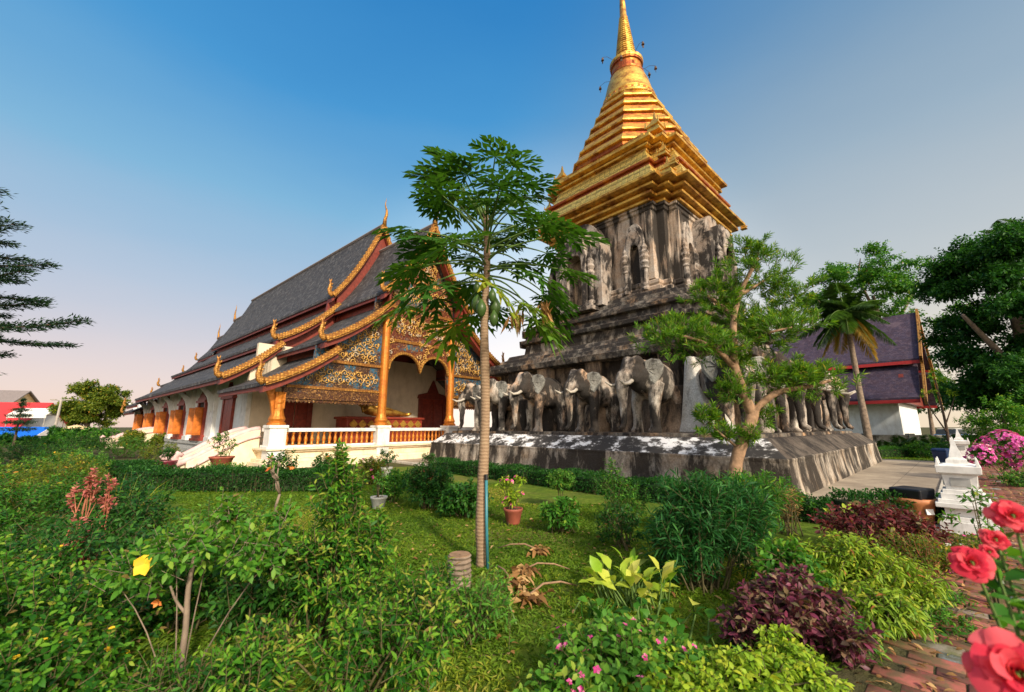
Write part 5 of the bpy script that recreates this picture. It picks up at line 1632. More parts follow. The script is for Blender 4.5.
crown_tree('garden_tree', 'low bushy tree with yellowish leaves behind the bougainvillea', (21.5, 18.3, 0), [([(0, 0, -0.1), (0.1, 0, 1), (0.1, 0.1, 2.2)], 0.1, 0.04)],
           rblobs(g, (0.2, 0, 1.7), (1.7, 1.4, 1.2), 18, 0.65, 60, 0.7, 0.3), 8, 0.15, 0.07, 0.3, 'leaf_mid', 36, lv0=0.55, shell=(0.3, 1.0))
# airy tree behind the hall
crown_tree('airy_tree', 'tall open crowned tree rising behind the purple roofed hall', (47, 50, 0), [([(0, 0, -0.1), (0.3, 0, 6), (-0.6, 0, 12), (-1.2, 0, 18)], 0.5, 0.15), ([(-0.3, 0, 10), (-4, 0, 15), (-7, 0, 18)], 0.25, 0.06), ([(-0.6, 0, 12), (3, 0, 17), (5, 0, 20)], 0.25, 0.06), ([(-1, 0, 15), (-2.5, 0, 20), (-2, 0, 23)], 0.2, 0.05)],
           rblobs(g, (-1.5, 0, 18.5), (11.0, 5, 6.4), 62, 1.6, 34, 0.55, 0.35), 8, 0.46, 0.22, 0.9, 'leaf_mid', 37, lv0=0.45, shell=(0.2, 1.0))
crown_tree('background_tree', 'green tree crown beyond the car at right', (56, 56, 0), [([(0, 0, -0.1), (0.1, 0, 3), (0.3, 0.1, 7)], 0.3, 0.1)],
           rblobs(g, (0, 0, 7), (6, 4, 5), 26, 1.7, 60, 0.7, 0.4), 8, 0.5, 0.24, 0.8, 'leaf_dark', 38, lv0=0.55)
# round tree at the left
crown_tree('round_tree', 'broad round tree beside the lamp post at the left', (-61, 60, 0), [([(0, 0, -0.1), (0.2, 0, 2), (0.3, 0, 5)], 0.4, 0.2), ([(0.2, 0, 1.8), (-2, 0, 3.6), (-3, 0, 5)], 0.2, 0.06), ([(0.2, 0, 2), (2, 0, 4), (3, 0, 5)], 0.2, 0.06)],
           rblobs(g, (0, 0, 4.9), (5.0, 4, 3.1), 46, 1.15, 70, 0.7, 0.4), 8, 0.4, 0.2, 0.6, 'leaf_olive', 39, lv0=0.3, shell=(0.3, 1.0))
crown_tree('dark_conifer', 'small dark layered tree before the red roof at the left', (-44.2, 37.5, 0), [([(0, 0, -0.1), (0, 0, 2), (0, 0, 4.2)], 0.1, 0.03)],
           [(0, 0, z, r, r, 0.14, int(60 * r + 8)) for z, r in ((1.5, 1.3), (2.1, 1.25), (2.7, 1.0), (3.2, 0.7), (3.7, 0.4), (4.1, 0.15))], 8, 0.22, 0.06, 0.4, 'leaf_conifer', 40, bark='bark_dark', lv0=0.4)
for i, (x, y, h, w_, lf_, lab) in enumerate(((-39, 36, 1.6, 2.0, 'leaf_dark', 'dark rounded bush below the lamp post'), (-34, 34, 1.5, 2.2, 'leaf_mid', 'green bush below the far end of the temple'), (-53, 48, 1.3, 2.4, 'leaf_dark', 'dark bush behind the blue awning'), (-47, 40, 0.9, 2.6, 'leaf_dark', 'low dark bush under the parasols'), (-55, 44, 1.0, 2.0, 'leaf_dark', 'low dark bush at the left edge below the blue awning'), (-29, 33, 1.7, 1.5, 'leaf_olive', 'rusty bush by the far temple corner'))):
    crown_tree('far_bush', lab, (x, y, 0), [([(0, 0, -0.1), (0, 0, 0.5), (0, 0, h * 0.6)], 0.08, 0.03)], rblobs(g, (0, 0, h * 0.5), (w_, w_ * 0.8, h * 0.45), 14, 0.55, 34, 0.8, 0.3), 8, 0.24, 0.12, 0.3, lf_, 60 + i, group='bushes far at the left', lv0=0.4)
# flat branched evergreen reaching in from the left
def norfolk():
    o = thing('flat_branched_evergreen', 'dark evergreen reaching flat branches in from the left edge', 'tree', (-18.2, 12.0, 0))
    rng = np.random.default_rng(50)
    mb = MB(); limb(mb, [(0, 0, -0.1), (0.05, 0, 4), (0, 0, 8), (0, 0, 11)], 0.22, 0.05, 8)
    lf = Leaves()
    for z, L0, az0 in ((3.3, 2.2, 0.2), (4.1, 2.7, -0.3), (4.75, 5.1, 0.03), (4.9, 2.8, -0.9), (5.6, 3.0, 0.3), (6.2, 3.6, -0.1), (6.9, 3.1, 0.25), (7.5, 2.6, -0.25), (8.1, 2.3, 0.1), (8.8, 1.6, 0), (9.5, 1.2, 0.4)):
        for j in range(5):
            az = az0 + j * 2 * math.pi / 5
            L = L0 * (1 if j == 0 else 0.75)
            up = 0.12 if z != 4.75 else 0.1
            n = max(4, int(L * 7))
            pts = [np.array([math.cos(az) * L * t, math.sin(az) * L * t, z - 0.25 * math.sin(t * 2.4) + up * t * t * L * 0.5]) for t in np.linspace(0, 1, 8)]
            limb(mb, [tuple(p) for p in pts[::2]] + [tuple(pts[-1])], 0.05, 0.01, 5)
            for t in np.linspace(0.22, 1, n):
                k = min(int(t * 7), 6); f = t * 7 - k
                c = pts[k] * (1 - f) + pts[k + 1] * f
                w = 0.55 * (1.15 - t) + 0.12
                m = 46
                off = rng.normal(0, 1, (m, 3)) * np.array([0.09, 0.09, 0.035]) + np.outer(rng.uniform(-w, w, m), [-math.sin(az), math.cos(az), 0.06])
                D = np.outer(np.ones(m), [math.cos(az), math.sin(az), 0.25]) * 0.7 + off * 0.9 + rng.normal(0, 0.3, (m, 3))
                lf.add(c + off, D, rng.uniform(0.09, 0.2, m), 0.035, rng.uniform(0, 0.8, m), rng, 0.1, 0.1, 0.8, 1)
    mb.build('trunk', M['bark_dark'], o, smooth=True)
    lf.build('crown', 'leaf_conifer', o)
norfolk()
# palms
def frond(lf, rng, base, az, el, L, droop, n, lw, lv, wid=0.035, span=0.34):
    t = np.linspace(0.12, 1, n)
    d0 = np.array([math.cos(az) * math.cos(el), math.sin(az) * math.cos(el), math.sin(el)])
    c = base + np.outer(t * L, d0) + np.outer(droop * L * t * t, [0, 0, -1])
    tang = nrm(d0 + np.outer(2 * droop * t, [0, 0, -1]))
    side = nrm(np.cross(tang, [0, 0, 1.0]))
    for s in (-1, 1):
        ll = L * span * np.sin(np.clip(t * 0.9 + 0.12, 0, 1) * math.pi) ** 0.6
        lf.add(c, nrm(side * s + tang * 0.55 + rng.normal(0, 0.08, (n, 3)) - np.array([0, 0, 0.25])), ll, lw, lv + rng.normal(0, 0.08, n), rng, 0.35, 0.1, 0.15, 1)
    return base, base + d0 * L * 0.5, c[-1]
def palm(name, label, loc, trunk, nf, L, seed, dry=0.25, lw=0.07, el_rng=(-0.5, 1.2), group=None, crown=True, n=34):
    rng = np.random.default_rng(seed)
    o = thing(name, label, 'palm', loc, 0, group)
    top = np.array(trunk[-1][0]) if trunk else np.zeros(3)
    if trunk:
        mb = MB(); limb(mb, [p for p, r in trunk], trunk[0][1], trunk[-1][1], 10, random.Random(seed)); mb.build('trunk', M['bark_grey'], o, smooth=True)
    lf = Leaves(); A, B, C = [], [], []
    for i in range(nf):
        f = i / max(nf - 1, 1)
        el = el_rng[0] + (el_rng[1] - el_rng[0]) * f
        lv = 0.9 if f < dry else 0.4
        a, b, c = frond(lf, rng, top, i * 2.4 + rng.normal(0, 0.2), el, L * rng.uniform(0.8, 1.1), 0.4 * rng.uniform(0.7, 1.3), n, lw, lv)
        A.append(a); B.append(b); C.append(c)
    lf.build('crown', 'leaf_palm', o)
    np_tubes('leaf_stalks', np.array(A), np.array(B), np.array(C), 0.03 * L / 2, 0.006, 'stem_green', o, 5, 6)
palm('tall_palm', 'slender palm with yellowed hanging fronds behind the far plinth corner', (20.75, 24.5, 0), [((0, 0, -0.1), 0.2), ((-0.1, 0, 3), 0.17), ((-0.15, 0, 6), 0.14), ((-0.2, 0, 8.6), 0.11)], 26, 2.6, 71, 0.16, 0.03, (-0.95, 1.25), n=64)
for i, (x, y, s, lab) in enumerate(((23.5, 25.5, 1.5, 'low palm with arching fronds left of the thin bare trunk'), (25.6, 25.8, 1.6, 'low palm with arching fronds beside the thin bare trunk'), (30.5, 28.5, 2.2, 'larger low palm with dark arching fronds before the garden wall'), (21.6, 24.6, 1.1, 'small palm clump close behind the far corner of the plinth'))):
    palm('low_palm', lab, (x, y, 0.25), [], 13, s, 80 + i, 0.0, 0.08, (0.1, 1.3), 'low palms behind the court', n=22)
palm('roadside_palm', 'palm top showing above the dark tree at the right edge', (47.5, 36, 0), [((0, 0, -0.1), 0.25), ((0, 0, 10), 0.18), ((0.3, 0, 19.5), 0.14)], 20, 3.2, 90, 0.1, 0.1)
# small bare trunk tree in the court garden
crown_tree('sapling', 'thin bare trunked sapling between the low palms', (25.0, 24.2, 0), [([(0, 0, -0.1), (0.05, 0, 2), (-0.05, 0, 4.4)], 0.09, 0.03), ([(0, 0, 1.4), (-0.6, 0, 2.6), (-0.9, 0, 3.6)], 0.04, 0.01), ([(0, 0, 1.7), (0.6, 0, 2.8), (0.9, 0, 3.4)], 0.04, 0.01)],
           [(0.2, 0, 4.6, 0.9, 0.7, 0.5, 16), (-0.6, 0, 3.7, 0.5, 0.5, 0.4, 7), (0.8, 0, 3.6, 0.5, 0.5, 0.3, 7)], 7, 0.2, 0.09, 0.3, 'leaf_lime', 92, bark='bark_dark', shell=(0.2, 1))
# ------------------------------------------------------------------ garden plants
def ball(r, h, n, z=None):
    return [(0, 0, h * 0.52 if z is None else z, r, r, h * 0.48, n)]
# clipped hedges
def hedge(label, pts, w, h, seed, leaf='leaf_dark', per=900):
    rng = np.random.default_rng(seed)
    o = thing('hedge', label, 'hedge', (pts[0][0], pts[0][1], 0), 0, 'clipped garden hedges')
    P, D = [], []
    core = MB()
    for (x0, y0), (x1, y1) in zip(pts[:-1], pts[1:]):
        d = np.array([x1 - x0, y1 - y0]); L = np.linalg.norm(d); d = d / L; s = np.array([-d[1], d[0]])
        n = int(L * per * 2.3 * (w + 2 * h) / 1.6)
        t = rng.uniform(0, L, n); a = rng.uniform(0, w + 2 * h, n)
        off = np.where(a < h, -w / 2, np.where(a < h + w, a - h - w / 2, w / 2)); z = np.where(a < h, a, np.where(a < h + w, h, w + 2 * h - a))
        ny = np.where(a < h, -1.0, np.where(a < h + w, 0, 1.0)); nz = np.where((a >= h) & (a < h + w), 1.0, 0.1)
        wob = 0.05 * np.sin(t * 3.1) + 0.03 * np.sin(t * 7.7 + 1)
        inset = rng.uniform(-0.1, 0.03, n)
        p = np.stack([x0 - pts[0][0] + d[0] * t + s[0] * (off + ny * (inset + wob)), y0 - pts[0][1] + d[1] * t + s[1] * (off + ny * (inset + wob)), z + nz * (inset + wob)], 1)
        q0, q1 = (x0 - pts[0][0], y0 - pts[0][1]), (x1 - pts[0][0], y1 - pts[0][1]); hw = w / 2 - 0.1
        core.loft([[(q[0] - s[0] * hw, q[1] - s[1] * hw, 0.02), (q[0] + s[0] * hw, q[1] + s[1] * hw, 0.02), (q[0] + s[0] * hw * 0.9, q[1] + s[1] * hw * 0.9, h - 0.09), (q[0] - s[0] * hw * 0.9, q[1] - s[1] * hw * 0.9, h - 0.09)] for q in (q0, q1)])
        P.append(p); D.append(np.stack([s[0] * ny, s[1] * ny, nz * 1.0], 1) + rng.normal(0, 0.55, (n, 3)))
    P = np.concatenate(P); D = np.concatenate(D)
    P[:, 2] = np.maximum(P[:, 2], 0.01)
    lf = Leaves(); lf.add(P, D, rng.uniform(0.04, 0.075, len(P)), 0.036, rng.normal(0.45, 0.2, len(P)), rng, 0.2, 0.15, 0.6, 1)
    lf.build('foliage', leaf, o)
    core.build('inner_growth', M['inner_growth'], o)
    k = np.arange(0, len(P), max(1, len(P) // 260))
    A = P[k].copy(); A[:, 2] = -0.02
    np_tubes('stems', A, (A + P[k]) / 2 + rng.normal(0, 0.03, (len(k), 3)), P[k], 0.008, 0.004, 'stem_brown', o, 4, 4)
    return o
hedge('long clipped hedge along the paved edge below the elephant terrace', [chp(-10.05, 3.5), chp(-10.05, -3.2), chp(-9.95, -8.9)], 0.7, 0.4, 101)
hedge('clipped hedge end turning the corner toward the paved court', [chp(-9.9, -8.95), chp(-8.6, -10.5)], 0.6, 0.46, 102)
hedge('low clipped hedge below the curling stair wall', [(-10.6, 11.9), (-7.5, 11.5), (-4.6, 11.6)], 0.8, 0.5, 103)
hedge('short clipped hedge at the far left of the stair', [(-16.5, 15.0), (-11.5, 13.6)], 0.8, 0.5, 104)
hedge('far clipped hedge closing the end of the paved court', [(18.6, 23.3), (30.5, 25.2)], 0.8, 0.5, 105, 'leaf_mid', 420)

# round and loose bushes on the lawn
shrub('round_bush', 'large dark rounded bush left of the papaya trunk', 'bush', (-1.75, 9.0, 0), [(0, 0, 0.52, 0.6, 0.6, 0.48, 230), (0.35, -0.2, 0.35, 0.4, 0.4, 0.32, 70)], 13, 0.09, 0.035, 0.2, 'leaf_dark', 110, 'bushes on the lawn')
shrub('round_bush', 'mid green bush just left behind the papaya trunk', 'bush', (-0.85, 8.1, 0), [(0, 0, 0.36, 0.45, 0.42, 0.34, 130), (-0.3, 0, 0.25, 0.3, 0.3, 0.22, 40)], 11, 0.11, 0.05, 0.18, 'leaf_dark', 111, 'bushes on the lawn', lv0=0.55)
shrub('round_bush', 'small bush before the steps of the golden columns, left of the dark one', 'bush', (-2.75, 9.7, 0), ball(0.36, 0.6, 90), 11, 0.09, 0.04, 0.16, 'leaf_mid', 112, 'bushes on the lawn')
shrub('round_bush', 'lone broad leaved bush right of the flowering pot', 'bush', (0.78, 7.05, 0), [(0, 0, 0.3, 0.36, 0.34, 0.26, 95)], 11, 0.1, 0.045, 0.16, 'leaf_mid', 113, 'bushes on the lawn', lv0=0.45)
shrub('topiary_ball', 'small clipped ball of bright leaves on a short stem above the hedge', 'bush', (1.02, 9.0, 0), [(0, 0, 0.58, 0.32, 0.3, 0.2, 210)], 9, 0.055, 0.03, 0.12, 'leaf_bright', 114, None, base=0.02, nst=5, lump=0.06)
shrub('wispy_bush', 'loose wispy bush with thin upright stems before the plinth', 'bush', (1.85, 7.5, 0), [(0, 0, 0.62, 0.42, 0.4, 0.36, 90), (0.2, 0, 0.4, 0.4, 0.35, 0.28, 50), (-0.1, 0, 0.95, 0.2, 0.2, 0.2, 14)], 11, 0.07, 0.026, 0.22, 'leaf_mid', 115, 'bushes on the lawn', nst=18, sr=(0.006, 0.003), upb=0.9)
shrub('wispy_bush', 'loose green bush behind the leaning tree foot, left of the hedge corner', 'bush', (4.1, 7.6, 0), [(0, 0, 0.55, 0.6, 0.45, 0.42, 110), (0.7, 0.2, 0.45, 0.5, 0.4, 0.36, 70)], 11, 0.1, 0.03, 0.22, 'leaf_mid', 116, 'bushes on the lawn', upb=0.8)
# bushes along the temple base
for i, (x, y, r, h, lf_, lab, fl) in enumerate((
        (-6.5, 11.9, 0.55, 1.05, 'leaf_dark', 'green bush with orange flowers before the white corner post', [('blossoms', 'petal_orange', 9, 0.09, 5)]),
        (-5.3, 12.2, 0.5, 0.95, 'leaf_dark', 'green bush before the left bay of the balustrade', [('blossoms', 'petal_orange', 3, 0.07, 5)]),
        (-7.8, 12.2, 0.4, 0.62, 'leaf_mid', 'low green bush at the foot of the stair wall', None),
        (-4.2, 12.6, 0.4, 0.85, 'leaf_olive', 'reddish upright bush under the second column', [('blossoms', 'petal_pink', 8, 0.05, 5)]),
        (-10.9, 13.2, 0.4, 0.55, 'leaf_bright', 'small round clipped bush at the foot of the stair', None),
        (-3.1, 11.6, 0.35, 0.55, 'leaf_mid', 'small bush with thin twigs near the grey pot', None))):
    shrub('border_bush', lab, 'bush', (x, y, 0), [(0, 0, h * 0.52, r, r * 0.9, h * 0.47, int(120 * r / 0.5)), (r * 0.5, 0, h * 0.35, r * 0.7, r * 0.6, h * 0.3, 40)], 9, 0.12, 0.05, 0.2, lf_, 120 + i, 'bushes along the temple foot', flowers=fl, detail=1)
# left hand garden: many mixed shrubs
left = [(-12.5, 12.2, 0.95, 1.1, 'leaf_bright', 'light green bush in the far left bed nearest the stair'), (-14.2, 11.6, 1.0, 0.95, 'leaf_mid', 'green bush in the far left bed between two yellowish ones'), (-14.0, 10.2, 0.95, 1.15, 'leaf_olive', 'yellow orange bush at the far left edge'),
        (-10.4, 9.9, 0.95, 1.1, 'leaf_olive', 'spreading yellow green bush behind the pink flower stalks'), (-9.0, 8.6, 0.7, 0.8, 'leaf_mid', 'green bush left of the open lawn'), (-11.4, 8.6, 0.9, 1.0, 'leaf_mid', 'tall green bush in the middle of the left bed'), (-8.6, 6.9, 0.85, 1.2, 'leaf_olive', 'orange tipped bush by the left edge of the picture'), (-7.9, 6.6, 0.75, 1.0, 'leaf_mid', 'leafy green bush behind the red stalks'),
        (-6.6, 7.4, 0.6, 0.85, 'leaf_blue', 'bluish green bush on the left rim of the lawn'), (-7.0, 5.2, 0.8, 0.85, 'leaf_mid', 'dense green bush at the left edge below the yellow one'), (-8.6, 12.6, 0.7, 0.75, 'leaf_bright', 'light green bush before the far stair wall')]
left += [(-17.5, 16.5, 1.1, 1.1, 'leaf_mid', 'green bush behind the yellow ones at the far left'), (-20.0, 18.0, 1.3, 1.2, 'leaf_dark', 'dark bush below the cream parasols'), (-16.0, 19.5, 1.0, 1.1, 'leaf_olive', 'bush with yellow leaves left of the far stair wall'), (-24.0, 21.0, 1.5, 1.2, 'leaf_mid', 'green bush below the blue awning'), (-21.5, 23.5, 1.3, 1.3, 'leaf_bright', 'pale green bush before the far stair wall end'), (-27.0, 27.0, 1.6, 1.4, 'leaf_dark', 'wide dark bush before the parasols')]
for i, (x, y, r, h, lf_, lab) in enumerate(left):
    shrub('garden_shrub', lab, 'bush', (x, y, 0), [(0, 0, h * 0.5, r, r * 0.9, h * 0.48, int(150 * r)), (-r * 0.6, 0.1, h * 0.4, r * 0.6, r * 0.6, h * 0.38, 50), (r * 0.5, -0.1, h * 0.45, r * 0.6, r * 0.6, h * 0.42, 55)], 13, 0.085, 0.032, 0.24, lf_, 140 + i, 'shrubs of the left garden', upb=0.6, lump=0.25,
          flowers=[('blossoms', 'petal_yellow', 6, 0.04, 5)] if i % 3 == 2 else None)
shrub('red_stalk_plant', 'plant with tall stalks of coral red leaves in the left bed', 'plant', (-4.85, 5.0, 0), [(0.1, -0.2, 0.5, 0.1, 0.1, 0.22, 20), (-0.14, 0.1, 1.0, 0.09, 0.09, 0.2, 18), (0.06, 0.1, 0.86, 0.1, 0.1, 0.24, 18), (-0.3, 0.1, 0.8, 0.07, 0.07, 0.2, 9)], 9, 0.06, 0.028, 0.09, 'leaf_red', 160, None, stem='stem_red', upb=1.0, nst=20)
shrub('garden_shrub', 'dark leafy shrub around the coral red stalks', 'bush', (-5.0, 5.3, 0), [(0, 0, 0.42, 0.7, 0.5, 0.4, 170), (0.5, 0, 0.5, 0.4, 0.4, 0.42, 110)], 10, 0.08, 0.034, 0.2, 'leaf_dark', 161, 'shrubs of the left garden', lv0=0.5)
shrub('lantana_bush', 'low sprawling bush dotted with small yellow flowers, lower left corner', 'bush', (-3.35, 3.1, 0), [(0, 0, 0.36, 0.85, 0.7, 0.36, 430), (-0.9, 0.4, 0.42, 0.7, 0.6, 0.4, 260), (0.6, -0.5, 0.26, 0.6, 0.45, 0.26, 260), (-0.4, -0.7, 0.3, 0.8, 0.4, 0.3, 320)], 11, 0.062, 0.03, 0.15, 'leaf_tip', 162, None, upb=0.5,
      flowers=[('blossoms', 'petal_yellow', 98, 0.019, 5)], lv0=0.45)
shrub('garden_shrub', 'broad dark green shrub behind the yellow dotted bush', 'bush', (-4.1, 4.2, 0), [(0, 0, 0.42, 0.9, 0.6, 0.4, 280), (0.9, -0.1, 0.36, 0.6, 0.5, 0.36, 220)], 11, 0.07, 0.032, 0.18, 'leaf_dark', 163, 'shrubs of the left garden', lv0=0.55)
# small hibiscus tree with a yellow bloom
hb = shrub('hibiscus_tree', 'young slim trunked hibiscus with one large yellow bloom', 'bush', (-2.18, 3.05, 0), [(0.0, 0, 0.84, 0.34, 0.3, 0.2, 62), (-0.4, 0.05, 0.7, 0.32, 0.28, 0.18, 48), (0.42, 0.0, 0.84, 0.3, 0.26, 0.18, 44), (0.12, 0.1, 1.08, 0.14, 0.14, 0.18, 18), (0.5, 0.1, 1.02, 0.16, 0.14, 0.12, 12)], 9, 0.075, 0.036, 0.2, 'leaf_mid', 164, None, nst=4, base=0.008, sr=(0.006, 0.003), lv0=0.6, young=0.3, stem='bark_grey')
mb = MB(); limb(mb, [(0, 0, -0.05), (0.01, 0, 0.3), (-0.01, 0, 0.6), (0.02, 0, 0.9)], 0.021, 0.013, 8); limb(mb, [(0.0, 0, 0.42), (-0.08, 0, 0.5), (-0.12, -0.02, 0.6)], 0.011, 0.007, 6); mb.build('trunk', M['bark_grey'], hb, smooth=True)
lf = Leaves(); rng = np.random.default_rng(2)
bloom(lf, np.array([[-0.2, -0.16, 0.78]]), nrm(np.array([[0.15, -0.9, 0.35]])), 0.085, 5, rng, 0.35, 0.9); lf.build('bloom', 'petal_yellow', hb)
lf = Leaves(); bloom(lf, np.array([[-0.16, -0.05, 0.52]]), nrm(np.array([[0.1, -0.8, -0.2]])), 0.035, 4, rng, 0.9, 0.6); lf.build('bud', 'petal_orange', hb)
# bright feathery shrub in the foreground
shrub('feathery_shrub', 'tall pointed bright green shrub in the middle left foreground', 'bush', (-1.42, 3.55, 0), [(0, 0, 0.5, 0.46, 0.4, 0.5, 300), (0.04, 0, 1.0, 0.24, 0.22, 0.36, 110), (-0.02, 0, 1.36, 0.1, 0.1, 0.2, 28), (0.3, -0.1, 0.8, 0.26, 0.22, 0.26, 70), (-0.35, 0, 0.62, 0.26, 0.22, 0.26, 60)], 13, 0.07, 0.022, 0.17, 'leaf_tip', 165, None, upb=0.8, nst=22, lv0=0.45, young=0.5)
shrub('sprawling_shrub', 'wide low green shrub across the bottom, left of the stump', 'bush', (-0.95, 2.75, 0), [(0.1, 0, 0.34, 0.4, 0.36, 0.34, 190), (-0.5, -0.1, 0.3, 0.34, 0.3, 0.3, 130), (0.42, 0.1, 0.42, 0.26, 0.26, 0.34, 90), (-0.15, 0.35, 0.52, 0.22, 0.22, 0.26, 50)], 13, 0.065, 0.02, 0.2, 'leaf_tip', 166, None, upb=0.6, lv0=0.45, young=0.5)
shrub('sprawling_shrub', 'leafy green shrub in front of the slim hibiscus trunk, right side', 'bush', (-1.95, 3.5, 0), [(0, 0, 0.4, 0.42, 0.34, 0.34, 130), (0.3, 0.3, 0.5, 0.3, 0.3, 0.3, 60)], 10, 0.085, 0.03, 0.22, 'leaf_dark', 167, None, lv0=0.6)
shrub('sprawling_shrub', 'low weedy shrub at the very bottom left of centre', 'bush', (-1.95, 2.7, 0), [(0, 0, 0.2, 0.5, 0.35, 0.2, 110)], 10, 0.055, 0.016, 0.18, 'leaf_tip', 168, None, lv0=0.4)
shrub('sprawling_shrub', 'yellowish weedy shrub around the foot of the stump', 'bush', (-0.3, 3.65, 0), [(0, 0, 0.26, 0.34, 0.28, 0.25, 90), (0.15, 0.5, 0.2, 0.2, 0.3, 0.2, 40)], 10, 0.075, 0.02, 0.2, 'leaf_bright', 169, None, lv0=0.5, upb=0.9)
for i, (x, y, bl_, L_, W_, lf_, lab) in enumerate((
        (-3.3, 4.9, [(0, 0, 0.45, 0.5, 0.4, 0.42, 140), (0.3, 0, 0.7, 0.25, 0.25, 0.24, 36)], 0.075, 0.024, 'leaf_bright', 'light green feathery shrub behind the yellow hibiscus bloom'),
        (-5.9, 6.2, [(0, 0, 0.5, 0.5, 0.45, 0.46, 130)], 0.08, 0.034, 'leaf_dark', 'dark shrub right of the coral red stalks'),
        (-2.75, 3.9, [(0, 0, 0.4, 0.4, 0.34, 0.36, 110)], 0.08, 0.036, 'leaf_tip', 'leafy shrub left of the slim hibiscus trunk'),
        (-0.75, 3.3, [(0, 0, 0.36, 0.34, 0.3, 0.34, 110), (0.2, 0, 0.55, 0.16, 0.16, 0.2, 26)], 0.07, 0.02, 'leaf_tip', 'upright green shrub left of the stump'),
        (1.55, 6.2, [(0, 0, 0.34, 0.42, 0.34, 0.3, 90)], 0.075, 0.028, 'leaf_dark', 'low dark shrub at the left foot of the narrow leaved bush'),
        (2.9, 6.9, [(0, 0, 0.4, 0.5, 0.36, 0.36, 110)], 0.09, 0.028, 'leaf_dark', 'dark shrub filling the gap before the hedge'))):
    shrub('mixed_shrub', lab, 'bush', (x, y, 0), bl_, 12, L_, W_, 0.19, lf_, 230 + i, 'mixed shrubs round the lawn', upb=0.7, lump=0.25, lvs=0.22)
# nearly bare branched frangipani
def frangipani():
    o = thing('frangipani', 'nearly bare frangipani with forked pale twigs and two orange flowers', 'bush', (-4.5, 8.3, 0))
    mb = MB(); rr = random.Random(4)
    def br(p, d, l, r, n):
        q = p + d * l
        mb.tube([p, (p + q) / 2 + Vector((rr.uniform(-.03, .03), rr.uniform(-.03, .03), 0)), q], [r, r * 0.85, r * 0.75], 6)
        if n > 0:
            for _ in range(rr.choice((2, 3))):
                dd = (d + Vector((rr.uniform(-0.9, 0.9), rr.uniform(-0.7, 0.7), rr.uniform(-0.1, 0.6)))).normalized()
                br(q, dd, l * rr.uniform(0.6, 0.85), r * 0.72, n - 1)
        else: tips.append((q, d))
    tips = []
    br(Vector((0, 0, -0.03)), Vector((0.1, 0, 1)).normalized(), 0.42, 0.032, 3)
    mb.build('branches', M['bark_grey'], o, smooth=True)
    rng = np.random.default_rng(4); lf = Leaves()
    P = np.array([t[0] for t in tips]); D = np.array([t[1] for t in tips])
    for k in range(3): lf.add(P, D * 0.5 + rng.normal(0, 0.6, P.shape), 0.1, 0.03, rng.uniform(0.3, 1, len(P)), rng)
    lf.build('leaves', 'leaf_bright', o)
    lf = Leaves(); bloom(lf, P[[2, 7]], D[[2, 7]], 0.08, 5, rng); lf.build('flowers', 'petal_orange', o)
frangipani()
# tree stump
o = thing('tree_stump', 'short round palm stump standing on the lawn left of the papaya', 'stump', (-0.56, 4.75, 0))
mb = MB(); pr = []
for k in range(14):
    z = -0.02 + 0.32 * k / 13; pr.append((0.125 + (0.012 if k % 2 else -0.004) - 0.01 * k / 13, z))
mb.lathe(pr + [(0.11, 0.312)], 18); mb.build('trunk', M['bark_grey'], o)
mb = MB(); mb.lathe([(0.112, 0.308), (0.112, 0.318), (0.06, 0.314), (0.01, 0.312)], 18); mb.build('cut_top', M['bark_tan'], o)
# variegated large leaved plant
def big_leaf_plant(name, label, loc, n, L, W, leaf, seed, stalk=0.25, lv=(0.2, 0.95), spread=0.35, group=None, stem='stem_red', curl=0.35):
    rng = np.random.default_rng(seed)
    o = thing(name, label, 'plant', loc, 0, group)
    az = np.arange(n) * 2.4 + rng.normal(0, 0.2, n); f = rng.uniform(0, 1, n)
    el = 0.25 + 1.1 * f
    D = np.stack([np.cos(az) * np.cos(el), np.sin(az) * np.cos(el), np.sin(el)], 1)
    base = np.stack([np.cos(az) * 0.06, np.sin(az) * 0.06, np.zeros(n)], 1) + rng.normal(0, spread * 0.25, (n, 3)) * [1, 1, 0]
    tip = base + D * stalk * rng.uniform(0.7, 1.2, (n, 1)) + np.array([0, 0, stalk * 0.5])
    lf = Leaves(); lf.add(tip, D + np.array([0, 0, 0.1]), L * rng.uniform(0.7, 1.1, n), W * rng.uniform(0.8, 1.1, n), rng.uniform(lv[0], lv[1], n), rng, curl, 0.22, 0.25, 2, (0.42, 0.8))
    lf.build('leaves', leaf, o)
    b0 = base.copy(); b0[:, 2] = -0.02
    np_tubes('stalks', b0, (b0 + tip) / 2, tip, 0.011, 0.006, stem, o, 6, 4)
    return o
big_leaf_plant('variegated_plant', 'clump of broad yellow and green variegated leaves beside the dark narrow leaved bush', (1.13, 4.35, 0), 64, 0.24, 0.1, 'leaf_variegated', 170, 0.16, (0.2, 0.9), 0.6, None, 'stem_green', 0.4)
big_leaf_plant('broad_leaf_plant', 'low plant with broad lobed green leaves before the variegated clump', (0.98, 3.5, 0), 80, 0.12, 0.085, 'leaf_mid', 171, 0.13, (0.3, 0.75), 1.0, None, 'stem_green', 0.6)
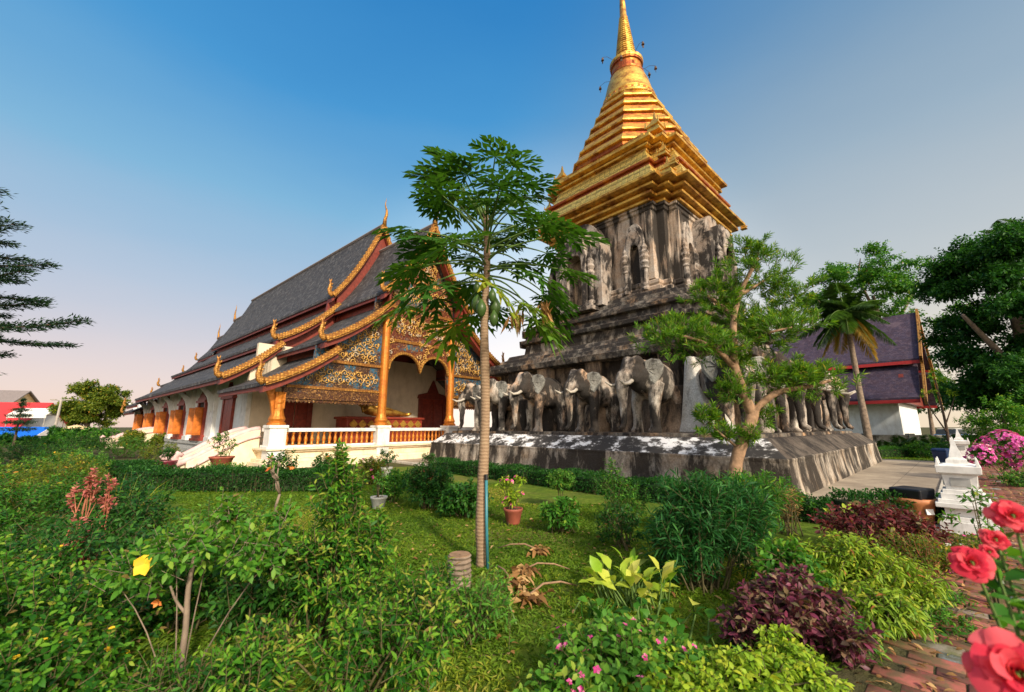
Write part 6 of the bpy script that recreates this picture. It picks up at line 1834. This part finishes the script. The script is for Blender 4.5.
# oleander
shrub('oleander', 'large bush of long narrow dark leaves right of the variegated clump', 'bush', (2.0, 4.7, 0), [(0, 0, 0.62, 0.5, 0.45, 0.5, 190), (-0.3, 0.0, 0.5, 0.35, 0.35, 0.42, 90), (0.4, 0.1, 0.65, 0.36, 0.36, 0.44, 100), (0.1, 0.1, 0.95, 0.42, 0.3, 0.24, 70), (0.6, 0.15, 0.75, 0.34, 0.3, 0.4, 70)], 16, 0.155, 0.02, 0.26, 'leaf_blue', 172, None, nst=30, upb=0.85, axis=0.75, lv0=0.42, young=0.25, droop=0.05, curl=0.3)
shrub('oleander', 'second narrow leaved bush at the right shoulder of the large one', 'bush', (2.85, 5.4, 0), [(0, 0, 0.6, 0.5, 0.4, 0.46, 160), (0.3, 0, 0.85, 0.3, 0.3, 0.26, 50)], 15, 0.15, 0.02, 0.26, 'leaf_mid', 173, None, nst=24, upb=0.85, axis=0.75)
shrub('oleander', 'narrow leaved bush in front of the leaning tree trunk', 'bush', (3.3, 6.6, 0), [(0, 0, 0.55, 0.7, 0.45, 0.42, 170), (-0.5, 0.2, 0.5, 0.4, 0.4, 0.38, 70)], 14, 0.15, 0.022, 0.25, 'leaf_mid', 174, None, nst=22, upb=0.8, axis=0.75)
# bottom right beds
shrub('four_oclock_plant', 'low leafy plant sprinkled with small pink flowers at the bottom', 'plant', (0.62, 2.95, 0), [(0, 0, 0.2, 0.42, 0.34, 0.2, 210), (0.4, 0.05, 0.18, 0.3, 0.3, 0.18, 110), (-0.3, -0.2, 0.14, 0.3, 0.25, 0.14, 80)], 8, 0.075, 0.042, 0.14, 'leaf_bright', 175, None, flowers=[('blossoms', 'petal_pink', 80, 0.024, 5)], lv0=0.5)
shrub('coleus_bed', 'low mat of frilly lime green leaves at the bottom right of centre', 'plant', (1.32, 2.8, 0), [(0, 0, 0.16, 0.45, 0.36, 0.17, 300), (0.45, 0.1, 0.15, 0.3, 0.3, 0.16, 150), (-0.4, 0, 0.14, 0.3, 0.3, 0.15, 130)], 10, 0.06, 0.03, 0.11, 'leaf_lime', 176, None, lv0=0.35, curl=0.5)
shrub('purple_leaf_shrub', 'shrub of glossy dark purple leaves between lime green plants', 'bush', (2.08, 3.5, 0), [(0, 0, 0.28, 0.34, 0.32, 0.24, 140), (0.24, 0.15, 0.36, 0.24, 0.24, 0.2, 70), (-0.3, -0.1, 0.2, 0.26, 0.26, 0.18, 70), (0.3, -0.2, 0.18, 0.22, 0.22, 0.18, 50)], 9, 0.088, 0.038, 0.15, 'leaf_purple', 177, None, lv0=0.45, lvs=0.25, upb=0.6)
shrub('lime_shrub', 'bright yellow green mounded shrub beside the brick path', 'bush', (3.3, 4.35, 0), [(0, 0, 0.34, 0.5, 0.42, 0.3, 330), (0.3, -0.2, 0.26, 0.36, 0.3, 0.24, 150), (-0.35, 0.2, 0.34, 0.36, 0.3, 0.24, 120)], 11, 0.075, 0.022, 0.15, 'leaf_lime_rust', 179, None, lv0=0.4, young=0.15, droop=0.3, curl=0.5)
shrub('lime_shrub', 'smaller yellow green shrub running down toward the path edge', 'bush', (3.05, 3.75, 0), [(0, 0, 0.2, 0.36, 0.3, 0.2, 150)], 10, 0.075, 0.022, 0.14, 'leaf_lime_rust', 180, None, lv0=0.25, droop=0.3, curl=0.5)
shrub('lime_shrub', 'green tufted plants between the purple leaves and the path', 'bush', (2.55, 3.55, 0), [(0, 0, 0.12, 0.22, 0.3, 0.12, 60)], 9, 0.07, 0.022, 0.12, 'leaf_bright', 178, None, lv0=0.4)
shrub('lime_shrub', 'small lime green plant wedged in front of the dark purple shrub', 'bush', (1.85, 3.2, 0), [(0, 0, 0.16, 0.2, 0.18, 0.15, 60)], 9, 0.065, 0.03, 0.12, 'leaf_lime', 192, None, lv0=0.3)
shrub('garden_shrub', 'mid green plant growing up through the right side of the purple leaves', 'bush', (2.42, 3.7, 0), [(0, 0, 0.26, 0.16, 0.16, 0.22, 50)], 9, 0.07, 0.026, 0.15, 'leaf_mid', 193, None)
shrub('wine_leaf_shrub', 'wine red leaved shrub in front of the terracotta tub', 'bush', (4.75, 5.75, 0), [(0, 0, 0.36, 0.6, 0.42, 0.3, 220), (0.5, 0, 0.3, 0.4, 0.36, 0.26, 120)], 9, 0.1, 0.042, 0.18, 'leaf_wine', 181, None, lv0=0.45, lvs=0.25, upb=0.6)
big_leaf_plant('variegated_plant', 'small variegated croton rising above the wine red shrub', (4.95, 6.3, 0), 22, 0.17, 0.06, 'leaf_variegated', 182, 0.3, (0.1, 0.8), 0.5)
shrub('dry_bush', 'brownish half dry bush at the edge of the brick path', 'bush', (4.55, 5.05, 0), [(0, 0, 0.26, 0.36, 0.3, 0.24, 120), (0.4, 0.2, 0.2, 0.36, 0.3, 0.2, 80)], 9, 0.06, 0.024, 0.18, 'leaf_olive', 183, None, lv0=0.3, nst=26, upb=0.8, stem='stem_red')
shrub('dry_bush', 'thin tuft of pale dry grass stalks by the plinth corner', 'plant', (4.35, 6.9, 0), [(0, 0, 0.5, 0.3, 0.2, 0.35, 60)], 8, 0.1, 0.01, 0.3, 'leaf_dry', 184, None, upb=1.6)
shrub('weed_patch', 'low green weeds along the left rim of the brick path', 'plant', (3.55, 3.9, 0), [(0, 0, 0.06, 0.4, 0.5, 0.08, 120), (0.5, 0.5, 0.05, 0.4, 0.3, 0.07, 80)], 7, 0.06, 0.02, 0.09, 'leaf_mid', 185, None, lv0=0.5)
shrub('garden_shrub', 'green shrub between the purple leaves and the narrow leaved bush', 'bush', (2.6, 4.25, 0), [(0, 0, 0.35, 0.36, 0.3, 0.3, 120)], 9, 0.095, 0.04, 0.18, 'leaf_mid', 186, None, lv0=0.45)
# thin shoot in front of the shrine
shrub('thin_shoot', 'thin single stemmed shoot with small leaves in front of the nearest white shrine', 'plant', (4.55, 4.25, 0), [(0.02, 0, 0.95, 0.2, 0.16, 0.3, 15), (0.0, 0, 0.55, 0.26, 0.2, 0.2, 12), (-0.3, 0, 0.8, 0.1, 0.1, 0.12, 4)], 6, 0.075, 0.03, 0.16, 'leaf_bright', 187, None, nst=9, base=0.008, lv0=0.4)
shrub('flower_bed', 'low bed of small pale and pink flowers around the foot of the nearest shrine', 'plant', (5.75, 5.7, 0), [(0, 0, 0.16, 0.6, 0.4, 0.18, 170), (-0.5, -0.5, 0.14, 0.4, 0.4, 0.15, 90)], 8, 0.07, 0.025, 0.14, 'leaf_olive', 188, None, flowers=[('pale_blossoms', 'petal_white', 24, 0.025, 5), ('pink_blossoms', 'petal_pink', 16, 0.025, 5)], lv0=0.3)
# roses close at the right
def rose_bush():
    o = thing('rose_bush', 'rose bush with coral red blooms close at the right edge', 'bush', (1.46, 1.25, 0))
    rng = np.random.default_rng(70)
    spots = [((-0.06, -0.03, 1.41), 0.044), ((-0.17, 0.0, 1.28), 0.044), ((0.02, 0.1, 1.315), 0.03), ((-0.03, 0.08, 1.285), 0.018), ((-0.455, -0.33, 1.175), 0.07), ((0.06, 0.02, 1.25), 0.035)]
    A, B, C = [], [], []
    for (p, r) in spots:
        E = np.array([p]); ax = nrm(np.array([[-0.35, -0.75, 0.55]]))
        sd = nrm(np.cross(ax, [[0.3, 0.2, 0.9]]))[0]; u = np.cross(ax[0], sd); X = ax[0]
        V, F, av = [], [], []
        for ring, (n, open_, sc) in enumerate(((7, 1.35, 1.0), (7, 1.05, 0.92), (6, 0.75, 0.8), (5, 0.5, 0.66), (4, 0.28, 0.52), (3, 0.12, 0.4))):
            for i in range(n):
                a = 2 * math.pi * i / n + ring * 0.55 + rng.normal(0, 0.15)
                L = r * 1.05 * sc * rng.uniform(0.85, 1.1); op = open_ + rng.normal(0, 0.1)
                ph = rng.uniform(0, 6.28); b0 = len(V); tone = rng.uniform(0.25, 0.95) - 0.08 * ring
                for iv in range(7):
                    t = iv / 6
                    bend = op * (0.35 + 0.75 * t)
                    hgt = L * t * math.cos(bend); out = 0.12 * r + L * t * math.sin(bend)
                    wd = 1.25 * math.pi / n * (0.25 + 0.95 * math.sin(min(1, t * 0.62 + 0.12) * math.pi)) * (1.4 if n < 5 else 1.0)
                    for iu in range(7):
                        q = iu / 3 - 1
                        edge = max(0, t - 0.6) * (0.1 * r * math.sin(q * 5 + ph) - 0.10 * L * q * q)
                        aa = a + q * wd * (0.65 if t > 0.9 and abs(q) > 0.9 else 1)
                        rr_ = out * (1 - 0.1 * q * q)
                        V.append(E[0] + (sd * math.cos(aa) + u * math.sin(aa)) * (rr_ + edge * 0.4) + X * (hgt + edge - 0.45 * r))
                for iv in range(6):
                    for iu in range(6):
                        k_ = b0 + iv * 7 + iu
                        F.append((k_, k_ + 1, k_ + 8, k_ + 7)); av.append(tone + 0.15 * iv / 6)
        link_mesh('rose_bloom', np_mesh('rose_bloom', np.array(V), np.array(F), None, M['petal_rose'], np.clip(np.array(av), 0, 1), smooth=True), o)
        A.append([rng.normal(0, 0.03), rng.normal(0, 0.03), -0.02]); C.append(p); B.append([p[0] * 0.3, p[1] * 0.3 , p[2] * 0.7])
    A, B, C = map(np.array, (A, B, C))
    np_tubes('canes', A, B, C, 0.008, 0.0035, 'stem_green', o, 6, 12)
    lf = Leaves()
    for i in range(len(A)):
        for t in np.linspace(0.45, 0.95, 10):
            if i == 4 and t > 0.8 : continue
            p = A[i] * (1 - t) ** 2 + 2 * B[i] * t * (1 - t) + C[i] * t * t
            n = 3
            lf.add(np.tile(p, (n, 1)), rng.normal(0, 1, (n, 3)) * [1, 1, 0.3] + [0.25, 0, 0.1], 0.055, 0.034, rng.uniform(0.2, 0.9, n), rng)
    lf.build('leaves', 'leaf_mid', o)
rose_bush()
# bougainvillea
shrub('bougainvillea', 'bougainvillea covered in magenta blossom at the right edge', 'bush', (15.4, 13.1, 0), [(0, 0, 0.95, 0.65, 0.6, 0.5, 150), (-0.9, 0, 0.8, 0.4, 0.4, 0.4, 60)], 9, 0.09, 0.045, 0.22, 'leaf_mid', 190, None, flowers=[('blossoms', 'petal_magenta', 100, 0.085, 6), ('white_blossoms', 'petal_white', 12, 0.07, 5)], shell=(0.6, 1.0))
mbv = bpy.data.objects['bougainvillea']
lf = Leaves(); rng = np.random.default_rng(6)
n = 420; d = nrm(rng.normal(0, 1, (n, 3)) + [0, -0.4, 0.4]); E = np.array([0.05, 0, 1.0]) + d * np.array([0.68, 0.62, 0.5]) * lumpy(d, rng, 0.25)[:, None]
E[::5] = np.array([-0.95, 0, 0.75]) + d[::5] * np.array([0.3, 0.3, 0.35])
bloom(lf, E, d, 0.06, 5, rng, 0.6, 0.9)
bs = lf.build('blossom_mass', 'petal_magenta', mbv); bs['kind'] = 'stuff'
shrub('garden_shrub', 'green shrub under the bougainvillea at the right edge', 'bush', (14.4, 12.0, 0), [(0, 0, 0.25, 0.9, 0.5, 0.26, 130)], 8, 0.12, 0.045, 0.2, 'leaf_mid', 191, None, detail=1)
for i, (x, y, r, h, lf_, lab) in enumerate(((22.2, 23.2, 0.7, 0.9, 'leaf_mid', 'green bush at the left end of the far hedge'), (27.2, 24.9, 0.8, 0.9, 'leaf_lime', 'light green bush right of the thin sapling'), (29.2, 26.3, 0.7, 0.8, 'leaf_bright', 'bright bush before the garden wall'), (21.0, 20.5, 0.8, 1.0, 'leaf_dark', 'dark bush beside the second white shrine'), (23.8, 21.0, 1.0, 0.8, 'leaf_mid', 'spreading bush behind the second white shrine'))):
    shrub('court_bush', lab, 'bush', (x, y, 0), [(0, 0, h * 0.5, r, r, h * 0.48, 110)], 8, 0.16, 0.07, 0.25, lf_, 200 + i, 'bushes round the court garden', detail=1)
# tufts of long grass and weeds between the shrubs
def tuft(label, loc, n, L, leaf, seed, lv=(0.2, 0.9), w=0.012):
    rng = np.random.default_rng(seed)
    o = thing('grass_tuft', label, 'grass tuft', loc, 0, 'grass tufts among the shrubs')
    az = rng.uniform(0, 6.28, n); el = rng.uniform(0.7, 1.5, n)
    lf = Leaves(); lf.add(np.stack([rng.normal(0, 0.06, n), rng.normal(0, 0.06, n), np.full(n, -0.02)], 1), np.stack([np.cos(az) * np.cos(el), np.sin(az) * np.cos(el), np.sin(el)], 1), L * rng.uniform(0.5, 1.1, n), w, rng.uniform(lv[0], lv[1], n), rng, 0.55, 0.1, 0.3, 2, (0.3, 0.7))
    lf.build('blades', leaf, o)
tuft('tall yellowish grass tuft in the left bed behind the coral red stalks', (-6.2, 6.9, 0), 90, 1.2, 'leaf_olive', 301)
tuft('tall grass tuft on the left rim of the lawn', (-7.4, 9.0, 0), 80, 1.0, 'leaf_bright', 302)
tuft('pale dry grass tuft by the far stair wall', (-13.0, 13.2, 0), 90, 1.1, 'leaf_olive', 303, (0.5, 1.0))
tuft('drooping grass tuft at the bottom between the two weedy shrubs', (-1.45, 2.75, 0), 60, 0.5, 'leaf_bright', 304)
tuft('grass tuft beside the yellow variegated clump', (0.75, 4.0, 0), 60, 0.3, 'leaf_mid', 305)
# potted plants
def pot(label, loc, r, h, mat, leaf, seed, fl=None, ph=0.5, legs=0.0, bl=None, cat='potted plant', part_l=0.1):
    o = shrub('potted_plant', label, cat, (loc[0], loc[1], legs), bl or [(0, 0, h + ph * 0.5, ph * 0.55, ph * 0.55, ph * 0.42, 60)], 8, part_l, 0.035, 0.14, leaf, seed, 'potted plants', flowers=fl, base=r * 0.3, nst=7)
    mb = MB(); mb.lathe([(r * 0.62, -legs * 0.0), (r * 0.68, 0.02), (r * 0.92, h * 0.8), (r, h * 0.86), (r * 1.02, h), (r * 0.88, h), (r * 0.85, h * 0.9), (0.02, h * 0.9)], 18); mb.build('pot', M[mat], o, smooth=True, bevel=0)
    mb = MB(); mb.lathe([(r * 0.86, h * 0.84), (r * 0.84, h * 0.9), (r * 0.4, h * 0.93), (0.02, h * 0.93)], 14); mb.build('soil', M['soil'], o)
    if legs:
        mb = MB(); mb.lathe([(r * 0.7, -legs), (r * 0.7, -legs + 0.08), (r * 0.4, -legs + 0.12), (r * 0.4, -0.08), (r * 0.7, -0.04), (r * 0.7, 0)], 12); mb.build('stand', M['kerb_stone'], o)
    return o
pot('maroon bowl of thin leaved bush in front of the stair wall', (-9.0, 13.2), 0.34, 0.3, 'terracotta', 'leaf_mid', 210, None, 0.85, 0.45)
pot('flowering pot of pink blossoms right of the papaya trunk', (0.02, 7.6), 0.17, 0.26, 'terracotta', 'leaf_lime', 211, [('blossoms', 'petal_pink', 16, 0.05, 5)], 0.5, 0, [(0, 0, 0.45, 0.18, 0.18, 0.15, 26), (-0.12, 0, 0.68, 0.16, 0.14, 0.12, 14), (0.12, 0, 0.74, 0.12, 0.12, 0.08, 8)])
pot('pale grey pot with a thin sapling left of the dark rounded bush', (-2.75, 8.95), 0.17, 0.24, 'pot_grey', 'leaf_bright', 212, None, 0.45, 0, [(0, 0, 0.6, 0.2, 0.2, 0.2, 12)])
pot('pot with feathery plant at the foot of the temple platform', (-2.7, 13.9), 0.22, 0.3, 'terracotta', 'leaf_dark', 213, None, 0.6)
pot('wide maroon pot beside the foot of the curling stair', (-13.0, 16.0), 0.35, 0.42, 'pot_maroon', 'leaf_dark', 214, None, 0.5)
pot('small feathery plant in a pot under the second column', (-4.3, 14.6), 0.22, 0.3, 'pot_grey', 'leaf_blue', 215, None, 0.7)

# fallen papaya leaves
rng = np.random.default_rng(77)
for i, (x, y, a, sc, lab) in enumerate(((0.15, 4.35, 0.6, 1.0, 'curled brown papaya leaf lying nearest, its stalk pointing right'), (0.12, 5.1, 0.2, 0.9, 'curled brown papaya leaf lying beside the trunk with a long pale stalk'), (0.35, 5.9, 2.9, 0.9, 'dry leaf heap lying flat behind the other fallen leaves'), (0.0, 4.75, 2.0, 0.9, 'crumpled brown leaf lying right of the stump'))):
    o = thing('fallen_leaf', lab, 'leaf', (x, y, 0), a, 'dead papaya leaves on the lawn', sc)
    lf = Leaves(); n = 42
    az = rng.uniform(0, 6.28, n)
    P = np.stack([rng.normal(0, 0.07, n), rng.normal(0, 0.07, n), rng.uniform(0.02, 0.08, n)], 1)
    lf.add(P, np.stack([np.cos(az), np.sin(az), rng.uniform(-0.1, 0.5, n)], 1), rng.uniform(0.08, 0.18, n), 0.06, rng.uniform(0, 1, n), rng, 0.6, 0.5, 0.6)
    lf.build('blade', 'leaf_dry', o)
    mb = MB(); mb.tube([(0, 0, 0.05), (0.2, 0.01, 0.12), (0.42, 0.0, 0.1), (0.62, -0.02, 0.03)], [0.012, 0.011, 0.01, 0.007], 6); mb.build('stalk', M['bark_tan'], o, smooth=True)
# litter and grass as stuff
def scatter_uv(rng, n, umin, umax, vmin, vmax):
    u = rng.uniform(umin, umax, n); v = rng.uniform(vmin, vmax, n)
    c, s = math.cos(CH_RZ), math.sin(CH_RZ)
    return np.stack([CH[0] + u * c - v * s, CH[1] + u * s + v * c, np.zeros(n)], 1)
rng = np.random.default_rng(88)
lf = Leaves()
P = np.concatenate([scatter_uv(rng, 1100, -17, -6, -11.6, -9.9), scatter_uv(rng, 1500, -17, -2, -13, -10.2)])
P = np.concatenate([P, np.stack([rng.uniform(-3, 2.2, 420), rng.uniform(3.2, 9.5, 420), np.zeros(420)], 1)])
P[:, 2] = 0.03
az = rng.uniform(0, 6.28, len(P))
lf.add(P, np.stack([np.cos(az), np.sin(az), rng.uniform(-0.05, 0.25, len(P))], 1), rng.uniform(0.03, 0.09, len(P)), 0.03, rng.uniform(0, 1, len(P)), rng, 0.3, 0.3, 0.4)
tag(lf.build('leaf_litter', 'leaf_dry'), kind='stuff')
def grass(name, P, h, w, seed):
    rng = np.random.default_rng(seed)
    lf = Leaves(); n = len(P)
    az = rng.uniform(0, 6.28, n)
    patch = 0.5 + 0.5 * np.sin(P[:, 0] * 1.9 + 1.3 * np.sin(P[:, 1] * 1.4)) * np.cos(P[:, 1] * 1.3 + 0.6)
    dry = np.clip(np.sin(P[:, 0] * 0.9 + 2.0) * np.sin(P[:, 1] * 0.75 + P[:, 0] * 0.4) - 0.35, 0, 1)
    lv = np.clip(0.2 + 0.36 * patch + 0.7 * dry + rng.normal(0, 0.17, n), 0, 1)
    lf.add(P, np.stack([np.cos(az) * 0.75, np.sin(az) * 0.75, np.ones(n)], 1), h * rng.uniform(0.5, 1.2, n), w, lv, rng, 0.5, 0.0, 0.5, 1)
    return tag(lf.build(name, 'grass_blade'), kind='stuff')
rng = np.random.default_rng(99)
def lawn_pts(n, x0, x1, y0, y1):
    return np.stack([rng.uniform(x0, x1, n), rng.uniform(y0, y1, n), np.full(n, -0.012)], 1)
Pn = np.concatenate([lawn_pts(40000, -3.6, 3.9, 2.5, 6.0), lawn_pts(34000, -7, 2.6, 6.0, 9.5), lawn_pts(26000, -10, 0, 9.5, 12.8)])
u_ = (Pn[:, 0] - CH[0]) * math.cos(CH_RZ) + (Pn[:, 1] - CH[1]) * math.sin(CH_RZ)
v_ = -(Pn[:, 0] - CH[0]) * math.sin(CH_RZ) + (Pn[:, 1] - CH[1]) * math.cos(CH_RZ)
Pn = Pn[(u_ < -9.6) & (v_ > -9.9 + 0.12 * np.sin(u_ * 2.3))]
grass('grass', Pn, 0.075, 0.014, 5)
Pp = scatter_uv(rng, 5200, -17.5, -8, -11.2, -9.9); Pp[:, 2] = -0.01
keep = np.sin(Pp[:, 0] * 3.1) * np.cos(Pp[:, 1] * 2.7 + 1) > -0.15
grass('path_grass', Pp[keep], 0.06, 0.012, 6)
Pf = scatter_uv(rng, 15000, 9.8, 20, -14, 2); Pf[:, 2] = -0.012
grass('far_grass', Pf, 0.12, 0.04, 7)
